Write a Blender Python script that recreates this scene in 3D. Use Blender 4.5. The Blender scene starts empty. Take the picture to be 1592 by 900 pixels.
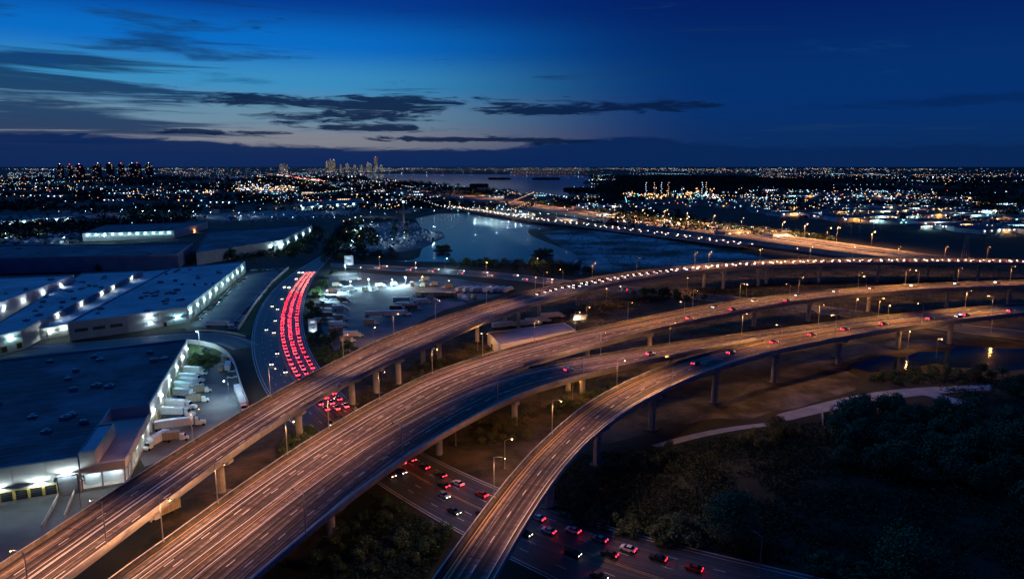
import bpy, math, random
from mathutils import Vector, Matrix, noise
S = bpy.context.scene
COL = S.collection
RN = random.Random(11)
R = math.radians

# ---------------------------------------------------------------- camera
cam = bpy.data.cameras.new('camera')
camera = bpy.data.objects.new('camera', cam)
COL.objects.link(camera)
cam.sensor_width = 36
cam.lens = 24
cam.clip_start = 1
cam.clip_end = 200000
camera.location = (0, 0, 100)
camera.rotation_euler = (R(90 - 10.26), 0, 0)
S.camera = camera

# ---------------------------------------------------------------- exposure
S.view_settings.view_transform = 'Standard'
S.view_settings.look = 'None'
S.view_settings.exposure = 0
S.view_settings.gamma = 1
S.cycles.use_denoising = True
S.cycles.max_bounces = 5
S.cycles.diffuse_bounces = 2
S.cycles.glossy_bounces = 2
S.cycles.transmission_bounces = 2
S.cycles.caustics_reflective = False
S.cycles.caustics_refractive = False
S.cycles.sample_clamp_indirect = 3
S.cycles.use_light_tree = True

# ---------------------------------------------------------------- sky
SUN_EL, SUN_ROT = -4.0, -32.0
world = bpy.data.worlds.new('World')
S.world = world
world.use_nodes = True
NT = world.node_tree
def wn(t, **kw):
    n = NT.nodes.new(t)
    for k, v in kw.items():
        setattr(n, k, v)
    return n
def wl(a, b):
    NT.links.new(a, b)
def wmath(op, a, b=None, c=None, clamp=False):
    n = wn('ShaderNodeMath', operation=op, use_clamp=clamp)
    for i, v in enumerate((a, b, c)):
        if v is None:
            continue
        if isinstance(v, (int, float)):
            n.inputs[i].default_value = v
        else:
            wl(v, n.inputs[i])
    return n.outputs[0]
sky = wn('ShaderNodeTexSky', sky_type='NISHITA', sun_disc=False)
sky.sun_elevation = R(SUN_EL)
sky.sun_rotation = R(SUN_ROT)
sky.altitude = 50
sky.air_density = 1.0
sky.dust_density = 0.3
sky.ozone_density = 4.0
tc = wn('ShaderNodeTexCoord')
sep = wn('ShaderNodeSeparateXYZ')
wl(tc.outputs['Generated'], sep.inputs[0])
az = wmath('MULTIPLY', wmath('ARCTAN2', sep.outputs[0], sep.outputs[1]), 57.2958)      # degrees from +Y, right positive
el = wmath('MULTIPLY', wmath('ARCSINE', sep.outputs[2]), 57.2958)
def smooth(v, a, b):
    n = wn('ShaderNodeMapRange', interpolation_type='SMOOTHSTEP', clamp=True)
    wl(v, n.inputs[0])
    n.inputs[1].default_value = a
    n.inputs[2].default_value = b
    return n.outputs[0]
def cramp(fac, stops, interp='EASE'):
    n = wn('ShaderNodeValToRGB')
    n.color_ramp.interpolation = interp
    e = n.color_ramp.elements
    while len(e) < len(stops):
        e.new(0.5)
    for q, (p, c) in zip(e, stops):
        q.position = p
        q.color = (*c, 1)
    wl(fac, n.inputs[0])
    return n.outputs[0]
def mixc(f, a, b, mode='MIX'):
    n = wn('ShaderNodeMix', data_type='RGBA', blend_type=mode)
    for s, v in ((n.inputs[0], f), (n.inputs[6], a), (n.inputs[7], b)):
        if isinstance(v, tuple):
            s.default_value = (*v, 1)
        elif isinstance(v, (int, float)):
            s.default_value = v
        else:
            wl(v, s)
    return n.outputs[2]
# dusk grade of the physical sky: blue hour zenith, pale glow over the place where the sun went down
bw = wn('ShaderNodeRGBToBW')
wl(sky.outputs[0], bw.inputs[0])
dusk = wmath('MULTIPLY', bw.outputs[0], SKYK := 1.0)
daz = wmath('ABSOLUTE', wmath('ADD', az, 26.0))
side = wmath('SUBTRACT', 1.0, smooth(daz, 2, 47))                       # 1 towards the sunset, 0 away from it
low = wmath('SUBTRACT', 1.0, smooth(el, 1.0, 12.5))                     # 1 near the horizon
glow = wmath('MULTIPLY', side, low)
far_col = cramp(wmath('DIVIDE', el, 20.0, clamp=True), [(0, (.003, .026, .115)), (.3, (.0012, .03, .16)), (.65, (.0008, .014, .125)), (1, (.0006, .007, .075))])
near_col = cramp(wmath('DIVIDE', el, 20.0, clamp=True), [(0, (.10, .11, .17)), (.10, (.22, .23, .27)), (.19, (.14, .27, .38)), (.32, (.04, .27, .54)), (.46, (.0025, .15, .56)), (.62, (.0012, .045, .29)), (1, (.001, .018, .12))])
base = mixc(smooth(side, 0.0, 1.0), far_col, near_col)
base = mixc(0.02, base, sky.outputs[0])
# clouds: stretched noise in azimuth / elevation
comb = wn('ShaderNodeCombineXYZ')
wl(wmath('MULTIPLY', az, .09), comb.inputs[0])
wl(wmath('MULTIPLY', el, .62), comb.inputs[1])
def wnoise(scale, detail, rough, off, dist=0.0):
    mp = wn('ShaderNodeVectorMath', operation='ADD')
    wl(comb.outputs[0], mp.inputs[0])
    mp.inputs[1].default_value = (off, off * .7, off * .31)
    n = wn('ShaderNodeTexNoise')
    wl(mp.outputs[0], n.inputs['Vector'])
    n.inputs['Scale'].default_value = scale
    n.inputs['Detail'].default_value = detail
    n.inputs['Roughness'].default_value = rough
    n.inputs['Distortion'].default_value = dist
    return n.outputs['Fac']
n1 = wnoise(1.0, 7, .58, 3.1, .3)
n2 = wnoise(3.3, 9, .62, 9.7, .9)
n3 = wnoise(.55, 5, .5, 21.3, .2)
def lens(a0, e0, wa, we, tilt=0.0):
    """soft elliptical weight about azimuth a0, elevation e0"""
    da = wmath('DIVIDE', wmath('SUBTRACT', az, a0), wa)
    dep = wmath('ADD', wmath('SUBTRACT', el, e0), wmath('MULTIPLY', wmath('SUBTRACT', az, a0), -tilt))
    de = wmath('DIVIDE', dep, we)
    r2 = wmath('ADD', wmath('MULTIPLY', da, da), wmath('MULTIPLY', de, de))
    return wmath('SUBTRACT', 1.0, wmath('SQRT', r2), clamp=True)
def add(*v):
    o = v[0]
    for q in v[1:]:
        o = wmath('ADD', o, q)
    return o
nn = wmath('ADD', wmath('MULTIPLY', n1, .35), wmath('MULTIPLY', n2, .65))
# long dark cloud left of centre and its neighbour to the right
band = add(lens(-9, 5.05, 14.5, .95, -.005), lens(-13, 3.85, 10, 1.2), lens(-20.5, 4.9, 7, .8), lens(-10, 2.9, 8, .42), lens(8.4, 4.75, 12, .95, .0), lens(1.5, 4.3, 6, .5), lens(-6, 2.15, 9, .36), lens(-24, 2.5, 9, .4), lens(3, 2.0, 7, .4))
nz = wmath('MULTIPLY', wmath('SUBTRACT', nn, .5), 2.1)
cl_dark = smooth(wmath('ADD', wmath('MULTIPLY', band, .6), nz), .22, .47)
# wide streaked layer low on the left
comb2 = wn('ShaderNodeCombineXYZ')
wl(wmath('MULTIPLY', az, .055), comb2.inputs[0])
wl(wmath('MULTIPLY', el, 1.15), comb2.inputs[1])
n4n = wn('ShaderNodeTexNoise')
wl(comb2.outputs[0], n4n.inputs['Vector'])
n4n.inputs['Scale'].default_value = 1.0
n4n.inputs['Detail'].default_value = 8
n4n.inputs['Roughness'].default_value = .62
n4n.inputs['Distortion'].default_value = .6
n4 = n4n.outputs['Fac']
left = wmath('MULTIPLY', wmath('SUBTRACT', 1.0, smooth(az, -33, -14)), wmath('MULTIPLY', smooth(el, .5, 2.2), wmath('SUBTRACT', 1.0, smooth(el, 5.5, 10.0))))
cl_left = smooth(wmath('ADD', wmath('MULTIPLY', left, .24), n4), .58, .76)
cl_thin = wmath('MULTIPLY', smooth(wmath('ADD', wmath('MULTIPLY', side, .10), n4), .56, .80), wmath('SUBTRACT', 1.0, smooth(el, 4.5, 8.0)))
wisp = wmath('MULTIPLY', smooth(add(n1, wmath('MULTIPLY', lens(-24, 7.6, 9, 3.4, -.26), .26), wmath('MULTIPLY', lens(-34, 9.6, 14, 1.6, .0), .2), wmath('MULTIPLY', lens(-35, 7.0, 8, 1.4), .2)), .62, .80), .85)
# grey bank lying on the horizon
bank_top = wmath('ADD', 1.3, wmath('MULTIPLY', wmath('SUBTRACT', n2, .5), 1.1))
bank = wmath('SUBTRACT', 1.0, smooth(wmath('SUBTRACT', el, add(bank_top, wmath('MULTIPLY', wmath('SUBTRACT', 1.0, smooth(az, -36, -10)), .9), wmath('MULTIPLY', lens(9, 1.5, 10, 6), 1.1))), -.15, .25))
right_streak = wmath('MULTIPLY', smooth(add(wmath('MULTIPLY', lens(32, 4.4, 15, .75, .02), .5), nn), .66, .95), .45)
col = mixc(wmath('MULTIPLY', cl_thin, .18), base, (.03, .10, .26))
col = mixc(wmath('MULTIPLY', cl_left, .88), col, (.006, .032, .105))
col = mixc(wisp, col, (.006, .055, .19))
col = mixc(right_streak, col, (.001, .013, .07))
col = mixc(wmath('MULTIPLY', bank, .97), col, (.0026, .0195, .095))
col = mixc(wmath('MULTIPLY', cl_dark, .94), col, (.0022, .013, .058))
SKY_LIGHT = 1.0
bg = NT.nodes['Background']
skymix = wn('ShaderNodeMix', data_type='RGBA')
wl(col, bg.inputs[0])
bg.inputs[1].default_value = SKY_LIGHT

# blue fill added high on the sunset side: one very soft lamp
sl = bpy.data.lights.new('dusk_fill', 'SUN')
sl.energy = 0.8
sl.angle = R(45)
sl.color = (.03, .30, 1)
sun = bpy.data.objects.new('dusk_fill', sl)  # the added blue fill lamp, not the set sun
COL.objects.link(sun)
sun.rotation_euler = (R(90 - 48), 0, R(180 + 32))

# ---------------------------------------------------------------- materials
MT = {}
def pmat(name, col, rough=.8, col2=None, scale=.3, detail=5, metal=0.0, spec=.3, bump=0.0, contrast=(.35, .65), extra=None):
    m = bpy.data.materials.new(name)
    m.use_nodes = True
    nt = m.node_tree
    b = nt.nodes['Principled BSDF']
    b.inputs['Roughness'].default_value = rough
    b.inputs['Metallic'].default_value = metal
    b.inputs['Specular IOR Level'].default_value = spec
    b.inputs['Base Color'].default_value = (*col, 1)
    if col2:
        t = nt.nodes.new('ShaderNodeTexCoord')
        n = nt.nodes.new('ShaderNodeTexNoise')
        nt.links.new(t.outputs['Object'], n.inputs['Vector'])
        n.inputs['Scale'].default_value = scale
        n.inputs['Detail'].default_value = detail
        n.inputs['Roughness'].default_value = .62
        r = nt.nodes.new('ShaderNodeValToRGB')
        r.color_ramp.elements[0].position, r.color_ramp.elements[1].position = contrast
        r.color_ramp.elements[0].color = (*col, 1)
        r.color_ramp.elements[1].color = (*col2, 1)
        nt.links.new(n.outputs['Fac'], r.inputs[0])
        nt.links.new(r.outputs[0], b.inputs['Base Color'])
        if bump:
            bp = nt.nodes.new('ShaderNodeBump')
            bp.inputs['Strength'].default_value = bump
            bp.inputs['Distance'].default_value = .3
            nt.links.new(n.outputs['Fac'], bp.inputs['Height'])
            nt.links.new(bp.outputs[0], b.inputs['Normal'])
    MT[name] = m
    return m
def emat(name, col, k, sample=False):
    m = bpy.data.materials.new(name)
    m.use_nodes = True
    b = m.node_tree.nodes['Principled BSDF']
    b.inputs['Base Color'].default_value = (*[c * .5 for c in col], 1)
    b.inputs['Emission Color'].default_value = (*col, 1)
    b.inputs['Emission Strength'].default_value = k
    m.cycles.emission_sampling = 'FRONT' if sample else 'NONE'
    MT[name] = m
    return m
def streak_mat(name, c1, c2, c3, rough=.75, lane=3.65, spec=.3):
    """pavement: long streaks along the road, wear and, on decks, painted light trails (UV v runs along it in metres, u across it)"""
    m = bpy.data.materials.new(name)
    m.use_nodes = True
    nt = m.node_tree
    b = nt.nodes['Principled BSDF']
    b.inputs['Roughness'].default_value = rough
    b.inputs['Specular IOR Level'].default_value = spec
    uv = nt.nodes.new('ShaderNodeUVMap')
    def noise_uv(su, sv, det):
        mp = nt.nodes.new('ShaderNodeMapping')
        mp.inputs['Scale'].default_value = (su, sv, 1)
        nt.links.new(uv.outputs[0], mp.inputs[0])
        n = nt.nodes.new('ShaderNodeTexNoise')
        nt.links.new(mp.outputs[0], n.inputs['Vector'])
        n.inputs['Scale'].default_value = 1
        n.inputs['Detail'].default_value = det
        n.inputs['Roughness'].default_value = .6
        return n.outputs['Fac']
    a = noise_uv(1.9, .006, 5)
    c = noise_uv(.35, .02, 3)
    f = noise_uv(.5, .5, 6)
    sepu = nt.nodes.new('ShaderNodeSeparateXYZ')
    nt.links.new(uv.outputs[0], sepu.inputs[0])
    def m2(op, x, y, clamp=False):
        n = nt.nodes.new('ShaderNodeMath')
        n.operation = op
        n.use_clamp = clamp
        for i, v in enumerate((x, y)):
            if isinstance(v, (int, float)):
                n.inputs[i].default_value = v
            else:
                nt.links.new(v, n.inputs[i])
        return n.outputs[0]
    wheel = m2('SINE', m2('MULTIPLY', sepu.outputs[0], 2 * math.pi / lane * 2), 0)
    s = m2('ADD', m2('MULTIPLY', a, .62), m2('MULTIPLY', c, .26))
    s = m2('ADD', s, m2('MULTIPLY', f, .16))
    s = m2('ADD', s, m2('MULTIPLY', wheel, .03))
    r = nt.nodes.new('ShaderNodeValToRGB')
    e = r.color_ramp.elements
    e.new(.5)
    for q, p, k in zip(e, (.42, .54, .72), (c1, c2, c3)):
        q.position = p
        q.color = (*k, 1)
    nt.links.new(s, r.inputs[0])
    nt.links.new(r.outputs[0], b.inputs['Base Color'])
    MT[name] = m
    return m
streak_mat('deck_concrete', (.034, .029, .031), (.085, .070, .068), (.58, .48, .42), .9, spec=.12)  # pale streaks paint the traffic's light trails into the deck colour
streak_mat('road_asphalt', (.035, .035, .037), (.06, .06, .062), (.12, .115, .11), .6)
pmat('structure_concrete', (.30, .28, .26), .85, (.46, .43, .40), .25, 6, bump=.1)
pmat('barrier_concrete', (.36, .35, .34), .85, (.54, .52, .50), .5, 6)
pmat('girder_concrete', (.34, .33, .32), .85, (.50, .48, .46), .12, 6)
pmat('barrier_shaded', (.07, .066, .066), .85, (.16, .15, .15), .4, 6)  # shade on the parapets' inner faces put into the colour
pmat('white_paint', (.62, .61, .58), .6, (.80, .79, .76), .8)
pmat('yellow_paint', (.6, .38, .06), .6, (.7, .45, .1), .8)
pmat('joint_rubber', (.02, .02, .02), .8)
pmat('galvanised_steel', (.35, .36, .38), .45, metal=.7)
pmat('dark_steel', (.05, .05, .055), .5, metal=.5)
pmat('earth_ground', (.012, .017, .009), .95, (.05, .045, .03), .02, 8, contrast=(.38, .72))
pmat('dry_earth', (.018, .020, .012), .95, (.13, .095, .065), .06, 9, contrast=(.42, .70), bump=.4)
pmat('field_soil', (.06, .065, .05), .95, (.50, .46, .46), .012, 9, contrast=(.42, .62))
pmat('scrub_ground', (.006, .012, .007), .95, (.026, .032, .016), .05, 9, contrast=(.4, .7), bump=.4)
pmat('lot_asphalt', (.05, .052, .055), .75, (.14, .145, .15), .05, 9, contrast=(.3, .75))
pmat('yard_concrete', (.06, .063, .066), .8, (.21, .21, .21), .05, 9, contrast=(.32, .72))
pmat('concrete_apron', (.022, .023, .018), .85, (.15, .14, .14), .06, 9, contrast=(.42, .66))
pmat('path_concrete', (.20, .23, .27), .8, (.31, .34, .38), .15, 6)
pmat('grass', (.03, .055, .012), .95, (.07, .11, .03), .15, 8)
pmat('roof_blue_white', (.24, .26, .30), .7, (.46, .48, .52), .04, 9, contrast=(.36, .66))
pmat('roof_dark', (.035, .038, .05), .8, (.15, .16, .20), .04, 9, contrast=(.45, .66))
pmat('roof_mauve', (.26, .2, .2), .8, (.40, .32, .31), .08, 8)
pmat('wall_cream', (.50, .47, .42), .8, (.62, .59, .53), .15, 6)
pmat('wall_white', (.60, .62, .62), .8, (.74, .75, .75), .12, 6)
pmat('wall_grey', (.34, .36, .38), .8, (.46, .48, .50), .12, 6)
pmat('door_grey', (.30, .31, .32), .6)
pmat('door_dark', (.03, .032, .035), .6)
pmat('trim_yellow', (.55, .40, .10), .7)
pmat('roof_unit', (.25, .26, .27), .6, (.4, .4, .4), .5)
pmat('bark', (.06, .045, .03), .9, (.12, .09, .06), 2)
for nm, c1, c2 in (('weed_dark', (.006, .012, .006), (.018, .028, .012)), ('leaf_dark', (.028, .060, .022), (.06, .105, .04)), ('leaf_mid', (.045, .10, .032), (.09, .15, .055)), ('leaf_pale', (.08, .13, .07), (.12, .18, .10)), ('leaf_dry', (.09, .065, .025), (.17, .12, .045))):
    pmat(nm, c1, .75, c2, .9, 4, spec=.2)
pmat('far_canopy', (.008, .018, .010), .95, (.022, .034, .016), .05, 5)
pmat('car_white', (.75, .76, .78), .3, spec=.5)
pmat('car_silver', (.35, .36, .38), .3, metal=.4)
pmat('car_black', (.02, .02, .022), .3, spec=.5)
pmat('car_blue', (.03, .06, .18), .3, spec=.5)
pmat('car_red', (.30, .02, .02), .3, spec=.5)
pmat('truck_white', (.68, .69, .70), .5, (.78, .79, .80), .6)
pmat('truck_red', (.20, .07, .05), .5, (.3, .14, .1), .4)
pmat('truck_yellow', (.30, .22, .10), .5, (.42, .36, .28), .4)
pmat('trailer_grey', (.42, .43, .45), .5, (.55, .56, .58), .5)
pmat('glass_dark', (.01, .012, .016), .08, spec=.8)
pmat('tyre', (.015, .015, .015), .9)
pmat('sign_face', (.7, .74, .8), .5)
pmat('tower_wall', (.07, .075, .09), .8, (.11, .115, .13), .01)
pmat('tower_pale', (.24, .25, .28), .8, (.32, .33, .36), .01)
pmat('house_wall', (.22, .21, .2), .8, (.4, .39, .37), .02)
pmat('house_roof', (.05, .055, .065), .8, (.13, .13, .14), .02)
pmat('pipe_steel', (.30, .30, .31), .45, metal=.5)
emat('sodium_lens', (1, .52, .18), 22)
emat('white_lens', (.75, .95, 1), 40)
emat('teal_lens', (.55, .95, 1), 40)
emat('tail_glow', (1, .012, .025), 44, True)
emat('head_glow', (1, .86, .70), 10, True)
emat('far_tail', (1, .10, .08), 14)
emat('far_head', (1, .70, .50), 16)
emat('blue_flash', (.05, .15, 1), 60)
emat('city_white', (.75, .88, 1), 5)
emat('city_warm', (1, .58, .26), 5)
emat('city_amber', (1, .40, .10), 6)
emat('city_teal', (.30, .85, 1), 5)
emat('city_red', (1, .08, .05), 7)
emat('city_blue', (.08, .2, 1), 7)
emat('window_warm', (1, .72, .42), 1.1)
emat('window_cool', (.55, .8, 1), .8)
emat('window_dim', (.9, .75, .55), .35)
emat('screen_blue', (.45, .7, 1), 1.0)
# water: dark and murky, slightly rippled
def water_mat(name, strength, dist, rough, scale):
    m = bpy.data.materials.new(name)
    m.use_nodes = True
    nt = m.node_tree
    b = nt.nodes['Principled BSDF']
    b.inputs['Base Color'].default_value = (.002, .012, .034, 1)
    b.inputs['Roughness'].default_value = rough
    b.inputs['IOR'].default_value = 1.14
    t = nt.nodes.new('ShaderNodeTexCoord')
    n = nt.nodes.new('ShaderNodeTexNoise')
    n.inputs['Scale'].default_value = scale
    n.inputs['Detail'].default_value = 4
    p = nt.nodes.new('ShaderNodeBump')
    p.inputs['Strength'].default_value = strength
    p.inputs['Distance'].default_value = dist
    nt.links.new(t.outputs['Object'], n.inputs['Vector'])
    nt.links.new(n.outputs['Fac'], p.inputs['Height'])
    nt.links.new(p.outputs[0], b.inputs['Normal'])
    MT[name] = m
water_mat('water_surface', .35, .28, .10, .4)
water_mat('bay_surface', .10, .2, .06, .05)

# ---------------------------------------------------------------- helpers
class MB:
    """collects faces with a material slot each, then links them as ONE mesh object"""
    def __init__(s):
        s.v, s.f, s.m, s.uv = [], [], [], []
    def face(s, pts, m=0, uv=None):
        i = len(s.v)
        s.v.extend([tuple(p) for p in pts])
        s.f.append(tuple(range(i, i + len(pts))))
        s.m.append(m)
        s.uv.append(uv)
    def hexa(s, lo, hi, m=0):
        """eight-cornered block: lo and hi are lists of four corners, counter-clockwise seen from above"""
        i = len(s.v)
        s.v.extend([tuple(p) for p in lo] + [tuple(p) for p in hi])
        for q in ((3, 2, 1, 0), (4, 5, 6, 7), (0, 1, 5, 4), (1, 2, 6, 5), (2, 3, 7, 6), (3, 0, 4, 7)):
            s.f.append(tuple(i + k for k in q))
            s.m.append(m)
            s.uv.append(None)
    def box(s, c, d, m=0, rz=0.0, taper=1.0):
        """c = centre of the bottom face, d = sizes"""
        ca, sa = math.cos(rz), math.sin(rz)
        def q(x, y, z):
            return (c[0] + x * ca - y * sa, c[1] + x * sa + y * ca, c[2] + z)
        x, y, z = d[0] / 2, d[1] / 2, d[2]
        s.hexa([q(-x, -y, 0), q(x, -y, 0), q(x, y, 0), q(-x, y, 0)], [q(-x * taper, -y * taper, z), q(x * taper, -y * taper, z), q(x * taper, y * taper, z), q(-x * taper, y * taper, z)], m)
    def tube(s, p0, p1, r0, r1=None, n=8, m=0, cap=True):
        r1 = r0 if r1 is None else r1
        a, b = Vector(p0), Vector(p1)
        d = (b - a).normalized()
        u = d.orthogonal().normalized()
        w = d.cross(u)
        i = len(s.v)
        for p, r in ((a, r0), (b, r1)):
            for k in range(n):
                t = 2 * math.pi * k / n
                s.v.append(tuple(p + u * (r * math.cos(t)) + w * (r * math.sin(t))))
        for k in range(n):
            s.f.append((i + k, i + (k + 1) % n, i + n + (k + 1) % n, i + n + k))
            s.m.append(m)
            s.uv.append(None)
        if cap:
            s.f.append(tuple(i + n + k for k in range(n)))
            s.m.append(m)
            s.uv.append(None)
            s.f.append(tuple(i + n - 1 - k for k in range(n)))
            s.m.append(m)
            s.uv.append(None)
    def octa(s, c, r, m=0, rz=None):
        i = len(s.v)
        x, y, z = c
        rz = rz or r
        s.v.extend([(x + r, y, z), (x, y + r, z), (x - r, y, z), (x, y - r, z), (x, y, z + rz), (x, y, z - rz)])
        for q in ((0, 1, 4), (1, 2, 4), (2, 3, 4), (3, 0, 4), (1, 0, 5), (2, 1, 5), (3, 2, 5), (0, 3, 5)):
            s.f.append(tuple(i + k for k in q))
            s.m.append(m)
            s.uv.append(None)
    def mesh(s, name, mats):
        me = bpy.data.meshes.new(name)
        me.from_pydata(s.v, [], s.f)
        for k in (mats if isinstance(mats, (list, tuple)) else [mats]):
            me.materials.append(MT[k])
        me.polygons.foreach_set('material_index', s.m)
        if any(u is not None for u in s.uv):
            lay = me.uv_layers.new(name='UVMap')
            flat = []
            for f, u in zip(s.f, s.uv):
                for k in range(len(f)):
                    flat.extend(u[k] if u else (0, 0))
            lay.data.foreach_set('uv', flat)
        me.update()
        return me
    def build(s, name, mats, parent=None, *a, **kw):
        return link(name, s.mesh(name, mats), parent, *a, **kw)
def link(name, data, parent=None, label=None, cat=None, group=None, kind=None, loc=None, rz=None):
    o = bpy.data.objects.new(name, data)
    COL.objects.link(o)
    if parent is not None:
        o.parent = parent
    if loc is not None:
        o.location = loc
    if rz is not None:
        o.rotation_euler = (0, 0, rz)
    for k, v in (('label', label), ('category', cat), ('group', group), ('kind', kind)):
        if v:
            o[k] = v
    return o
def thing(name, label, cat, loc=(0, 0, 0), rz=0.0, group=None):
    return link(name, None, None, label, cat, group, None, loc, rz)
def dup(root, loc, rz=None, label=None, group=None, scale=None):
    r = root.copy()
    COL.objects.link(r)
    r.location = loc
    if rz is not None:
        r.rotation_euler = (0, 0, rz)
    if label:
        r['label'] = label
    if group:
        r['group'] = group
    if scale is not None:
        r.scale = scale if isinstance(scale, tuple) else (scale,) * 3
    for ch in list(root.children):
        c = ch.copy()
        COL.objects.link(c)
        c.parent = r
        for g in ch.children:
            d = g.copy()
            COL.objects.link(d)
            d.parent = c
    return r
ORD = ['first', 'second', 'third', 'fourth', 'fifth', 'sixth', 'seventh', 'eighth', 'ninth', 'tenth', 'eleventh', 'twelfth', 'thirteenth', 'fourteenth', 'fifteenth', 'sixteenth', 'seventeenth', 'eighteenth', 'nineteenth', 'twentieth', 'twenty-first', 'twenty-second', 'twenty-third', 'twenty-fourth', 'twenty-fifth']
def lamp(name, parent, loc, col, watts, kind='POINT', size=.25, spot=150, rot=None, cuts=(.12, .38)):
    l = bpy.data.lights.new(name, 'POINT' if kind == 'BATWING' else kind)
    l.energy = watts
    l.color = col
    l.shadow_soft_size = size
    if kind == 'BATWING':
        # road luminaire: throws more light along the road than straight down
        l.use_nodes = True
        nt = l.node_tree
        em = nt.nodes['Emission']
        tcn = nt.nodes.new('ShaderNodeTexCoord')
        sx = nt.nodes.new('ShaderNodeSeparateXYZ')
        nt.links.new(tcn.outputs['Normal'], sx.inputs[0])
        prev = sx.outputs[2]
        for op, val in (('ABSOLUTE', None), ('POWER', 3.0), ('ADD', .10)):
            q = nt.nodes.new('ShaderNodeMath')
            q.operation = op
            nt.links.new(prev, q.inputs[0])
            if val is not None:
                q.inputs[1].default_value = val
            prev = q.outputs[0]
        q = nt.nodes.new('ShaderNodeMath')
        q.operation = 'DIVIDE'
        q.inputs[0].default_value = 1.0
        nt.links.new(prev, q.inputs[1])
        cut = nt.nodes.new('ShaderNodeMapRange')
        cut.interpolation_type = 'SMOOTHSTEP'
        cut.inputs[1].default_value = cuts[0]
        cut.inputs[2].default_value = cuts[1]
        ab = nt.nodes.new('ShaderNodeMath')
        ab.operation = 'ABSOLUTE'
        nt.links.new(sx.outputs[2], ab.inputs[0])
        nt.links.new(ab.outputs[0], cut.inputs[0])
        mu = nt.nodes.new('ShaderNodeMath')
        mu.operation = 'MULTIPLY'
        nt.links.new(q.outputs[0], mu.inputs[0])
        nt.links.new(cut.outputs[0], mu.inputs[1])
        nt.links.new(mu.outputs[0], em.inputs['Strength'])
    if kind == 'SPOT':
        l.spot_size = R(spot)
        l.spot_blend = .6
    o = bpy.data.objects.new(name, l)
    COL.objects.link(o)
    o.parent = parent
    o.location = loc
    if rot:
        o.rotation_euler = rot
    return o
SODIUM = (1, .42, .10)
PEACH = (1, .44, .19)
WHITE = (.72, .93, 1)
TEAL = (.45, .9, 1)
def lerp(a, b, t):
    return a + (b - a) * t
def poly_sheet(name, pts, z, m, label=None, kind='structure', cat=None):
    b = MB()
    b.face([(x, y, z) for x, y in pts])
    return b.build(name, m, None, label, cat, None, kind)
def inside(p, poly):
    x, y = p
    c = False
    j = len(poly) - 1
    for i in range(len(poly)):
        xi, yi = poly[i]
        xj, yj = poly[j]
        if (yi > y) != (yj > y) and x < (xj - xi) * (y - yi) / (yj - yi + 1e-12) + xi:
            c = not c
        j = i
    return c
def offset_line(P, d):
    out = []
    for i in range(len(P)):
        a, b = P[max(0, i - 1)], P[min(len(P) - 1, i + 1)]
        dx, dy = b[0] - a[0], b[1] - a[1]
        L = math.hypot(dx, dy) or 1
        out.append((P[i][0] - dy / L * d, P[i][1] + dx / L * d))
    return out
def cumlen(P):
    d = [0.0]
    for a, b in zip(P, P[1:]):
        d.append(d[-1] + math.hypot(b[0] - a[0], b[1] - a[1]))
    return d
def walk(P, s, D=None):
    """point and heading at arc length s"""
    D = D or cumlen(P)
    s = max(0, min(D[-1] - 1e-3, s))
    for i in range(len(P) - 1):
        if D[i + 1] >= s:
            t = (s - D[i]) / max(1e-6, D[i + 1] - D[i])
            a, b = P[i], P[i + 1]
            return tuple(lerp(a[k], b[k], t) for k in range(len(a))), math.atan2(b[1] - a[1], b[0] - a[0])
    return P[-1], 0.0
def pts_across(ST, t, dz=0.0):
    return [(lerp(f[0], f[2], t), lerp(f[1], f[3], t), f[4] + dz) for f in ST]
def ribbon(mb, L, Rr, m=0, uvs=None):
    for i in range(len(L) - 1):
        u = None
        if uvs:
            u = [uvs[0][i], uvs[1][i], uvs[1][i + 1], uvs[0][i + 1]]
        mb.face([L[i], Rr[i], Rr[i + 1], L[i + 1]], m, u)
def stripes(mb, ST, t, w, dz, dash=None, s0=0.0, s1=None, m=0):
    """painted line at fraction t across the road; dash = (on, off) metres"""
    C = pts_across(ST, t, dz)
    D = cumlen(C)
    s1 = D[-1] if s1 is None else min(s1, D[-1])
    s = s0
    while s < s1 - 1:
        on = dash[0] if dash else 8.0
        e = min(s1, s + on)
        (a, ha), (b, hb) = walk(C, s, D), walk(C, e, D)
        na, nb = (-math.sin(ha) * w / 2, math.cos(ha) * w / 2), (-math.sin(hb) * w / 2, math.cos(hb) * w / 2)
        mb.face([(a[0] + na[0], a[1] + na[1], a[2]), (a[0] - na[0], a[1] - na[1], a[2]), (b[0] - nb[0], b[1] - nb[1], b[2]), (b[0] + nb[0], b[1] + nb[1], b[2])], m)
        s = e + (dash[1] if dash else 0)

def paint(parent, ST, solid=(), dash=(), w=.18, dz=.02, m='white_paint', d=(3.0, 9.0), ox=0.0, oy=0.0, nm='lane_or_trail_line'):
    for t in solid:
        C = pts_across(ST, t, dz)
        P2 = [(p[0], p[1]) for p in C]
        A_, B_ = offset_line(P2, w / 2), offset_line(P2, -w / 2)
        n = len(C)
        me = bpy.data.meshes.new(nm)
        me.from_pydata([(x, y, c[2]) for (x, y), c in zip(A_, C)] + [(x, y, c[2]) for (x, y), c in zip(B_, C)], [], [(i, n + i, n + i + 1, i + 1) for i in range(n - 1)])
        me.materials.append(MT[m])
        link(nm, me, parent)
    far = MB()
    for t in dash:
        C = pts_across(ST, t, dz)
        D = cumlen(C)
        k = 0.0
        while k < D[-1] - d[0]:
            q, _ = walk(C, k, D)
            mb = MB() if math.hypot(q[0] + ox, q[1] + oy) < 250 else far
            stripes(mb, ST, t, w, dz, d, k, k + d[0])
            if mb is not far:
                mb.build('lane_dash', m, parent)
            k += d[0] + d[1]
    if far.v:
        far.build('lane_dashes', m, parent, kind='stuff')

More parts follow.
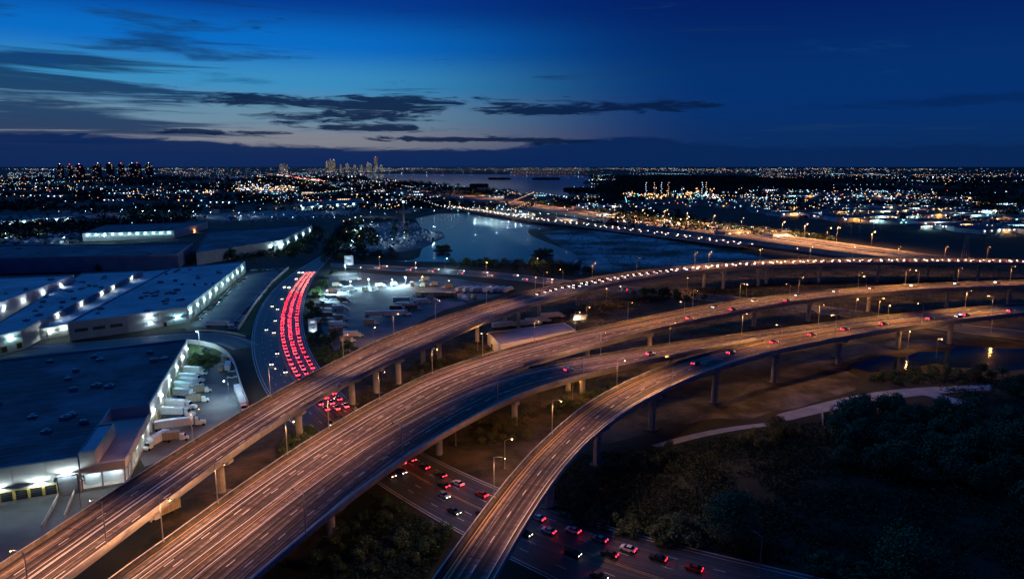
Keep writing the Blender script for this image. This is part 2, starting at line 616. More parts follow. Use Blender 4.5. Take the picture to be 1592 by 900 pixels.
# ---------------------------------------------------------------- ground, roads, water
b = MB()
g = 60000
b.face([(-g, -600, 0), (g, -600, 0), (g, g, 0), (-g, g, 0)])
b.build('ground', 'earth_ground', None, None, None, None, 'structure')
poly_sheet('interchange_ground', [(-100.4,200.2),(-96.9,302.3),(-83.6,363.7),(-42.1,454.2),(53.6,538.1),(228.3,658.3),(525.3,693.4),(284.0,344.7),(169.6,344.7),(94.2,268.7),(23.9,229.8),(-3.2,200.2),(-47.8,200.2)] + [(-43.7,152.6),(-96.1,112.0)], .02, 'dry_earth')
poly_sheet('lower_scrub', [(-47.8,200.2),(-16.1,172.5),(10.1,151.3),(7.7,112.0),(-59.9,112.0)], .03, 'scrub_ground')
poly_sheet('meadow', [(6.6,189.8),(23.9,229.8),(52.7,235.5),(105.4,256.5),(131.4,268.7),(250.8,302.3),(143.1,152.6),(79.2,151.3),(60.2,160.4),(25.9,175.5)], .03, 'scrub_ground')
poly_sheet('open_field', [(43.0,1035.5),(86.2,1088.7),(179.8,1035.5),(243.3,844.7),(285.1,742.8),(238.2,707.6),(128.0,658.3),(62.9,634.1),(75.4,727.3),(60.0,880.1)], .02, 'field_soil')
poly_sheet('lake', [(-185.9,1318.2),(-157.2,1442.9),(-84.9,1482.9),(-7.8,1386.7),(61.7,1213.1),(68.5,1135.3),(26.7,1088.7),(22.5,1035.5),(31.1,969.1),(48.3,895.0),(67.2,824.8),(74.8,764.6),(73.8,732.4),(64.4,698.1),(42.5,698.1),(22.9,707.6),(-10.8,707.6),(-51.5,712.4),(-92.8,717.3),(-131.8,722.3),(-107.8,727.3),(-103.1,753.6),(-110.3,831.3),(-95.2,969.1),(-107.5,1045.7),(-145.2,1100.0)], .05, 'water_surface')
poly_sheet('bay_water', [(-1918.7,8747.9),(-750.5,8410.7),(728.9,7538.8),(690.0,5749.0),(410.3,4040.2),(415.5,3204.7),(237.1,3025.6),(214.3,2364.0),(97.2,2364.0),(-234.0,3302.3),(-609.7,4196.3),(-1069.5,5199.7)], .05, 'bay_surface')
poly_sheet('river_water', [(-2833.5,6427.5),(-2610.5,6830.3),(-2012.2,5460.6),(-1846.2,4547.5),(-1973.2,4547.5)], .05, 'bay_surface')
poly_sheet('drainage_pond', [(171.3,333.1),(184.7,344.7),(199.5,353.3),(206.0,349.6),(222.2,361.1),(236.1,362.4),(251.9,373.2),(267.2,369.1),(301.0,366.4),(274.9,333.1),(243.4,325.4),(233.6,329.8),(222.1,332.0),(218.1,338.8),(207.2,334.2),(191.4,326.5),(175.4,323.3)], .05, 'water_surface')
poly_sheet('pond_bank', [(71.4,257.9),(85.3,274.9),(101.6,291.4),(115.3,310.0),(132.2,322.2),(151.8,342.3),(170.8,354.6),(192.0,373.2),(221.9,384.8),(257.5,393.8),(253.7,376.1),(224.5,363.7),(200.1,354.6),(178.5,342.3),(165.4,327.6),(167.5,313.9),(155.9,296.8),(139.5,286.3),(120.0,273.3),(107.5,268.7),(95.2,260.0),(84.0,261.4)], .04, 'concrete_apron')
def path_strip(name, ST, m, z):
    b = MB()
    L, Q = pts_across(ST, 0, z), pts_across(ST, 1, z)
    ribbon(b, L, Q)
    return b.build(name, m, None, None, None, None, 'structure')
path_strip('path', [(50.6,234.4,53.9,232.2,0.0),(56.4,238.0,59.6,235.5,0.0),(62.4,241.5,65.4,238.8,0.0),(68.4,244.8,71.2,241.9,0.0),(74.6,247.8,77.1,244.7,0.0),(80.9,250.5,83.0,247.3,0.0),(87.3,252.8,88.9,249.5,0.0),(93.9,254.7,94.6,251.4,0.0),(100.5,256.4,100.0,253.0,0.0),(107.3,257.9,105.2,254.5,0.0)], 'path_concrete', .07)
path_strip('path.001', [(107.4,265.0,109.8,258.6,0.0),(113.1,268.3,116.1,261.9,0.0),(118.8,271.5,122.4,265.1,0.0),(124.5,274.8,128.4,268.2,0.0),(130.3,278.0,134.4,271.1,0.0),(136.0,281.1,140.1,273.9,0.0),(141.8,284.2,145.8,276.6,0.0),(147.7,287.1,151.5,279.0,0.0),(153.6,289.8,157.3,281.4,0.0),(159.7,292.3,163.1,283.5,0.0),(165.9,294.5,169.0,285.6,0.0),(172.1,296.4,174.9,287.4,0.0),(178.4,298.0,180.8,289.1,0.0),(184.8,299.4,186.8,290.7,0.0),(191.3,300.6,192.8,292.1,0.0),(197.8,301.5,198.7,293.3,0.0),(204.3,302.3,204.2,294.4,0.0),(210.8,303.0,209.2,295.3,0.0),(217.3,303.6,213.4,296.1,0.0),(223.9,304.2,217.3,296.8,0.0)], 'path_concrete', .06)
path_strip('path.002', [(172.0,296.2,173.3,287.4,0.0),(180.4,299.0,179.9,290.9,0.0),(186.0,295.7,183.3,288.7,0.0),(190.5,290.2,185.6,284.4,0.0),(194.7,284.1,187.8,279.1,0.0),(198.8,277.9,190.3,273.3,0.0)], 'path_concrete', .08)
# boulevard on the ground, six lanes
BLVD = [(-258.4,1198.3,-237.5,1172.9,0.0),(-257.7,1192.3,-237.5,1172.7,0.0),(-256.9,1186.3,-237.5,1172.3,0.0),(-256.1,1180.3,-237.4,1171.3,0.0),(-255.3,1174.3,-237.3,1169.4,0.0),(-254.6,1168.3,-237.1,1166.4,0.0),(-253.8,1162.2,-236.9,1162.3,0.0),(-253.0,1156.2,-236.6,1157.2,0.0),(-252.2,1150.2,-236.3,1151.6,0.0),(-251.5,1144.2,-236.0,1145.8,0.0),(-250.7,1138.2,-235.6,1139.8,0.0),(-249.9,1132.2,-235.3,1133.8,0.0),(-249.1,1126.2,-235.0,1127.8,0.0),(-248.4,1120.2,-234.6,1121.8,0.0),(-247.6,1114.2,-234.3,1115.8,0.0),(-246.8,1108.2,-234.0,1109.8,0.0),(-246.0,1102.2,-233.6,1103.8,0.0),(-245.3,1096.2,-233.3,1097.7,0.0),(-244.5,1090.2,-232.9,1091.7,0.0),(-243.7,1084.2,-232.6,1085.7,0.0),(-243.0,1078.2,-232.3,1079.7,0.0),(-242.2,1072.2,-231.9,1073.7,0.0),(-241.4,1066.2,-231.6,1067.7,0.0),(-240.6,1060.2,-231.3,1061.7,0.0),(-239.9,1054.2,-230.9,1055.7,0.0),(-239.1,1048.2,-230.6,1049.6,0.0),(-238.3,1042.2,-230.2,1043.6,0.0),(-237.5,1036.2,-229.9,1037.6,0.0),(-236.8,1030.2,-229.6,1031.6,0.0),(-236.0,1024.2,-229.2,1025.6,0.0),(-235.2,1018.2,-228.9,1019.6,0.0),(-234.4,1012.1,-228.6,1013.6,0.0),(-233.7,1006.1,-228.2,1007.6,0.0),(-232.9,1000.1,-227.9,1001.5,0.0),(-232.1,994.1,-227.5,995.5,0.0),(-231.3,988.1,-227.2,989.5,0.0),(-230.6,982.1,-226.9,983.5,0.0),(-229.8,976.1,-226.5,977.5,0.0),(-229.0,970.1,-226.2,971.5,0.0),(-228.2,964.1,-225.9,965.5,0.0),(-227.5,958.1,-225.5,959.5,0.0),(-226.7,952.1,-225.2,953.4,0.0),(-225.9,946.1,-224.9,947.4,0.0),(-225.1,940.1,-224.5,941.4,0.0),(-224.4,934.1,-224.2,935.4,0.0),(-223.6,928.1,-223.8,929.4,0.0),(-222.8,922.1,-223.5,923.4,0.0),(-222.1,916.1,-223.2,917.4,0.0),(-221.3,910.1,-222.8,911.4,0.0),(-220.5,904.1,-222.5,905.3,0.0),(-219.7,898.1,-222.2,899.3,0.0),(-219.0,892.1,-221.8,893.3,0.0),(-218.2,886.1,-221.5,887.3,0.0),(-217.4,880.1,-221.1,881.3,0.0),(-216.6,874.1,-220.8,875.2,0.0),(-215.9,868.1,-220.5,869.0,0.0),(-215.1,862.0,-220.1,862.6,0.0),(-214.3,856.0,-219.7,856.0,0.0),(-213.5,850.0,-219.4,849.4,0.0),(-212.8,844.0,-219.0,842.9,0.0),(-212.0,838.0,-218.6,836.5,0.0),(-211.2,832.0,-218.3,830.3,0.0),(-210.4,826.0,-217.9,824.2,0.0),(-209.7,820.0,-217.6,818.2,0.0),(-208.9,814.0,-217.3,812.1,0.0),(-208.1,808.0,-216.9,806.1,0.0),(-207.3,802.0,-216.6,800.1,0.0),(-206.6,796.0,-216.3,794.1,0.0),(-205.8,790.0,-215.9,788.1,0.0),(-205.0,784.0,-215.6,782.1,0.0),(-204.3,778.0,-215.2,776.1,0.0),(-203.5,772.0,-214.9,770.1,0.0),(-202.7,766.0,-214.6,764.0,0.0),(-201.9,760.0,-214.2,758.0,0.0),(-201.2,754.0,-213.9,752.0,0.0),(-200.4,748.0,-213.6,746.0,0.0),(-199.6,742.0,-213.2,740.0,0.0),(-198.8,736.0,-212.9,734.0,0.0),(-198.1,730.0,-212.5,728.0,0.0),(-197.3,724.0,-212.2,722.0,0.0),(-196.5,718.0,-211.9,715.9,0.0),(-195.7,711.9,-211.5,709.9,0.0),(-195.0,705.9,-211.2,703.9,0.0),(-194.2,699.9,-210.9,697.9,0.0),(-193.4,693.9,-210.5,691.9,0.0),(-192.6,687.9,-210.2,685.9,0.0),(-191.8,681.9,-209.8,679.9,0.0),(-191.0,675.9,-209.4,673.9,0.0),(-190.2,669.9,-209.0,667.8,0.0),(-189.3,663.9,-208.6,661.8,0.0),(-188.5,658.0,-208.2,655.8,0.0),(-187.6,652.0,-207.7,649.8,0.0),(-186.6,646.0,-207.2,643.8,0.0),(-185.6,640.0,-206.7,637.8,0.0),(-184.6,634.0,-206.1,631.8,0.0),(-183.6,628.1,-205.5,625.9,0.0),(-182.4,622.1,-204.8,619.9,0.0),(-181.3,616.2,-204.1,613.9,0.0),(-180.1,610.3,-203.4,607.9,0.0),(-178.9,604.3,-202.7,601.9,0.0),(-177.7,598.4,-201.9,595.9,0.0),(-176.5,592.5,-201.1,590.0,0.0),(-175.2,586.5,-200.3,583.9,0.0),(-174.0,580.6,-199.4,577.8,0.0),(-172.7,574.7,-198.5,571.4,0.0),(-171.4,568.8,-197.5,565.0,0.0),(-170.2,562.9,-196.4,558.4,0.0),(-168.9,557.0,-195.4,552.0,0.0),(-167.6,551.0,-194.3,545.7,0.0),(-166.2,545.1,-193.1,539.6,0.0),(-164.9,539.2,-192.0,533.6,0.0),(-163.5,533.3,-190.8,527.6,0.0),(-162.2,527.4,-189.6,521.7,0.0),(-160.7,521.6,-188.4,515.8,0.0),(-159.3,515.7,-187.1,509.9,0.0),(-157.8,509.8,-185.8,504.0,0.0),(-156.3,503.9,-184.5,498.1,0.0),(-154.8,498.1,-183.1,492.0,0.0),(-153.3,492.2,-181.6,485.8,0.0),(-151.7,486.4,-180.0,479.4,0.0),(-150.1,480.5,-178.4,473.0,0.0),(-148.5,474.7,-176.7,466.7,0.0),(-146.9,468.9,-175.1,460.5,0.0),(-145.3,463.0,-173.4,454.5,0.0),(-143.6,457.2,-171.7,448.7,0.0),(-141.9,451.4,-170.0,442.9,0.0),(-140.1,445.6,-168.3,437.1,0.0),(-138.4,439.8,-166.5,431.3,0.0),(-136.6,434.0,-164.8,425.6,0.0),(-134.7,428.3,-162.9,419.8,0.0),(-132.9,422.5,-161.0,414.0,0.0),(-130.9,416.8,-159.1,408.1,0.0),(-129.0,411.0,-157.0,402.1,0.0),(-127.0,405.3,-154.9,395.9,0.0),(-125.0,399.6,-152.7,389.6,0.0),(-123.0,393.9,-150.4,383.5,0.0),(-120.9,388.2,-148.2,377.5,0.0),(-118.8,382.6,-146.0,371.7,0.0),(-116.6,376.9,-143.8,366.0,0.0),(-114.4,371.3,-141.5,360.4,0.0),(-112.2,365.6,-139.3,354.7,0.0),(-109.9,360.0,-136.9,349.1,0.0),(-107.5,354.5,-134.4,343.4,0.0),(-105.1,348.9,-131.9,337.6,0.0),(-102.6,343.4,-129.2,331.6,0.0),(-100.1,337.9,-126.4,325.6,0.0),(-97.6,332.4,-123.6,319.6,0.0),(-94.9,327.0,-120.8,313.9,0.0),(-92.2,321.5,-118.0,308.2,0.0),(-89.5,316.1,-115.1,302.6,0.0),(-86.7,310.8,-112.1,297.0,0.0),(-83.9,305.4,-109.0,291.2,0.0),(-81.0,300.1,-105.7,285.5,0.0),(-78.1,294.8,-102.3,279.8,0.0),(-75.1,289.5,-98.9,274.3,0.0),(-72.1,284.2,-95.4,268.9,0.0),(-69.1,279.0,-91.8,263.6,0.0),(-66.0,273.8,-88.1,258.2,0.0),(-62.8,268.7,-84.2,252.8,0.0),(-59.5,263.6,-80.2,247.6,0.0),(-56.2,258.5,-76.3,242.6,0.0),(-52.8,253.5,-72.4,237.7,0.0),(-49.3,248.6,-68.5,233.0,0.0),(-45.6,243.8,-64.6,228.4,0.0),(-41.9,239.0,-60.7,223.8,0.0),(-38.0,234.4,-56.7,219.3,0.0),(-34.1,229.8,-52.6,214.7,0.0),(-30.0,225.3,-48.5,210.1,0.0),(-25.8,220.9,-44.2,205.3,0.0),(-21.6,216.6,-39.9,200.5,0.0),(-17.3,212.4,-35.4,195.6,0.0),(-12.9,208.2,-30.9,190.8,0.0),(-8.5,204.1,-26.5,186.1,0.0),(-3.9,200.1,-22.1,181.6,0.0),(0.7,196.2,-17.7,177.2,0.0),(5.3,192.3,-13.0,172.7,0.0),(10.1,188.6,-8.2,168.2,0.0),(15.0,185.1,-3.3,163.8,0.0),(20.0,181.7,1.6,159.5,0.0),(25.1,178.4,6.4,155.3,0.0),(30.2,175.3,11.1,151.3,0.0),(35.5,172.3,15.7,147.4,0.0),(40.8,169.4,20.2,143.6,0.0),(46.2,166.7,24.5,139.9,0.0),(51.6,164.0,28.7,136.4,0.0),(57.1,161.3,32.8,132.9,0.0),(62.6,158.8,37.0,129.4,0.0),(68.0,156.2,41.3,125.7,0.0),(73.5,153.7,45.8,122.0,0.0),(79.0,151.1,50.3,118.1,0.0),(84.5,148.6,54.9,114.3,0.0),(90.0,146.0,59.5,110.4,0.0),(95.5,143.5,64.1,106.5,0.0),(101.0,141.0,68.7,102.6,0.0),(106.5,138.5,73.3,98.7,0.0),(112.0,135.9,77.9,94.8,0.0),(117.5,133.4,82.5,91.0,0.0),(123.0,130.9,87.0,87.1,0.0),(128.5,128.3,91.5,83.4,0.0),(134.0,125.8,95.8,79.7,0.0),(139.5,123.3,100.0,76.2,0.0),(145.0,120.7,104.1,72.7,0.0),(150.5,118.2,108.3,69.1,0.0),(156.0,115.7,112.6,65.5,0.0),(161.5,113.1,116.9,61.9,0.0),(167.0,110.6,120.9,58.5,0.0),(172.5,108.1,124.5,55.5,0.0),(178.0,105.5,127.2,53.2,0.0),(183.5,103.0,129.1,51.6,0.0),(189.0,100.5,130.1,50.8,0.0),(194.5,97.9,130.6,50.4,0.0),(200.0,95.4,130.8,50.2,0.0),(205.5,92.9,130.8,50.2,0.0),(211.0,90.4,130.8,50.1,0.0),(216.5,87.8,130.8,50.1,0.0)]
FRONT = [(-189.3,703.5,-183.0,683.5,0.0),(-183.4,701.9,-181.7,682.9,0.0),(-177.6,700.2,-179.8,682.1,0.0),(-171.7,698.6,-177.0,680.8,0.0),(-165.9,696.9,-173.2,679.2,0.0),(-160.0,695.3,-168.6,677.1,0.0),(-154.2,693.6,-163.4,674.9,0.0),(-148.3,692.0,-158.0,672.5,0.0),(-142.5,690.3,-152.5,670.1,0.0),(-136.6,688.6,-147.0,667.6,0.0),(-130.7,687.0,-141.5,665.2,0.0),(-124.9,685.3,-136.0,662.7,0.0),(-119.1,683.6,-130.5,660.2,0.0),(-113.4,681.5,-124.8,658.1,0.0),(-107.8,679.4,-119.1,656.0,0.0),(-102.2,677.3,-113.4,653.8,0.0),(-96.5,675.1,-107.8,651.7,0.0),(-90.9,672.9,-102.1,649.5,0.0),(-85.3,670.7,-96.5,647.3,0.0),(-79.7,668.5,-90.9,645.0,0.0),(-74.1,666.2,-85.3,642.8,0.0),(-68.5,664.0,-79.7,640.5,0.0),(-62.9,661.7,-74.1,638.2,0.0),(-57.3,659.4,-68.5,635.9,0.0),(-51.7,657.0,-62.9,633.6,0.0),(-46.1,654.7,-57.3,631.2,0.0),(-40.6,652.3,-51.8,628.8,0.0),(-35.0,649.9,-46.2,626.4,0.0),(-29.5,647.4,-40.7,623.9,0.0),(-24.0,644.8,-35.3,621.4,0.0),(-18.5,642.1,-29.9,618.7,0.0),(-13.2,639.4,-24.7,616.0,0.0),(-7.9,636.5,-19.6,613.3,0.0),(-2.8,633.5,-14.8,610.5,0.0),(2.3,630.4,-10.2,607.6,0.0),(7.3,627.2,-5.6,604.6,0.0),(12.2,623.8,-1.2,601.6,0.0),(17.1,620.4,3.2,598.4,0.0),(21.9,616.9,7.6,595.2,0.0),(26.7,613.3,12.1,591.9,0.0),(31.6,609.7,16.6,588.4,0.0),(36.4,606.1,21.3,584.9,0.0),(41.3,602.4,26.1,581.3,0.0),(46.2,598.9,31.0,577.7,0.0),(51.1,595.3,36.1,574.1,0.0),(56.1,591.8,41.3,570.4,0.0),(61.2,588.4,46.7,566.8,0.0),(66.3,585.0,52.2,563.2,0.0),(71.5,581.7,57.7,559.7,0.0),(76.7,578.5,63.2,556.3,0.0),(81.9,575.3,68.5,553.0,0.0),(87.1,572.2,73.7,549.9,0.0),(92.3,569.1,78.9,546.8,0.0),(97.5,566.0,84.1,543.7,0.0),(102.7,562.8,89.3,540.6,0.0),(108.0,559.7,94.5,537.5,0.0),(113.2,556.6,99.7,534.4,0.0),(118.4,553.5,104.8,531.2,0.0),(123.6,550.3,110.0,528.1,0.0),(128.8,547.1,115.2,525.0,0.0),(133.9,543.9,120.3,521.8,0.0),(139.1,540.8,125.5,518.6,0.0),(144.3,537.5,130.6,515.4,0.0),(149.4,534.3,135.7,512.2,0.0),(154.6,531.1,140.8,509.0,0.0),(159.7,527.9,146.0,505.8,0.0),(164.9,524.6,151.1,502.6,0.0),(170.0,521.3,156.1,499.3,0.0),(175.1,518.0,161.2,496.0,0.0),(180.1,514.6,166.2,492.7,0.0),(185.2,511.3,171.2,489.3,0.0),(190.2,507.8,176.2,486.0,0.0),(195.2,504.4,181.0,482.6,0.0),(200.1,500.9,185.6,479.3,0.0),(205.1,497.3,190.1,476.1,0.0),(209.9,493.7,194.4,472.8,0.0),(214.8,490.0,198.8,469.5,0.0),(219.6,486.3,203.3,466.0,0.0),(224.3,482.5,207.9,462.3,0.0),(229.0,478.6,212.5,458.5,0.0),(233.6,474.7,217.1,454.7,0.0),(238.2,470.7,221.6,450.7,0.0),(242.8,466.7,226.2,446.8,0.0),(247.3,462.6,230.7,442.8,0.0),(251.8,458.5,235.2,438.7,0.0),(256.3,454.4,239.7,434.7,0.0),(260.8,450.3,244.1,430.6,0.0),(265.3,446.3,248.6,426.5,0.0),(269.9,442.3,253.1,422.5,0.0),(274.5,438.3,257.7,418.5,0.0),(279.2,434.4,262.3,414.7,0.0),(283.9,430.6,267.0,410.8,0.0),(288.6,426.8,271.7,407.1,0.0),(293.4,423.1,276.5,403.4,0.0),(298.3,419.5,281.4,399.8,0.0),(303.1,415.9,286.2,396.2,0.0),(308.0,412.4,291.1,392.6,0.0),(313.0,408.9,296.1,389.1,0.0),(317.9,405.4,301.0,385.6,0.0),(322.8,401.9,305.9,382.1,0.0),(327.7,398.4,310.9,378.6,0.0),(332.6,394.9,315.8,375.1,0.0),(337.6,391.4,320.8,371.6,0.0),(342.5,387.9,325.7,368.1,0.0),(347.4,384.4,330.7,364.6,0.0),(352.4,380.9,335.6,361.0,0.0),(357.3,377.4,340.5,357.5,0.0),(362.2,373.9,345.5,354.0,0.0),(367.1,370.4,350.4,350.5,0.0),(372.1,366.9,355.4,347.0,0.0),(377.0,363.4,360.3,343.5,0.0),(381.9,360.0,365.2,340.0,0.0),(386.9,356.5,370.2,336.5,0.0),(391.8,353.0,375.1,333.0,0.0),(396.7,349.5,380.0,329.5,0.0),(401.6,346.0,385.0,326.0,0.0),(406.6,342.5,389.9,322.5,0.0),(411.5,339.0,394.9,319.0,0.0)]
STREET = [(-439.5,303.5,-417.9,271.2,0.0),(-433.8,305.9,-413.5,273.5,0.0),(-428.1,308.3,-409.0,275.9,0.0),(-422.4,310.7,-404.1,278.5,0.0),(-416.6,313.0,-399.0,281.2,0.0),(-410.9,315.4,-393.7,284.0,0.0),(-405.2,317.8,-388.4,286.8,0.0),(-399.5,320.2,-383.0,289.6,0.0),(-393.8,322.5,-377.7,292.4,0.0),(-388.0,324.9,-372.3,295.3,0.0),(-382.3,327.3,-366.9,298.1,0.0),(-376.6,329.7,-361.6,300.9,0.0),(-370.9,332.1,-356.2,303.7,0.0),(-365.1,334.4,-350.8,306.6,0.0),(-359.4,336.8,-345.5,309.4,0.0),(-353.7,339.2,-340.1,312.2,0.0),(-348.0,341.6,-334.7,315.1,0.0),(-342.3,343.9,-329.4,317.9,0.0),(-336.5,346.3,-324.0,320.7,0.0),(-330.8,348.7,-318.6,323.6,0.0),(-325.1,351.1,-313.2,326.4,0.0),(-319.4,353.4,-307.8,329.3,0.0),(-313.6,355.8,-302.3,332.2,0.0),(-307.9,358.2,-296.7,335.1,0.0),(-302.2,360.5,-291.0,338.1,0.0),(-296.4,362.8,-285.4,341.0,0.0),(-290.7,365.1,-280.0,343.8,0.0),(-284.9,367.3,-274.8,346.5,0.0),(-279.0,369.3,-269.7,349.0,0.0),(-273.2,371.3,-264.5,351.5,0.0),(-267.3,373.3,-259.2,354.0,0.0),(-261.4,375.2,-253.7,356.5,0.0),(-255.5,377.2,-248.2,359.0,0.0),(-249.7,379.3,-242.7,361.5,0.0),(-243.9,381.5,-237.1,363.9,0.0),(-238.3,383.9,-231.6,366.4,0.0),(-232.6,386.5,-226.0,368.9,0.0),(-227.1,389.2,-220.5,371.3,0.0),(-221.6,392.0,-215.1,373.7,0.0),(-216.1,394.8,-209.7,376.0,0.0),(-210.5,397.5,-204.5,378.0,0.0),(-204.8,399.8,-199.6,379.8,0.0),(-199.1,401.7,-195.0,381.1,0.0),(-193.2,402.9,-190.6,382.1,0.0),(-187.3,403.3,-186.5,382.6,0.0),(-181.4,402.8,-182.5,382.6,0.0),(-175.8,401.3,-178.7,382.2,0.0),(-170.3,399.0,-175.0,381.2,0.0),(-165.2,395.9,-171.5,379.8,0.0),(-160.4,392.2,-168.1,377.9,0.0),(-155.9,388.1,-164.6,375.4,0.0),(-151.6,383.7,-161.0,372.3,0.0),(-147.5,379.1,-157.3,368.8,0.0),(-143.5,374.4,-153.6,365.0,0.0)]
def road(name, ST, m, z, kerb=True):
    b = MB()
    L, Q = pts_across(ST, 0, z), pts_across(ST, 1, z)
    D = cumlen(pts_across(ST, .5))
    W_ = [math.dist(a[:2], c[:2]) for a, c in zip(L, Q)]
    uv = ([(0, d) for d in D], [(w, d) for w, d in zip(W_, D)])
    ribbon(b, L, Q, 0, uv)
    o = b.build(name, m, None, None, None, None, 'structure')
    if kerb:
        for s, P in ((1, L), (-1, Q)):
            k = MB()
            P2 = [(p[0], p[1]) for p in P]
            A_, B_ = offset_line(P2, .0), offset_line(P2, s * .35)
            ribbon(k, [(x, y, z + .14) for x, y in A_], [(x, y, z + .14) for x, y in B_])
            ribbon(k, [(x, y, z - .1) for x, y in A_], [(x, y, z + .14) for x, y in A_])
            k.build('kerb', 'barrier_concrete', o)
    return o
rd = road('boulevard', BLVD, 'road_asphalt', .10)
paint(rd, BLVD, (.035, .965), (.19, .34, .66, .81), .18, .13, 'white_paint')
paint(rd, BLVD, (.49, .51), (), .14, .13, 'yellow_paint', nm='centre_line')
rd = road('frontage_road', FRONT, 'road_asphalt', .08)
paint(rd, FRONT, (.05, .95), (.33, .66), .2, .11)
rd = road('side_street', STREET, 'road_asphalt', .07)
paint(rd, STREET, (.08, .92), (), .2, .1)
paint(rd, STREET, (.5,), (), .2, .1, 'yellow_paint', nm='centre_line')
# yards and car parks
poly_sheet('truck_court', [(-187.3,381.8),(-159.7,363.7),(-137.8,327.6),(-122.4,293.2),(-110.1,268.7),(-109.6,235.5),(-124.3,216.5),(-139.0,235.5)], .04, 'yard_concrete')
poly_sheet('loading_yard', [(-167.3,187.9),(-134.1,199.3),(-116.9,206.9),(-113.8,187.9),(-117.2,160.9),(-126.8,138.0)], .05, 'lot_asphalt')
poly_sheet('car_park', [(-204.9,423.7),(-216.2,498.8),(-246.9,626.5),(-223.8,675.4),(-199.0,552.6),(-170.0,413.3),(-186.4,413.3)], .04, 'lot_asphalt')
poly_sheet('truck_yard', [(-174.0,626.5),(-144.5,642.0),(-92.2,619.0),(-62.6,619.0),(-3.2,564.7),(-3.1,538.1),(-48.1,471.1),(-82.7,359.7),(-97.7,363.7),(-119.4,416.7),(-143.8,498.8)], .04, 'yard_concrete')
poly_sheet('grass_verge', [(-185.2,378.9),(-162.6,366.4),(-149.4,344.7),(-152.8,335.4),(-164.7,328.7)], .06, 'grass')
poly_sheet('grass_strip', [(-166.8,405.0),(-190.8,498.8),(-218.3,658.3),(-213.7,688.8),(-201.1,574.2),(-183.1,486.9),(-165.4,425.5),(-157.1,397.0)], .05, 'grass')
poly_sheet('boat_yard', [(-228.2,943.1),(-260.7,1172.9),(-188.7,1286.4),(-146.7,1111.5),(-108.5,1045.7),(-97.9,978.0),(-111.9,838.0),(-145.4,781.7),(-182.2,764.6)], .03, 'lot_asphalt')
poly_sheet('rear_car_park', [(-749.0,996.5),(-701.0,1100.0),(-572.5,895.0),(-657.7,872.8)], .03, 'lot_asphalt')
poly_sheet('rear_car_park.001', [(-654.6,1404.9),(-399.7,1808.1),(-333.1,1503.8),(-521.0,1241.4)], .03, 'lot_asphalt')

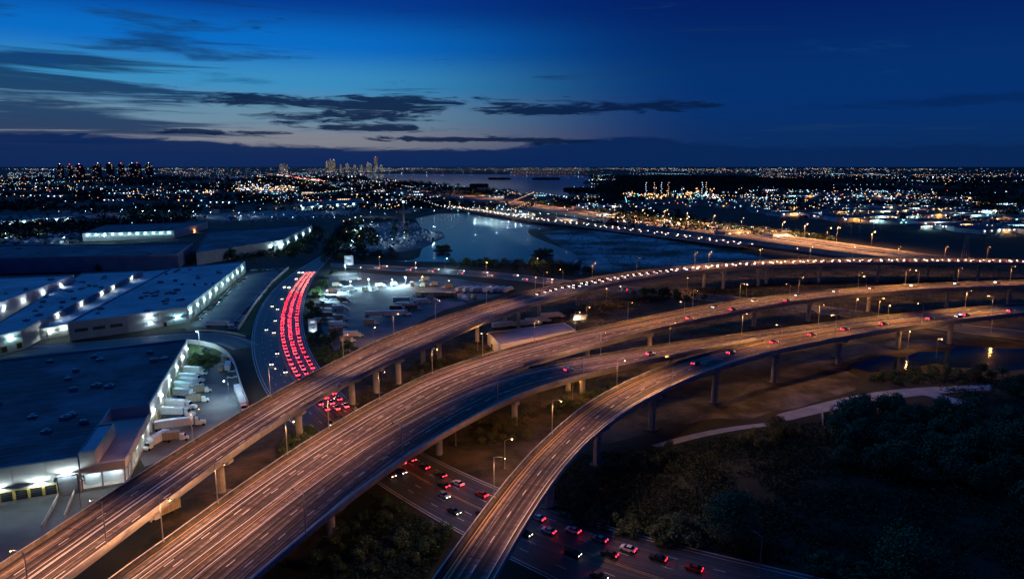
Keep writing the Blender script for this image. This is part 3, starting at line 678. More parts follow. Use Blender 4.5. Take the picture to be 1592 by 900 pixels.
# ---------------------------------------------------------------- flyovers
ST_A = [(-130.6,29.0,-112.6,26.4,12.6),(-129.6,35.0,-111.7,32.3,12.6),(-128.7,40.9,-110.7,38.3,12.6),(-127.7,46.9,-109.8,44.2,12.6),(-126.8,52.9,-108.8,50.2,12.6),(-125.8,58.9,-107.9,56.1,12.6),(-124.8,64.8,-107.0,62.1,12.6),(-123.9,70.8,-106.0,68.0,12.6),(-122.9,76.8,-105.1,74.0,12.6),(-122.0,82.7,-104.1,79.9,12.6),(-121.0,88.7,-103.2,85.9,12.6),(-120.1,94.7,-102.3,91.8,12.6),(-119.1,100.6,-101.3,97.7,12.6),(-118.1,106.6,-100.4,103.7,12.6),(-117.2,112.6,-99.4,109.6,12.6),(-116.2,118.5,-98.5,115.6,12.6),(-115.3,124.5,-97.6,121.5,12.6),(-114.3,130.5,-96.6,127.5,12.6),(-113.4,136.4,-95.7,133.4,12.6),(-112.4,142.4,-94.7,139.4,12.7),(-111.4,148.4,-93.8,145.3,12.7),(-110.5,154.3,-92.8,151.3,12.8),(-109.5,160.3,-91.9,157.2,12.8),(-108.5,166.3,-90.9,163.2,12.9),(-107.5,172.2,-90.0,169.1,12.9),(-106.5,178.2,-89.0,175.0,13.0),(-105.4,184.1,-88.0,181.0,13.0),(-104.4,190.1,-87.0,186.9,13.1),(-103.3,196.0,-85.9,192.8,13.1),(-102.2,202.0,-84.8,198.8,13.2),(-101.0,207.9,-83.7,204.7,13.2),(-99.8,213.8,-82.5,210.5,13.2),(-98.5,219.7,-81.2,216.3,13.3),(-97.2,225.6,-79.9,222.0,13.3),(-95.8,231.5,-78.5,227.5,13.4),(-94.4,237.4,-77.1,232.8,13.4),(-92.9,243.2,-75.6,238.0,13.5),(-91.4,249.1,-74.0,243.2,13.5),(-89.8,254.9,-72.2,248.6,13.6),(-88.1,260.7,-70.3,254.1,13.6),(-86.4,266.5,-68.3,259.7,13.7),(-84.7,272.3,-66.2,265.2,13.8),(-82.9,278.1,-63.9,270.7,13.8),(-81.1,283.8,-61.7,276.1,13.9),(-79.3,289.6,-59.4,281.3,14.0),(-77.4,295.3,-57.2,286.3,14.0),(-75.4,301.0,-54.9,291.2,14.1),(-73.5,306.8,-52.5,296.2,14.2),(-71.4,312.4,-50.1,301.3,14.2),(-69.3,318.1,-47.5,306.5,14.3),(-67.1,323.7,-44.8,311.8,14.4),(-64.8,329.3,-42.0,317.1,14.5),(-62.4,334.9,-39.3,322.4,14.5),(-59.9,340.4,-36.5,327.8,14.6),(-57.3,345.8,-33.7,333.1,14.7),(-54.6,351.2,-30.9,338.4,14.7),(-51.8,356.6,-28.1,343.8,14.8),(-48.9,361.8,-25.3,349.1,14.8),(-45.9,367.1,-22.6,354.5,14.9),(-42.9,372.3,-19.8,359.8,15.0),(-39.7,377.5,-17.0,365.1,15.0),(-36.6,382.6,-14.2,370.4,15.1),(-33.3,387.7,-11.3,375.7,15.1),(-30.1,392.8,-8.4,381.0,15.2),(-26.8,397.9,-5.5,386.2,15.2),(-23.5,403.0,-2.6,391.2,15.2),(-20.2,408.0,0.3,396.1,15.3),(-16.9,413.1,3.2,400.7,15.3),(-13.5,418.1,6.1,405.3,15.4),(-10.2,423.1,9.2,409.8,15.4),(-6.8,428.2,12.4,414.3,15.4),(-3.5,433.2,15.8,418.8,15.5),(-0.1,438.2,19.2,423.2,15.5),(3.3,443.2,22.6,427.5,15.5),(6.6,448.2,26.1,431.6,15.6),(10.0,453.2,29.7,435.8,15.6),(13.5,458.2,33.4,440.0,15.7),(17.2,462.9,37.0,444.6,15.7),(20.9,467.6,40.7,449.2,15.7),(24.7,472.2,44.5,453.8,15.8),(28.6,476.8,48.2,458.3,15.8),(32.5,481.4,51.9,462.6,15.8),(36.4,485.8,55.5,466.8,15.9),(40.4,490.3,59.2,470.9,15.9),(44.4,494.6,63.0,475.0,15.9),(48.6,498.9,66.9,479.1,16.0),(52.8,503.2,71.0,483.2,16.0),(57.2,507.3,75.3,487.3,16.0),(61.6,511.4,79.7,491.4,16.1),(66.1,515.4,84.2,495.3,16.1),(70.7,519.3,88.7,499.1,16.1),(75.4,523.0,93.1,502.7,16.2),(80.1,526.7,97.5,506.1,16.2),(84.8,530.3,101.8,509.4,16.3),(89.7,533.8,106.3,512.6,16.3),(94.6,537.3,111.0,515.8,16.3),(99.5,540.7,115.7,519.1,16.4),(104.5,544.0,120.6,522.3,16.4),(109.6,547.2,125.3,525.3,16.4),(114.6,550.4,130.0,528.2,16.5),(119.8,553.5,134.7,531.0,16.5),(124.9,556.6,139.4,533.8,16.5),(130.2,559.6,144.3,536.6,16.6),(135.4,562.5,149.4,539.4,16.6),(140.7,565.4,154.4,542.1,16.6),(146.1,568.2,159.4,544.8,16.7),(151.5,570.8,164.2,547.4,16.7),(157.0,573.4,169.0,549.9,16.7),(162.4,576.0,173.8,552.3,16.8),(167.9,578.6,178.8,554.6,16.8),(173.4,581.1,183.8,556.8,16.8),(178.9,583.5,188.7,558.8,16.9),(184.5,585.9,193.7,560.8,16.9),(190.1,588.2,198.8,562.7,16.9),(195.7,590.3,203.9,564.6,16.9),(201.4,592.3,209.1,566.4,16.9),(207.1,594.2,214.2,568.1,16.9),(212.9,595.9,219.4,569.7,17.0),(218.6,597.6,224.7,571.3,17.0),(224.4,599.2,230.1,572.8,17.0),(230.3,600.7,235.7,574.2,17.0),(236.1,602.0,241.3,575.5,17.0),(242.0,603.3,246.8,576.7,17.0),(247.9,604.5,252.2,577.9,17.0),(253.8,605.6,257.6,578.9,17.0),(259.7,606.6,263.0,579.8,17.0),(265.6,607.5,268.6,580.7,17.0),(271.5,608.3,274.2,581.5,17.0),(277.5,609.1,279.7,582.2,17.0),(283.4,609.8,285.2,582.8,17.0),(289.3,610.4,290.7,583.4,17.0),(295.3,610.9,296.2,584.0,17.0),(301.2,611.4,301.9,584.4,17.0),(307.2,611.9,307.7,584.9,17.0),(313.2,612.3,313.7,585.3,17.0),(319.2,612.6,319.6,585.6,17.0),(325.2,612.9,325.6,585.9,17.0),(331.3,613.2,331.6,586.2,17.0),(337.2,613.4,337.4,586.4,17.0),(343.2,613.5,343.2,586.5,17.0),(349.2,613.6,348.7,586.6,17.0),(355.1,613.6,354.2,586.7,17.0),(361.0,613.6,359.8,586.6,17.0),(367.0,613.5,365.5,586.6,17.0),(373.0,613.4,371.4,586.4,17.0),(379.0,613.2,377.4,586.2,17.0),(385.1,612.9,383.4,585.9,17.0),(391.1,612.5,389.4,585.6,17.0),(397.1,612.1,395.4,585.2,17.0),(403.1,611.7,401.4,584.8,17.0),(409.1,611.2,407.4,584.3,17.0),(415.2,610.7,413.4,583.8,17.0),(421.2,610.2,419.4,583.3,17.0),(427.2,609.7,425.4,582.7,17.0),(433.2,609.1,431.4,582.2,17.0),(439.2,608.5,437.4,581.6,17.0),(445.2,607.9,443.4,581.0,17.0),(451.2,607.4,449.4,580.4,17.0),(457.2,606.8,455.4,579.8,17.0),(463.2,606.2,461.3,579.3,17.0),(469.2,605.6,467.3,578.7,17.0),(475.2,605.0,473.3,578.1,17.0),(481.2,604.4,479.3,577.5,17.0),(487.1,603.8,485.3,576.9,17.0),(493.1,603.3,491.3,576.3,17.0),(499.1,602.7,497.3,575.7,17.0),(505.1,602.1,503.3,575.2,17.0),(511.1,601.5,509.3,574.6,17.0),(517.1,600.9,515.3,574.0,17.0),(523.1,600.3,521.3,573.4,17.0),(529.1,599.6,527.3,573.0,17.0),(535.1,598.7,533.3,572.7,17.0),(541.1,597.8,539.3,572.4,17.0),(547.0,596.9,545.3,572.2,17.0),(553.0,596.0,551.3,571.9,17.0),(559.0,595.1,557.4,571.6,17.0),(565.0,594.2,563.4,571.4,17.0),(570.9,593.2,569.4,571.1,17.0),(576.9,592.3,575.4,570.8,17.0),(582.9,591.4,581.4,570.6,17.0),(588.9,590.5,587.4,570.3,17.0),(594.8,589.6,593.5,570.0,17.0),(600.8,588.7,599.5,569.8,17.0),(606.8,587.8,605.5,569.5,17.0),(612.8,586.9,611.5,569.2,17.0),(618.7,586.0,617.5,569.0,17.0),(624.7,585.1,623.5,568.7,17.0),(630.7,584.2,629.5,568.4,17.0),(636.7,583.3,635.6,568.2,17.0),(642.7,582.4,641.6,567.9,17.0),(648.6,581.5,647.6,567.6,17.0),(654.6,580.6,653.6,567.3,17.0),(660.6,579.7,659.6,567.1,17.0),(666.6,578.8,665.4,566.8,17.0),(672.5,577.9,671.0,566.6,17.0),(678.5,577.0,676.0,566.3,17.0),(684.5,576.1,680.2,566.2,17.0),(690.5,575.1,683.2,566.0,17.0),(696.4,574.2,685.1,565.9,17.0),(702.4,573.3,686.1,565.9,17.0),(708.4,572.4,686.7,565.9,17.0)]
ST_B = [(-108.3,46.4,-98.8,47.5,11.6),(-106.9,52.2,-97.5,52.2,11.6),(-105.5,58.1,-96.0,57.1,11.6),(-104.0,64.0,-94.5,62.4,11.6),(-102.6,69.8,-92.9,67.9,11.6),(-101.1,75.7,-91.3,73.6,11.6),(-99.7,81.6,-89.6,79.3,11.6),(-98.3,87.4,-87.9,85.1,11.6),(-96.8,93.3,-86.3,90.9,11.6),(-95.4,99.2,-84.6,96.7,11.6),(-93.9,105.0,-82.9,102.5,11.6),(-92.5,110.9,-81.2,108.2,11.6),(-91.0,116.8,-79.5,114.0,11.6),(-89.6,122.6,-77.9,119.8,11.6),(-88.2,128.5,-76.2,125.6,11.6),(-86.7,134.4,-74.5,131.4,11.6),(-85.3,140.2,-72.8,137.2,11.6),(-83.8,146.1,-71.1,142.9,11.6),(-82.3,151.9,-69.4,148.7,11.6),(-80.9,157.8,-67.7,154.5,11.6),(-79.4,163.6,-65.9,160.2,11.6),(-77.8,169.5,-64.2,166.0,11.7),(-76.3,175.3,-62.3,171.7,11.7),(-74.7,181.1,-60.5,177.3,11.7),(-73.0,187.0,-58.6,182.8,11.7),(-71.3,192.8,-56.7,188.2,11.7),(-69.6,198.5,-54.8,193.3,11.7),(-67.8,204.3,-52.9,198.4,11.7),(-65.9,210.0,-50.8,203.5,11.7),(-64.0,215.8,-48.6,208.7,11.7),(-62.0,221.5,-46.2,214.0,11.7),(-59.9,227.1,-43.8,219.3,11.7),(-57.8,232.8,-41.2,224.7,11.8),(-55.5,238.4,-38.5,229.8,11.8),(-53.3,244.0,-35.8,234.8,11.8),(-50.9,249.5,-33.1,239.6,11.8),(-48.4,255.0,-30.4,244.2,11.8),(-45.9,260.5,-27.5,248.8,11.8),(-43.2,265.9,-24.5,253.4,11.9),(-40.5,271.3,-21.5,257.9,11.9),(-37.6,276.6,-18.3,262.3,11.9),(-34.3,281.6,-15.4,266.8,12.0),(-30.8,286.5,-12.2,271.3,12.0),(-27.3,291.3,-8.9,275.8,12.1),(-23.6,296.0,-5.5,280.3,12.1),(-19.7,300.6,-1.9,284.6,12.2),(-15.8,305.2,1.7,288.7,12.3),(-11.8,309.6,5.4,292.8,12.3),(-7.6,313.9,9.2,296.7,12.4),(-3.4,318.1,13.2,300.7,12.5),(1.0,322.3,17.4,304.8,12.6),(5.4,326.3,21.8,308.8,12.7),(9.9,330.4,26.3,312.8,12.8),(14.5,334.3,30.8,316.7,12.9),(19.1,338.2,35.4,320.6,13.0),(23.7,342.1,40.0,324.5,13.1),(28.3,345.9,44.7,328.3,13.2),(33.0,349.6,49.3,332.0,13.3),(37.8,353.3,53.7,335.8,13.4),(42.7,356.8,58.1,339.5,13.5),(47.6,360.4,62.3,343.0,13.6),(52.4,364.0,66.4,346.4,13.7),(57.3,367.6,70.7,349.9,13.8),(62.1,371.2,75.1,353.4,13.9),(67.0,374.8,79.7,357.0,13.9),(71.8,378.4,84.5,360.6,14.0),(76.7,382.0,89.3,364.2,14.1),(81.5,385.6,94.1,367.7,14.2),(86.3,389.2,99.0,371.3,14.2),(91.2,392.8,103.9,374.8,14.3),(96.1,396.4,108.8,378.2,14.4),(100.9,400.0,113.7,381.7,14.4),(105.9,403.5,118.7,385.1,14.5),(110.8,406.9,123.6,388.6,14.5),(115.8,410.3,128.6,392.0,14.5),(120.8,413.7,133.5,395.4,14.6),(125.9,416.9,138.5,398.9,14.6),(131.0,420.1,143.4,402.3,14.6),(136.2,423.2,148.4,405.7,14.6),(141.4,426.3,153.4,409.0,14.7),(146.7,429.2,158.3,412.2,14.7),(152.0,432.1,163.3,415.4,14.7),(157.3,435.0,168.1,418.4,14.7),(162.7,437.7,172.8,421.2,14.7),(168.1,440.5,177.5,423.9,14.8),(173.5,443.1,182.3,426.5,14.8),(178.9,445.8,187.3,429.2,14.8),(184.4,448.3,192.5,431.8,14.8),(189.9,450.9,197.8,434.4,14.8),(195.4,453.4,203.2,436.9,14.9),(200.9,455.8,208.7,439.3,14.9),(206.4,458.2,214.2,441.6,14.9),(212.0,460.5,219.6,443.9,14.9),(217.6,462.8,224.8,445.9,14.9),(223.2,465.0,229.9,447.9,14.9),(228.8,467.2,235.0,449.8,14.9),(234.5,469.4,240.2,451.7,15.0),(240.1,471.5,245.5,453.6,15.0),(245.8,473.5,251.0,455.5,15.0),(251.5,475.5,256.7,457.4,15.0),(257.3,477.4,262.4,459.2,15.0),(263.0,479.3,268.1,461.0,15.0),(268.8,481.1,273.8,462.8,15.0),(274.6,482.8,279.6,464.5,15.0),(280.4,484.4,285.4,466.1,15.0),(286.2,486.0,291.2,467.7,15.0),(292.0,487.5,297.0,469.2,15.0),(297.9,489.0,302.9,470.6,15.0),(303.8,490.3,308.7,472.0,15.0),(309.7,491.6,314.5,473.3,15.0),(315.6,492.9,320.2,474.5,15.0),(321.5,494.1,325.8,475.6,15.0),(327.4,495.2,331.1,476.7,15.0),(333.4,496.3,336.5,477.7,15.0),(339.3,497.4,341.9,478.6,15.0),(345.2,498.5,347.5,479.6,15.0),(351.2,499.6,353.2,480.5,15.0),(357.1,500.7,359.1,481.5,15.0),(363.1,501.7,365.0,482.5,15.0),(369.0,502.7,370.9,483.4,15.0),(375.0,503.8,376.9,484.3,15.0),(380.9,504.8,382.8,485.3,15.0),(386.9,505.9,388.8,486.2,15.0),(392.8,506.9,394.7,487.2,15.0),(398.8,507.9,400.7,488.1,15.0),(404.7,509.0,406.6,489.1,15.0),(410.7,510.0,412.6,490.0,15.0),(416.6,511.0,418.5,491.0,15.0),(422.6,512.1,424.4,491.9,15.0),(428.5,513.1,430.4,492.8,15.0),(434.5,514.1,436.3,493.8,15.0),(440.4,515.2,442.3,494.7,15.0),(446.4,516.2,448.2,495.7,15.0),(452.3,517.2,454.2,496.6,15.0),(458.3,518.3,460.2,497.6,15.0),(464.2,519.3,466.2,498.5,15.0),(470.2,520.3,472.3,499.5,15.0),(476.1,521.4,478.6,500.5,15.0),(482.1,522.4,485.1,501.5,15.0),(488.0,523.4,491.6,502.6,15.0),(494.0,524.5,498.1,503.6,15.0),(499.9,525.5,504.4,504.6,15.0),(505.9,526.6,510.6,505.6,15.0),(511.8,527.6,516.6,506.5,15.0),(517.8,528.6,522.6,507.5,15.0),(523.7,529.7,528.5,508.4,15.0),(529.7,530.7,534.5,509.3,15.0),(535.6,531.7,540.4,510.3,15.0),(541.6,532.8,546.4,511.2,15.0),(547.5,533.8,552.3,512.2,15.0),(553.5,534.8,558.2,513.1,15.0),(559.4,535.9,564.0,514.0,15.0),(565.4,536.9,569.5,514.9,15.0),(571.3,537.9,574.5,515.7,15.0),(577.3,539.0,578.6,516.3,15.0),(583.2,540.0,581.6,516.8,15.0),(589.1,540.7,583.5,517.4,15.0),(594.6,540.7,585.0,518.7,15.0),(599.4,540.4,586.7,520.1,15.0)]
ST_D = [(-97.8,47.2,-83.3,47.7,11.6),(-96.2,53.1,-82.2,51.3,11.6),(-94.5,59.0,-80.9,55.3,11.6),(-92.9,64.8,-79.4,60.0,11.6),(-91.3,70.7,-77.7,65.3,11.6),(-89.7,76.6,-75.8,71.1,11.6),(-88.0,82.4,-73.9,77.1,11.6),(-86.4,88.3,-71.9,83.4,11.6),(-84.8,94.2,-69.9,89.7,11.6),(-83.2,100.0,-67.9,96.0,11.6),(-81.5,105.9,-65.9,102.1,11.6),(-79.9,111.8,-64.0,108.0,11.6),(-78.3,117.6,-62.2,113.8,11.6),(-76.7,123.5,-60.3,119.6,11.6),(-75.0,129.3,-58.5,125.4,11.6),(-73.4,135.2,-56.6,131.1,11.6),(-71.8,141.1,-54.8,136.9,11.7),(-70.1,146.9,-53.0,142.5,11.7),(-68.4,152.8,-51.1,148.1,11.7),(-66.7,158.6,-49.3,153.5,11.7),(-65.0,164.5,-47.6,158.7,11.7),(-63.2,170.3,-45.7,163.8,11.7),(-61.4,176.1,-43.8,169.0,11.7),(-59.5,181.9,-41.8,174.3,11.7),(-57.6,187.6,-39.6,179.7,11.7),(-55.5,193.4,-37.3,185.2,11.7),(-53.4,199.1,-34.9,190.6,11.7),(-51.2,204.8,-32.4,195.9,11.8),(-48.9,210.4,-29.9,201.0,11.8),(-46.4,215.9,-27.4,205.8,11.8),(-43.8,221.4,-24.8,210.6,11.8),(-41.1,226.9,-22.1,215.4,11.8),(-38.3,232.3,-19.2,220.3,11.9),(-35.4,237.6,-16.1,225.2,11.9),(-32.4,242.9,-13.0,230.2,11.9),(-29.2,248.1,-9.8,235.1,12.0),(-25.9,253.2,-6.7,239.7,12.0),(-22.5,258.2,-3.5,244.2,12.1),(-18.9,263.1,-0.4,248.3,12.2),(-15.1,267.8,2.8,252.3,12.2),(-11.1,272.4,6.2,256.1,12.3),(-6.9,276.7,9.7,259.7,12.4),(-2.4,280.7,13.3,263.1,12.5),(2.3,284.5,17.2,266.5,12.6),(7.2,288.0,21.3,269.7,12.7),(12.3,291.3,25.6,273.0,12.8),(17.6,294.3,30.3,276.2,12.9),(23.0,297.1,35.1,279.5,13.0),(28.5,299.7,40.1,282.7,13.2),(33.9,302.4,45.1,286.0,13.3),(39.5,304.9,50.3,289.2,13.4),(44.9,307.6,55.4,292.3,13.5),(50.4,310.2,60.6,295.4,13.6),(55.9,312.8,65.8,298.5,13.8),(61.4,315.5,71.0,301.5,13.9),(66.9,318.1,76.3,304.5,14.0),(72.4,320.7,81.5,307.5,14.1),(77.9,323.2,86.7,310.4,14.2),(83.5,325.7,91.8,313.3,14.3),(89.1,328.1,96.7,316.1,14.4),(94.7,330.5,101.5,318.8,14.5),(100.3,332.8,106.3,321.5,14.6),(105.9,335.1,111.1,324.1,14.7),(111.6,337.3,116.1,326.8,14.8),(117.3,339.6,121.3,329.5,14.9),(122.9,341.8,126.5,332.3,15.0),(128.6,344.1,131.9,335.1,15.1),(134.2,346.4,137.2,337.8,15.1),(139.8,348.7,142.6,340.5,15.2),(145.5,351.0,148.1,343.2,15.3),(151.1,353.3,153.5,345.8,15.3),(156.7,355.7,159.0,348.4,15.4),(162.3,358.1,164.5,350.8,15.4),(167.9,360.5,170.0,353.3,15.4),(173.4,363.0,175.6,355.7,15.5),(179.0,365.4,181.2,358.0,15.5),(184.6,367.8,186.7,360.3,15.5),(190.2,370.3,192.3,362.6,15.5),(195.8,372.7,198.0,364.8,15.5),(201.4,375.0,203.6,367.0,15.5),(207.0,377.4,209.2,369.2,15.5),(212.6,379.7,214.9,371.4,15.5),(218.3,382.0,220.5,373.5,15.5),(223.9,384.2,226.2,375.5,15.5),(229.6,386.4,231.9,377.6,15.5),(235.3,388.6,237.6,379.6,15.5),(241.0,390.7,243.3,381.5,15.5),(246.7,392.8,249.1,383.4,15.5),(252.5,394.8,254.8,385.3,15.5),(258.3,396.7,260.6,387.1,15.5),(264.0,398.5,266.3,388.9,15.5),(269.9,400.3,272.1,390.7,15.5),(275.7,402.1,277.9,392.5,15.5),(281.5,403.7,283.7,394.2,15.5),(287.4,405.4,289.4,396.0,15.5),(293.3,407.0,295.2,397.7,15.5),(299.2,408.5,301.0,399.4,15.5),(305.1,410.1,306.8,401.1,15.5),(310.9,411.6,312.6,402.8,15.5),(316.8,413.1,318.4,404.5,15.5),(322.7,414.7,324.2,406.2,15.5),(328.6,416.2,330.0,407.9,15.5),(334.5,417.7,335.8,409.6,15.5),(340.4,419.3,341.6,411.3,15.5),(346.3,420.8,347.4,413.0,15.5),(352.2,422.3,353.2,414.7,15.5),(358.1,423.9,359.0,416.4,15.5),(364.0,425.4,364.8,418.1,15.5),(369.9,426.9,370.6,419.8,15.5),(375.8,428.4,376.5,421.5,15.5),(381.7,430.0,382.3,423.2,15.5),(387.5,431.5,388.3,425.0,15.5),(393.4,433.0,394.5,426.8,15.5),(399.3,434.6,400.8,428.6,15.5),(405.2,436.1,407.2,430.5,15.5),(411.1,437.6,413.5,432.3,15.5),(417.0,439.2,419.6,434.1,15.5),(422.9,440.7,425.6,435.9,15.5),(428.8,442.2,431.5,437.6,15.5),(434.7,443.7,437.3,439.3,15.5),(440.6,445.3,443.1,441.0,15.5),(446.5,446.8,448.9,442.7,15.5),(452.4,448.3,454.7,444.4,15.5),(458.2,449.9,460.5,446.1,15.5),(464.1,451.4,466.3,447.8,15.5),(470.0,452.9,472.1,449.5,15.5),(475.9,454.5,477.9,451.2,15.5),(481.8,456.0,483.7,452.9,15.5),(487.7,457.5,489.5,454.6,15.5),(493.6,459.0,495.2,456.3,15.5),(499.5,460.6,500.8,457.9,15.5),(505.4,462.1,506.0,459.5,15.5),(511.3,463.6,510.5,460.8,15.5),(517.2,465.2,514.1,461.8,15.5),(523.1,466.7,516.6,462.6,15.5),(528.9,468.2,518.5,463.1,15.5)]
ST_C = [(-39.6,50.1,-27.2,50.0,16.1),(-37.8,55.9,-25.7,54.7,16.1),(-36.0,61.8,-24.2,59.6,16.1),(-34.3,67.6,-22.6,64.8,16.1),(-32.5,73.4,-20.9,70.3,16.2),(-30.7,79.3,-19.2,76.0,16.2),(-28.9,85.1,-17.4,81.8,16.2),(-27.2,90.9,-15.6,87.5,16.2),(-25.4,96.7,-13.9,93.3,16.2),(-23.6,102.6,-12.1,99.1,16.2),(-21.8,108.4,-10.3,104.8,16.2),(-20.1,114.2,-8.6,110.6,16.2),(-18.3,120.1,-6.8,116.4,16.2),(-16.5,125.9,-5.0,122.1,16.2),(-14.7,131.7,-3.2,127.9,16.2),(-12.9,137.5,-1.4,133.7,16.2),(-11.1,143.3,0.4,139.4,16.2),(-9.2,149.1,2.2,145.2,16.2),(-7.3,154.9,4.1,150.9,16.2),(-5.3,160.7,6.1,156.6,16.2),(-3.3,166.4,8.1,162.3,16.2),(-1.2,172.1,10.2,167.9,16.3),(1.0,177.8,12.4,173.5,16.3),(3.2,183.5,14.7,179.0,16.3),(5.5,189.1,17.1,184.4,16.3),(8.0,194.7,19.5,189.5,16.3),(10.5,200.2,21.9,194.4,16.3),(13.1,205.7,24.4,199.2,16.3),(15.8,211.2,27.1,204.0,16.3),(18.6,216.6,30.0,208.9,16.3),(21.5,221.9,33.1,213.9,16.4),(24.5,227.2,36.3,218.8,16.4),(27.7,232.4,39.8,223.8,16.4),(31.0,237.5,43.3,228.7,16.4),(34.4,242.6,46.9,233.5,16.4),(38.0,247.5,50.6,238.1,16.3),(41.6,252.3,54.3,242.6,16.3),(45.4,257.1,57.9,247.0,16.3),(49.4,261.7,61.6,251.1,16.3),(53.4,266.3,65.2,255.1,16.3),(57.5,270.7,69.0,259.1,16.3),(61.8,275.1,73.0,263.1,16.2),(66.1,279.4,77.2,267.2,16.2),(70.5,283.6,81.5,271.4,16.2),(75.0,287.7,85.9,275.4,16.1),(79.6,291.7,90.4,279.5,16.1),(84.2,295.6,94.9,283.4,16.1),(88.9,299.5,99.5,287.2,16.0),(93.7,303.3,104.2,291.0,16.0),(98.5,307.1,108.8,294.6,15.9),(103.3,310.8,113.3,298.0,15.9),(108.2,314.4,117.7,301.2,15.9),(113.1,318.0,122.2,304.3,15.8),(118.1,321.5,126.7,307.4,15.8),(123.1,324.9,131.5,310.5,15.7),(128.2,328.3,136.4,313.7,15.7),(133.3,331.6,141.5,316.8,15.7),(138.5,334.8,146.6,319.9,15.6),(143.7,337.9,151.8,323.0,15.6),(149.0,341.0,157.0,326.0,15.6),(154.3,344.0,162.3,328.9,15.6),(159.7,346.8,167.6,331.8,15.6),(165.1,349.6,172.9,334.7,15.5),(170.6,352.3,178.3,337.5,15.5),(176.1,354.9,183.6,340.3,15.5),(181.6,357.4,189.0,343.0,15.5),(187.2,359.8,194.4,345.7,15.5),(192.8,362.2,199.8,348.3,15.5),(198.4,364.5,205.3,350.9,15.5),(204.1,366.8,210.8,353.4,15.5),(209.8,369.0,216.3,355.9,15.5),(215.4,371.2,221.8,358.4,15.5),(221.1,373.3,227.3,360.8,15.5),(226.9,375.4,232.9,363.1,15.5),(232.6,377.5,238.5,365.4,15.5),(238.4,379.5,244.1,367.7,15.5),(244.1,381.4,249.7,370.0,15.5),(249.9,383.4,255.3,372.2,15.5),(255.7,385.3,260.9,374.4,15.5),(261.5,387.2,266.5,376.5,15.5),(267.3,389.0,272.2,378.7,15.5),(273.1,390.8,277.8,380.8,15.5),(278.9,392.6,283.5,383.0,15.5),(284.7,394.4,289.1,385.1,15.5),(290.6,396.2,294.8,387.2,15.5),(296.4,398.0,300.4,389.4,15.5),(302.2,399.7,306.1,391.5,15.5),(308.1,401.5,311.7,393.6,15.5),(313.9,403.2,317.4,395.7,15.5),(319.7,404.9,323.0,397.8,15.5),(325.6,406.7,328.7,400.0,15.5),(331.4,408.4,334.3,402.1,15.5),(337.3,410.2,340.0,404.2,15.5),(343.1,411.9,345.6,406.3,15.5),(348.9,413.6,351.3,408.5,15.5),(354.8,415.4,356.9,410.6,15.5),(360.6,417.1,362.6,412.7,15.5),(366.4,418.9,368.2,414.8,15.5),(372.3,420.6,373.9,417.0,15.5),(378.1,422.3,379.5,419.1,15.5),(384.0,424.1,385.2,421.2,15.5),(389.8,425.8,390.8,423.3,15.5),(395.6,427.6,396.5,425.4,15.5),(401.5,429.3,402.1,427.6,15.5),(407.3,431.1,407.8,429.7,15.5),(413.1,432.8,413.4,431.8,15.5),(419.0,434.5,419.1,433.9,15.5),(424.8,436.3,424.7,436.1,15.5),(430.7,438.0,430.4,438.2,15.5),(436.5,439.8,436.0,440.3,15.5),(442.3,441.5,441.7,442.4,15.5),(448.2,443.2,447.3,444.6,15.5),(454.0,445.0,453.0,446.7,15.5),(459.8,446.7,458.6,448.8,15.5),(465.7,448.5,464.3,450.9,15.5),(471.5,450.2,469.9,453.0,15.5),(477.4,451.9,475.6,455.2,15.5),(483.2,453.7,481.2,457.3,15.5),(489.0,455.4,486.6,459.3,15.5),(494.9,457.2,491.7,461.2,15.5),(500.7,458.9,496.1,462.9,15.5),(506.5,460.6,499.5,464.2,15.5),(512.4,462.4,502.0,465.1,15.5),(518.2,464.1,503.9,465.8,15.5)]
def near_any(p, ST, t, lim):
    for f in ST:
        if math.hypot(lerp(f[0], f[2], t) - p[0], lerp(f[1], f[3], t) - p[1]) < lim:
            return True
    return False
VIA = {}
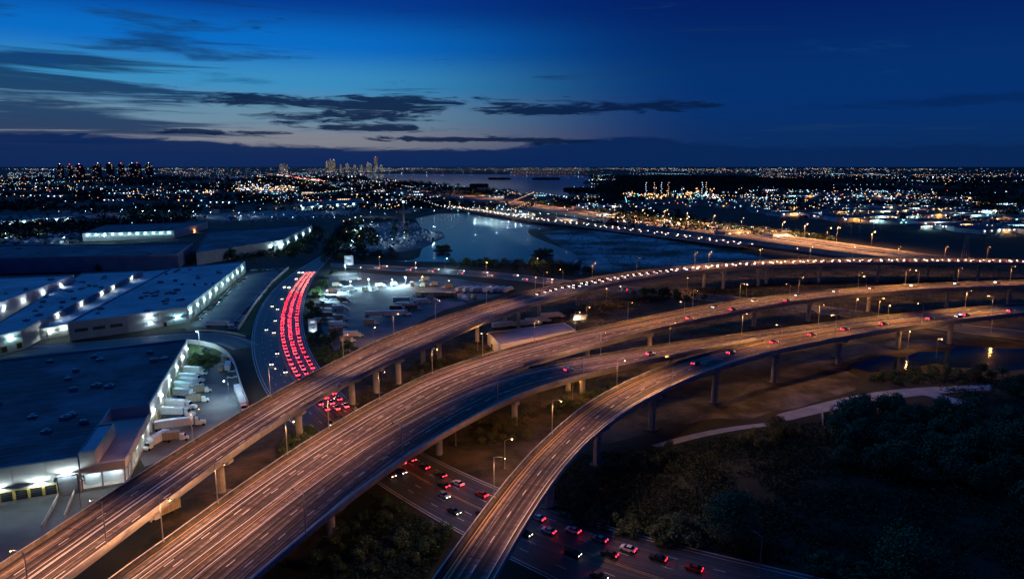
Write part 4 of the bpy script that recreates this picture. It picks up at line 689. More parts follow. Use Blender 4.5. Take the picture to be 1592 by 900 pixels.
def viaduct(key, label, ST, skip0=None, skip1=None, dz=0.0, deep=2.3):
    root = thing('flyover', label, 'flyover', (ST[0][0], ST[0][1], 0))
    ox, oy = ST[0][0], ST[0][1]
    ST = [(f[0] - ox, f[1] - oy, f[2] - ox, f[3] - oy, f[4] + dz) for f in ST]
    sk0 = [(f[0] - ox, f[1] - oy, f[2] - ox, f[3] - oy, f[4]) for f in skip0] if skip0 else None
    sk1 = [(f[0] - ox, f[1] - oy, f[2] - ox, f[3] - oy, f[4]) for f in skip1] if skip1 else None
    VIA[key] = (root, ST, ox, oy)
    W_ = [math.hypot(f[0] - f[2], f[1] - f[3]) for f in ST]
    L, Q = pts_across(ST, 0), pts_across(ST, 1)
    D = cumlen(pts_across(ST, .5))
    b = MB()
    ribbon(b, L, Q, 0, ([(0, d) for d in D], [(w, d) for w, d in zip(W_, D)]))
    for dzz in (-.35,):
        ribbon(b, [(x, y, z + dzz) for x, y, z in Q], [(x, y, z + dzz) for x, y, z in L], 1)
    for P in (L, Q):
        ribbon(b, P, [(x, y, z - .35) for x, y, z in P], 1)
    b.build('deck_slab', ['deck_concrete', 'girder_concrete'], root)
    # box girder under the slab
    b = MB()
    g0, g1 = [], []
    for f, w in zip(ST, W_):
        k = 1.1 / w
        k2 = 1.9 / w
        g0.append([(lerp(f[0], f[2], q), lerp(f[1], f[3], q), f[4] - h) for q, h in ((k, .36), (k2, deep), (1 - k2, deep), (1 - k, .36))])
    for a_, c_ in zip(g0, g0[1:]):
        for j in range(3):
            b.face([a_[j], a_[j + 1], c_[j + 1], c_[j]])
    b.build('girder', 'girder_concrete', root)
    # parapets, about 24 m to a pour
    for t, inner, other in ((0.0, 1, sk0), (1.0, -1, sk1)):
        P = pts_across(ST, t)
        run = []
        runs = []
        for i, p in enumerate(P):
            bad = other is not None and near_any(p, other, 1.0 - t, 4.6)
            if bad:
                if len(run) > 1:
                    runs.append(run)
                run = []
            else:
                run.append(i)
        if len(run) > 1:
            runs.append(run)
        for run in runs:
            for c0 in range(run[0], run[-1], 4):
                c1 = min(c0 + 4, run[-1])
                b = MB()
                prof = ((0.0, -.3), (0.0, 1.1), (.32, 1.1), (.38, .38), (.60, .01))
                rows = []
                for i in range(c0, c1 + 1):
                    f, w = ST[i], W_[i]
                    row = []
                    e = .0
                    for d, z in prof:
                        q = d / w if t == 0 else 1 - d / w
                        row.append((lerp(f[0], f[2], q), lerp(f[1], f[3], q), f[4] + z))
                    rows.append(row)
                # open joint of a few centimetres at each pour
                for k, sgn in ((0, 1), (-1, -1)):
                    pass
                for a_, c_ in zip(rows, rows[1:]):
                    for j in range(len(prof) - 1):
                        b.face([a_[j], a_[j + 1], c_[j + 1], c_[j]], 1 if j > 1 else 0)  # inner faces get the darker painted-shade copy, top and outside stay pale
                b.face(rows[0])
                b.face(rows[-1])
                b.build('parapet', ['barrier_concrete', 'barrier_shaded'], root)
    # expansion joints across the deck
    b = MB()
    C = pts_across(ST, .5, 0)
    for i in range(3, len(ST) - 3, 6):
        f = ST[i]
        h = math.atan2(C[i + 1][1] - C[i][1], C[i + 1][0] - C[i][0])
        dx, dy = math.cos(h) * .14, math.sin(h) * .14
        k = .5 / W_[i]
        p0 = (lerp(f[0], f[2], k), lerp(f[1], f[3], k))
        p1 = (lerp(f[0], f[2], 1 - k), lerp(f[1], f[3], 1 - k))
        z = f[4] + .012
        b.face([(p0[0] - dx, p0[1] - dy, z), (p1[0] - dx, p1[1] - dy, z), (p1[0] + dx, p1[1] + dy, z), (p0[0] + dx, p0[1] + dy, z)])
    b.build('expansion_joint', 'joint_rubber', root, kind='stuff')
    return root
def marks(key, white=(), dash=(), yellow=(), w=.16, d=(3.0, 9.0)):
    root, ST, ox, oy = VIA[key]
    paint(root, ST, white, dash, w, .02, 'white_paint', d, ox, oy)
    paint(root, ST, yellow, (), w, .02, 'yellow_paint', nm='edge_line')
def pier(key, x, y, dia=2.4, capw=7.5, deep=2.3):
    root, ST, ox, oy = VIA[key]
    x, y = x - ox, y - oy
    best = None
    for i, f in enumerate(ST[:-1]):
        cx, cy = (f[0] + f[2]) / 2, (f[1] + f[3]) / 2
        dd = (cx - x) ** 2 + (cy - y) ** 2
        if best is None or dd < best[0]:
            best = (dd, i)
    i = best[1]
    f, g_ = ST[i], ST[i + 1]
    cx, cy = (f[0] + f[2]) / 2, (f[1] + f[3]) / 2
    ux, uy = f[2] - f[0], f[3] - f[1]
    w = math.hypot(ux, uy)
    ux, uy = ux / w, uy / w
    s = (x - cx) * ux + (y - cy) * uy
    lim = w / 2 - 2.6
    s = max(-lim, min(lim, s))
    al = (x - cx) * -uy + (y - cy) * ux
    px, py = cx + ux * s - uy * al, cy + uy * s + ux * al
    top = f[4] - deep
    ang = math.atan2(uy, ux)
    b = MB()
    n = 12
    b.tube((px, py, -.3), (px, py, top - 1.5), dia / 2 * 1.0, dia / 2, n)
    pr = b.build('pier', 'structure_concrete', root)
    c = MB()
    lo, hi = capw / 2 * .45, capw / 2
    cosa, sina = math.cos(ang), math.sin(ang)
    def q(a_, c_, z):
        return (px + a_ * cosa - c_ * sina, py + a_ * sina + c_ * cosa, z)
    h = dia / 2 + .06
    e0, e1 = max(-hi, -w / 2 + 1 - s), min(hi, w / 2 - 1 - s)
    c.hexa([q(max(-lo, e0), -h, top - 1.5), q(min(lo, e1), -h, top - 1.5), q(min(lo, e1), h, top - 1.5), q(max(-lo, e0), h, top - 1.5)], [q(e0, -h, top - .8), q(e1, -h, top - .8), q(e1, h, top - .8), q(e0, h, top - .8)])
    c.hexa([q(e0, -h, top - .8), q(e1, -h, top - .8), q(e1, h, top - .8), q(e0, h, top - .8)], [q(e0, -h, top + .05), q(e1, -h, top + .05), q(e1, h, top + .05), q(e0, h, top + .05)])
    c.build('pier_cap', 'structure_concrete', pr)
    f_ = MB()
    f_.box((px, py, -.2), (dia * 1.7, dia * 1.7, .5), rz=ang)
    f_.build('footing', 'concrete_apron', pr)
viaduct('A', 'topmost and farthest flyover, sweeping from the lower left corner past the lake', ST_A)
viaduct('B', 'wide middle flyover whose brown lit lanes climb to the right edge below the topmost flyover', ST_B, skip1=ST_D)
viaduct('D', 'dark bluish flyover lanes branching off the wide middle flyover towards the curved ramp', ST_D, skip0=ST_B, skip1=ST_C, dz=-.02)
viaduct('C', 'curved two-lane ramp flyover nearest the dark trees at the bottom', ST_C, skip0=ST_D, dz=-.04)
marks('A', white=(.46, .53, .55, .70, .95), dash=(.30, .84), yellow=(.17,), w=.22)  # extra solid white lines added to read as headlight trails
marks('B', white=(.30, .42, .93), dash=(.55, .70), yellow=(.10,), w=.2)
marks('D', white=(.22, .90), dash=(.45, .68), yellow=(.07,), w=.18)
marks('C', white=(.84,), dash=(.52,), yellow=(.13, .2), w=.2)
for x, y in [(-90.4,198.0),(-78.9,239.7),(-67.9,277.3),(-52.8,305.1),(-60.7,292.3),(-38.3,347.2),(-45.5,337.7),(-20.1,383.3),(-4.5,425.5),(4.0,411.6),(17.9,440.4),(47.5,484.5),(160.2,561.7),(178.6,546.7),(219.4,580.7),(214.8,546.7),(267.2,571.0),(319.2,577.4),(372.4,604.5),(392.8,597.5),(410.5,594.1)]:
    pier('A', x, y, 2.5, 8)
for x, y in [(152.8,420.2),(193.6,434.7),(247.6,464.6),(310.4,477.7),(364.4,491.6),(82.1,344.7),(37.7,354.6)]:
    pier('B', x, y, 2.5, 8)
for x, y in [(-49.8,173.1),(-25.6,225.9),(2.3,253.1),(30.9,287.1),(24.5,296.8),(-11.7,268.7)]:
    pier('D', x, y, 2.4, 9)
for x, y in [(11.3,189.0),(28.9,218.1),(53.8,249.2),(86.7,279.7),(123.3,307.1),(166.4,336.5),(213.7,369.1),(249.1,377.5),(171.1,350.8)]:
    pier('C', x, y, 2.6, 8)

# ---------------------------------------------------------------- street lamps
LAMP_W = 8500
def make_post(h=11.0, arm=2.6, col=SODIUM, lens='sodium_lens', watts=LAMP_W, drop=False, lit=True, spot=180, cuts=(.28, .58)):
    t = thing('street_lamp', 'lamp', 'street lamp')
    b = MB()
    b.tube((0, 0, 0), (0, 0, h), .16, .09, 8)
    b.build('pole', 'galvanised_steel', t)
    b = MB()
    b.box((0, 0, -.05), (.55, .55, .35))
    b.build('base', 'structure_concrete', t)
    b = MB()
    b.tube((0, 0, h - .15), (arm * .5, 0, h + .25), .07, .06, 6)
    b.tube((arm * .5, 0, h + .25), (arm, 0, h + .3), .06, .05, 6)
    b.build('arm', 'galvanised_steel', t)
    b = MB()
    b.hexa([(arm - .1, -.2, h + .2), (arm + .85, -.17, h + .2), (arm + .85, .17, h + .2), (arm - .1, .2, h + .2)], [(arm - .1, -.12, h + .42), (arm + .7, -.1, h + .36), (arm + .7, .1, h + .36), (arm - .1, .12, h + .42)])
    hd = b.build('lamp_head', 'dark_steel', t)
    b = MB()
    r = .30 if drop else .15
    b.octa((arm + .4, 0, h + .18 - r * .6), r, 0, r * .8)
    b.build('lens', lens if lit else 'glass_dark', hd)
    if lit:
        lamp('lamp_light', hd, (arm + .4, 0, h - .35), col, watts, 'BATWING' if spot >= 180 else 'POINT', .25, spot, None, cuts)
    return t
post = make_post()
post_peach = make_post(11, 2.6, PEACH, 'sodium_lens', 7500, spot=180, cuts=(.30, .60))
post_freeway = make_post(20, 4, (1, .44, .17), 'sodium_lens', 60000, True, cuts=(.15, .4))
post_bright = make_post(13, 2.6, SODIUM, 'sodium_lens', LAMP_W * 1.6, True)
post_white = make_post(10, 1.8, (.6, .9, 1), 'white_lens', 7500, True, spot=0)
post_road = make_post(10, 2.2, SODIUM, 'sodium_lens', 3600, True, spot=0)
post_yard = make_post(7, 1.2, (.55, .88, 1), 'white_lens', 26000, True, spot=0)
post_unlit = make_post(11, 2.6, lit=False)
for p_ in (post, post_yard, post_freeway, post_peach, post_bright, post_white, post_road, post_unlit):
    p_['_used'] = 0
def put(proto, x, y, z, rz, label, group):
    if not proto['_used']:
        proto['_used'] = 1
        proto.location = (x, y, z)
        proto.rotation_euler = (0, 0, rz)
        proto['label'] = label
        proto['group'] = group
        return proto
    return dup(proto, (x, y, z), rz, label, group)
def deck_posts(key, side, pts, where, first=0, protos={}, lit=True):
    """posts stand on the parapet of a flyover; side 0 = far, 1 = near"""
    root, ST, ox, oy = VIA[key]
    for n, (x, y) in enumerate(pts):
        best = None
        for i in range(len(ST) - 1):
            f, g_ = ST[i], ST[i + 1]
            for k in range(4):
                q = k / 4
                a = [lerp(f[j], g_[j], q) for j in range(5)]
                w = math.hypot(a[0] - a[2], a[1] - a[3])
                tt = side if side in (0, 1) else .5
                tt = .24 / w if tt == 0 else (1 - .24 / w if tt == 1 else tt)
                px, py = lerp(a[0], a[2], tt) + ox, lerp(a[1], a[3], tt) + oy
                d = math.hypot(px - x, py - y)
                if best is None or d < best[0]:
                    best = (d, px, py, a[4], math.atan2(a[3] - a[1], a[2] - a[0]))
        d, px, py, z, h = best
        put(protos.get(n, (post_peach if px < 60 else post) if lit else post_unlit), px, py, z + (.6 if side != .5 else .0), h if side != 1 else h + math.pi,
            f'grey lamp post on {where}, {ORD[n + first]} from the left', 'lamp posts along the flyovers')
deck_posts('A', 0, [(-101.3,204.7),(-91.7,247.4),(-76.0,298.6),(-64.9,341.7),(-47.0,374.4),(-18.4,415.8),(15.9,474.5),(51.6,519.3),(90.5,555.1),(146.7,588.3),(161.7,592.2),(213.4,616.8),(264.6,629.9),(305.9,638.9),(349.0,638.9),(393.6,643.5),(429.1,638.9)], 'the far parapet of the topmost flyover (some at the left added)')  # some posts at the left are invented, added to light the deck
deck_posts('A', 1, [(-97.9,124.0),(-93.2,145.4),(238.2,603.1)], 'the near parapet of the topmost flyover (first one added, out of view)', 0, {2: post_bright})  # first post stands out of view, added to light the near deck
deck_posts('B', 0, [(-83.2,148.6),(-77.7,167.9),(-72.0,199.4),(-62.2,220.2),(-51.0,249.8),(-35.5,283.1),(-15.4,309.6),(8.5,334.7),(28.8,353.8),(59.9,378.2),(105.1,413.7),(140.2,438.2),(188.3,460.9),(238.7,486.0),(279.1,499.6),(324.3,510.9),(369.5,519.8)], 'the far parapet of the wide middle flyover')
deck_posts('B', 1, [(94.2,369.3),(173.2,426.1),(236.2,452.9),(280.0,470.0)], 'the near parapet of the upper right flyover', 0, {3: post_bright})
deck_posts('D', 1, [(-49.3,152.4),(-34.4,194.7),(-8.2,243.9),(28.4,278.2)], 'the dark bluish flyover lanes', lit=False)
deck_posts('D', 0, [(42.1,303.9),(75.8,323.6),(116.4,343.1),(163.0,363.4),(204.6,382.7),(268.6,408.0)], 'the far parapet of the lower right flyover')
deck_posts('C', 0, [(-5.9,162.2),(11.0,204.2),(37.6,251.9)], 'the far parapet of the curved ramp flyover (first two added)')  # first two posts are invented, added to light the lower ramp
deck_posts('C', 1, [(60.0,253.3),(124.3,306.3),(159.8,326.9),(220.9,357.7),(273.0,377.0)], 'the near parapet of the curved ramp flyover')
GP = [((-134.2,684.3),-1.2,'beside the frontage road near the tall sign'),((-91.8,642.0),-1.3,'on the frontage road south of the lake island'),((-24.5,642.0),-1.3,'under yellow lit trees by the frontage road'),((25.4,666.7),1.6,'on the lake bank beside the frontage road'),((44.9,594.1),2.6,'on the frontage road next to the topmost flyover'),((19.2,555.6),-1.4,'between the frontage road and the trailer rows'),((144.0,552.6),-1.8,'on the frontage road behind the topmost flyover'),((71.1,503.7),-1.8,'on the frontage road below the topmost flyover'),((182.2,521.7),-1.8,'on the frontage road left of the lit underpass'),((216.3,484.5),-1.8,'on the frontage road below the upper right flyover'),((238.0,462.5),-1.8,'on the frontage road at the far end of the guard rail'),((-78.3,374.6),1.4,'at the near end of the truck yard beside the topmost flyover'),((-18.8,363.7),-0.6,'between the topmost and middle flyovers by the mauve roof'),((48.7,434.7),-1.0,'beside the small white lit cabin between the flyovers'),((220.8,369.1),-2.0,'standing bright under the lower right flyover by the pond'),((224.7,349.6),0.3,'on the far bank of the drainage pond'),((290.8,403.3),-1.9,'on the lit road under the lower right flyover'),((-20.4,234.4),-1.2,'on bare earth between the middle flyover and curved ramp'),((-2.4,215.0),0.4,'on bare earth right beside the curved ramp flyover'),((7.1,302.3),1.2,'in the dark brush under the bluish flyover lanes'),((248.3,440.4),-1.9,'with an amber glow behind the lower right flyover'),((-52.4,535.3),0.5,'over the amber corner of the truck yard trailers'),((-74.9,558.6),-1.2,'at the top edge of the truck yard machines'),((-137.8,611.6),-1.0,'over yellow machines at the upper left of the yard'),((26.4,284.6),1.0,'in the scrub between the lower right flyover and curved ramp')]
for (x, y), rz, wh in GP:
    put(post_road, x, y, 0, rz, 'amber street lamp ' + wh, 'amber lamps on the ground')
WP = [((-66.1,666.7),0.5,'by the lake shore right of the frontage road sign'),((-174.2,369.1),-1.6,'on the grass by the curved white wall'),((-158.6,642.0),-1.5,'over the orange vans at the top of the truck yard'),((-141.7,508.7),0.1,'at the left edge of the truck yard'),((-132.9,552.6),-1.2,'at the upper left corner of the truck yard'),((-119.4,561.7),-1.5,'at the top of the truck yard, left of two'),((-100.0,561.7),-1.5,'at the top of the truck yard, right of two'),((-120.6,278.1),2.8,'among trailers by the curved white wall'),((-90.6,574.2),-1.5,'at the top right of the truck yard')]
for (x, y), rz, wh in WP:
    put(post_yard if 'truck yard' in wh else post_white, x, y, 0, rz, 'white street lamp ' + wh, 'white yard lamps')
ML = [((-195.3,838.0),0.9),((-222.6,978.0),0.9),((-228.4,1025.5),0.8),((-250.2,1160.1),0.9),((-113.0,1006.0),1.2),((-233.5,1147.6),0.8),((-284.3,1368.9),0.9),((-249.0,1351.6),0.8),((-389.6,1503.8),0.9),((-470.6,1667.7),0.9),((-585.5,1721.2),0.9),((-552.2,1808.1),0.9),((-181.7,910.5),0.8),((-153.7,872.8),0.8),((-150.6,960.2),0.8),((-705.2,1302.1),1.5),((-852.9,1368.9),1.1),((-584.5,887.5),0.9),((-533.5,895.0),0.9),((-1403.6,2049.3),0.9),((-793.5,1386.7),0.9),((-743.5,1423.7),0.9),((-700.8,1404.9),0.9),((-646.2,1386.7),0.9),((-539.9,1351.6),0.9),((-515.8,1368.9),0.9),((-283.0,793.6),0.8),((-269.7,805.8),0.8),((-592.0,1351.6),0.9),((-828.1,1147.6),0.9),((-698.9,943.1),0.8),((-680.0,978.0),0.8)]
for k, ((x, y), sc) in enumerate(ML):
    wh = 'left of the lake' if x / y > -.28 else ('beyond the far warehouses at left' if y > 1050 else 'among the far car parks at left')
    o = put(post_white, x, y, 0, RN.uniform(0, 6), f'white yard lamp {wh}, one of the scattered bright points', 'scattered white yard lamps')
    o.scale = (sc,) * 3
pk = MB()
rp = random.Random(5)
for poly, n in [([(-749.0,996.5),(-701.0,1100.0),(-568.2,895.0),(-657.7,872.8)],260),([(-783.8,1241.4),(-681.2,1462.6),(-592.0,1351.6),(-703.4,1213.1)],160),([(-532.7,1241.4),(-566.6,1351.6),(-386.8,1749.2),(-315.6,1423.7),(-357.4,1241.4)],240),([(-224.3,926.5),(-255.1,1147.6),(-184.3,1256.0),(-143.7,1088.7),(-106.5,1025.5),(-99.8,978.0),(-113.7,851.5),(-148.6,799.6),(-185.3,787.6)],330),([(-986.5,1318.2),(-904.0,1617.3),(-818.5,1462.6),(-919.2,1227.1)],160)]:
    xs, ys = [p[0] for p in poly], [p[1] for p in poly]
    k = 0
    g_ = 0
    while k < n and g_ < 9000:
        g_ += 1
        x, y = rp.uniform(min(xs), max(xs)), rp.uniform(min(ys), max(ys))
        if not inside((x, y), poly):
            continue
        y = round(y / 9) * 9 + rp.uniform(-.4, .4)
        L_ = rp.choice((4.4, 4.4, 4.6, 8, 12))
        pk.box((x, y, .3), (2.0, L_, 1.1 if L_ < 5 else 2.8), rp.randrange(4), rp.uniform(-.06, .06) + .2, .85)
        k += 1
pk.build('distant_parked_vehicles', ['car_white', 'car_silver', 'car_black', 'truck_white'], None, 'rows of small parked vehicles filling the far car parks and boat yard', 'parked vehicles', None, 'stuff')
(x, y) = (61.1,153.4)
put(post_unlit, x, y, 0, 2.2, 'curved blue-grey lamp post by the boulevard in front of the round tree', 'unlit lamp posts')
(x, y) = (-126.1,185.2)
put(post_unlit, x, y, 0, -.6, 'dark lamp post in the loading yard beside the topmost flyover', 'unlit lamp posts')

# ---------------------------------------------------------------- warehouses
def facade_frame(p0, p1):
    dx, dy = p1[0] - p0[0], p1[1] - p0[1]
    L = math.hypot(dx, dy)
    return L, dx / L, dy / L, math.atan2(dy, dx)
def wall_lamp(root, o, x, y, z, nx, ny, col, lens, watts):
    b = MB()
    a = math.atan2(ny, nx)
    b.box((x + nx * .25 - o[0], y + ny * .25 - o[1], z), (.5, .6, .35), rz=a)
    wlp = b.build('wall_lamp', 'dark_steel', root)
    b = MB()
    b.octa((x + nx * .55 - o[0], y + ny * .55 - o[1], z + .05), .42, 0, .36)
    b.build('lens', lens, wlp)
    lamp('lamp_light', wlp, (x + nx * 1.4 - o[0], y + ny * 1.4 - o[1], z - .2), col, watts * .33, 'BATWING', .35)
def warehouse(label, pts, h, wall, roof, faces=(), units=0, lamps=(), docks=(), name='warehouse', seed=1, parapet=.9, panel=8.0):
    """pts counter-clockwise; faces = indices of walls that get separate tilt-up panels; lamps / docks = (wall index, fraction, ...)"""
    rr = random.Random(seed)
    o = pts[0]
    root = thing(name, label, 'warehouse', (o[0], o[1], 0))
    P = [(x - o[0], y - o[1]) for x, y in pts]
    n = len(P)
    b = MB()
    cx, cy = sum(p[0] for p in P) / n, sum(p[1] for p in P) / n
    I = [(x + (cx - x) * min(.5, .5 / max(1, math.hypot(cx - x, cy - y))), y + (cy - y) * min(.5, .5 / max(1, math.hypot(cx - x, cy - y)))) for x, y in P]
    for i in range(n):
        j = (i + 1) % n
        b.face([(*P[i], 0), (*P[j], 0), (*P[j], h + parapet), (*P[i], h + parapet)])
        b.face([(*P[i], h + parapet), (*P[j], h + parapet), (*I[j], h + parapet), (*I[i], h + parapet)])
        b.face([(*I[i], h + parapet), (*I[j], h + parapet), (*I[j], h - .2), (*I[i], h - .2)])
    b.build('wall', wall, root)
    b = MB()
    b.face([(*p, h) for p in I])
    rf = b.build('roof', roof, root)
    xs, ys = [p[0] for p in I], [p[1] for p in I]
    if units:
        _, ux, uy, _a = facade_frame(P[0], P[1])
        Q = [(x * ux + y * uy, -x * uy + y * ux) for x, y in I]
        yy = min(q[1] for q in Q) + 4
        sm = MB()
        while yy < max(q[1] for q in Q):
            hits = []
            for i in range(n):
                a_, c_ = Q[i], Q[(i + 1) % n]
                if (a_[1] > yy) != (c_[1] > yy):
                    hits.append(a_[0] + (yy - a_[1]) / (c_[1] - a_[1]) * (c_[0] - a_[0]))
            hits.sort()
            for h0, h1 in zip(hits[::2], hits[1::2]):
                c0 = ((h0 + h1) / 2 * ux - yy * uy, (h0 + h1) / 2 * uy + yy * ux, h)
                sm.box(c0, (h1 - h0 - .4, .22, .09), 0, _a)
            yy += 7.5
        sm.build('roof_seam', 'roof_unit', rf, kind='stuff')
    k = 0
    while k < units:
        x, y = rr.uniform(min(xs), max(xs)), rr.uniform(min(ys), max(ys))
        if not inside((x, y), [(cx + (q[0] - cx) * .9, cy + (q[1] - cy) * .9) for q in I]):
            continue
        b = MB()
        s = rr.uniform(1.8, 3.6)
        b.box((x, y, h), (s, s * rr.uniform(.6, 1), rr.uniform(.7, 1.5)), rz=rr.choice((.3, -.2, .1)))
        b.box((x + s * .1, y, h + 1.4), (s * .5, s * .4, .25))
        b.build('roof_unit', 'roof_unit', rf)
        k += 1
    for i in faces:
        L, ux, uy, a = facade_frame(P[i], P[(i + 1) % n])
        m = max(1, int(L / panel))
        w = L / m
        for q in range(m):
            if q * w > 260:
                break
            s = (q + .5) * w
            b = MB()
            dp = .14 + .02 * (q % 2)
            b.box((P[i][0] + ux * s + uy * dp / 2, P[i][1] + uy * s - ux * dp / 2, .05), (w - .14, dp, h + parapet - .25), rz=a)
            b.build('wall_panel', wall, root)
    for i, f, kind in docks:
        L, ux, uy, a = facade_frame(P[i], P[(i + 1) % n])
        s = f * L
        x, y = P[i][0] + ux * s, P[i][1] + uy * s
        b = MB()
        W_, H_, z0 = {'dock': (3.0, 3.0, 1.1), 'tall': (5.0, 6.0, .1), 'win': (6.0, 1.6, 4.5), 'door': (1.3, 2.3, .1)}[kind]
        for sx in (-1, 1):
            b.box((x + ux * sx * (W_ / 2 + .15) + uy * .22, y + uy * sx * (W_ / 2 + .15) - ux * .22, z0 - .05), (.3, .36, H_ + .1), rz=a)
        b.box((x + uy * .22, y - ux * .22, z0 + H_), (W_ + .6, .36, .3), rz=a)
        fr = b.build('door_frame', 'trim_yellow' if kind == 'dock' else 'dark_steel', root)
        b = MB()
        for r_ in range(4):
            b.box((x + uy * .1, y - ux * .1, z0 + r_ * H_ / 4), (W_, .22 + .03 * (r_ % 2), H_ / 4 - .05), rz=a)
        b.build('roller_door', 'door_dark' if (kind == 'win' or rr.random() < .45) else 'door_grey', fr)
    for i, f, z, col, lens, watts in lamps:
        L, ux, uy, a = facade_frame(P[i], P[(i + 1) % n])
        wall_lamp(root, o, pts[i][0] + ux * L * f, pts[i][1] + uy * L * f, z, uy, -ux, col, lens, watts)
    return root
# near dark-roofed warehouse with a lit truck court on its right side
W1 = [(-196, 170.3), (-134, 198), (-148, 240), (-136.4, 244.8), (-168.1, 342.9), (-300, 269)]
w1 = warehouse('nearest warehouse with a huge dark flat roof and dock doors at lower left', W1, 11, 'wall_cream', 'roof_dark', (0, 3), 36,
    [(0, .69, 5.6, WHITE, 'teal_lens', 900), (0, .845, 5.6, WHITE, 'teal_lens', 1300), (0, .952, 7.3, WHITE, 'white_lens', 1300), (0, .4, 5.6, WHITE, 'white_lens', 900),
     (3, .05, 8, WHITE, 'white_lens', 1300), (3, .22, 8, WHITE, 'white_lens', 1300), (3, .42, 8, TEAL, 'white_lens', 1300), (3, .62, 8, TEAL, 'teal_lens', 1300), (3, .80, 8, WHITE, 'teal_lens', 1300), (3, .95, 8, TEAL, 'teal_lens', 1300)],
    [(0, .60, 'dock'), (0, .66, 'dock'), (0, .72, 'dock'), (0, .775, 'dock'), (0, .83, 'dock'), (0, .885, 'dock'), (0, .952, 'tall')] + [(3, .06 + .075 * k, 'dock') for k in range(10)], seed=4)
def block(root, pts, z0, h, wall, roof, nm, rim=.5):
    o = root.location
    P = [(x - o[0], y - o[1]) for x, y in pts]
    b = MB()
    n = len(P)
    cx, cy = sum(p[0] for p in P) / n, sum(p[1] for p in P) / n
    I = [(x + (cx - x) * .06, y + (cy - y) * .06) for x, y in P]
    for i in range(n):
        j = (i + 1) % n
        b.face([(*P[i], z0), (*P[j], z0), (*P[j], h + rim), (*P[i], h + rim)])
        b.face([(*P[i], h + rim), (*P[j], h + rim), (*I[j], h + rim), (*I[i], h + rim)])
        b.face([(*I[i], h + rim), (*I[j], h + rim), (*I[j], h - .1), (*I[i], h - .1)])
    w = b.build(nm, wall, root)
    b = MB()
    b.face([(*p, h) for p in I])
    b.build('roof', roof, w)
    return w
block(w1, [(-133.9, 198.1), (-122.5, 203), (-136.5, 244.7), (-147.9, 240.1)], 5.6, 8.0, 'wall_cream', 'roof_mauve', 'annex')
block(w1, [(-133.6, 198.0), (-129.6, 199.8), (-137.2, 223.5), (-141.6, 221.6)], 7.6, 12.6, 'wall_cream', 'roof_blue_white', 'stair_tower')
def annex_bays():
    o = w1.location
    def q(f, e, z=0.0):
        return (-134 + .915 * f - .316 * e - o[0], 198 + .404 * f + .949 * e - o[1], z)
    b = MB()
    b.face([q(.3, 3.2, .9), q(12.2, 3.2, .9), q(12.2, 3.2, 5.6), q(.3, 3.2, 5.6)])
    b.face([q(9.6, 3.2, .9), q(9.6, 43, .9), q(9.6, 43, 5.6), q(9.6, 3.2, 5.6)])
    b.build('bay_wall', 'wall_white', w1)
    b = MB()
    b.hexa([q(-.0, .1), q(12.4, .1), q(12.4, 44), q(0, 44)], [q(-.0, .1, 1.0), q(12.4, .1, 1.0), q(12.4, 44, 1.0), q(0, 44, 1.0)])
    b.build('loading_platform', 'structure_concrete', w1)
    for f, e in ((.3, .5), (5.8, .5), (12.0, .5)) + tuple((12.0, 5 + 5.2 * k) for k in range(8)):
        b = MB()
        x, y, _ = q(f, e)
        b.box((x, y, 1.0), (.55, .55, 4.7), rz=.42)
        b.build('column', 'wall_cream', w1)
    for f, e in ((3, 1.6), (9, 1.6), (11.2, 10), (11.2, 20), (11.2, 30), (11.2, 40)):
        b = MB()
        x, y, _ = q(f, e)
        b.box((x, y, 5.3), (1.6, .3, .15), rz=.42)
        st = b.build('strip_light', 'white_lens', w1)
        lamp('lamp_light', st, (x, y, 5.1), WHITE, 330, 'POINT', .3)
annex_bays()
W2 = [(-257.1,385.6),(-233.8,404.7),(-209.8,431.7),(-253.9,643.5),(-302.6,601.8)]
warehouse('blue-roofed warehouse beside the car park with a row of lamps on its right wall', W2, 10, 'wall_grey', 'roof_blue_white', (0, 1, 2), 34,
    [(2, f, 7.0, TEAL, 'teal_lens', 1900) for f in (.03, .12, .21, .30, .40, .50, .60, .70, .80, .92)] + [(1, .35, 8.3, WHITE, 'teal_lens', 1100), (1, .36, 4.0, WHITE, 'teal_lens', 600), (1, .82, 5.0, TEAL, 'teal_lens', 1300)],
    [(0, .2, 'win'), (0, .5, 'win'), (0, .8, 'win'), (1, .6, 'door')] + [(2, .06 + .09 * k, 'dock') for k in range(10)], seed=8)
W2M = [(-279.8,336.3),(-270.9,366.7),(-320.8,586.5),(-364.4,572.0)]
warehouse('middle blue-roofed warehouse left of the sunken roof strip, lamps along its right wall', W2M, 10, 'wall_cream', 'roof_blue_white', (0,), 22,
    [(1, f, 9.2, WHITE, 'white_lens', 700) for f in (.21, .38, .55, .66, .86)] + [(0, .80, 8.4, TEAL, 'teal_lens', 1300)], [(0, .93, 'dock'), (0, .66, 'dock')], seed=12)
W2C = [(-280.6,381.2),(-266.6,399.1),(-315.4,620.1),(-331.7,608.4)]
warehouse('low sunken roof strip between the two blue-roofed warehouses', W2C, 6.4, 'wall_cream', 'roof_blue_white', (0,), 0, [(0, .25, 4.6, WHITE, 'white_lens', 900), (0, .6, 4.6, WHITE, 'white_lens', 900), (0, .9, 5.2, WHITE, 'white_lens', 900)], [(0, .2, 'dock'), (0, .45, 'dock'), (0, .7, 'dock')], parapet=.3)
W2L = [(-317.5,342.9),(-320.5,419.0),(-344.0,529.4),(-392.8,516.8),(-439.0,490.5)]
warehouse('leftmost and tallest blue-roofed warehouse with a bright lit right wall', W2L, 15, 'wall_white', 'roof_blue_white', (), 6, [(1, f, 11.7, WHITE, 'white_lens', 800) for f in (.03, .26, .52, .78)])
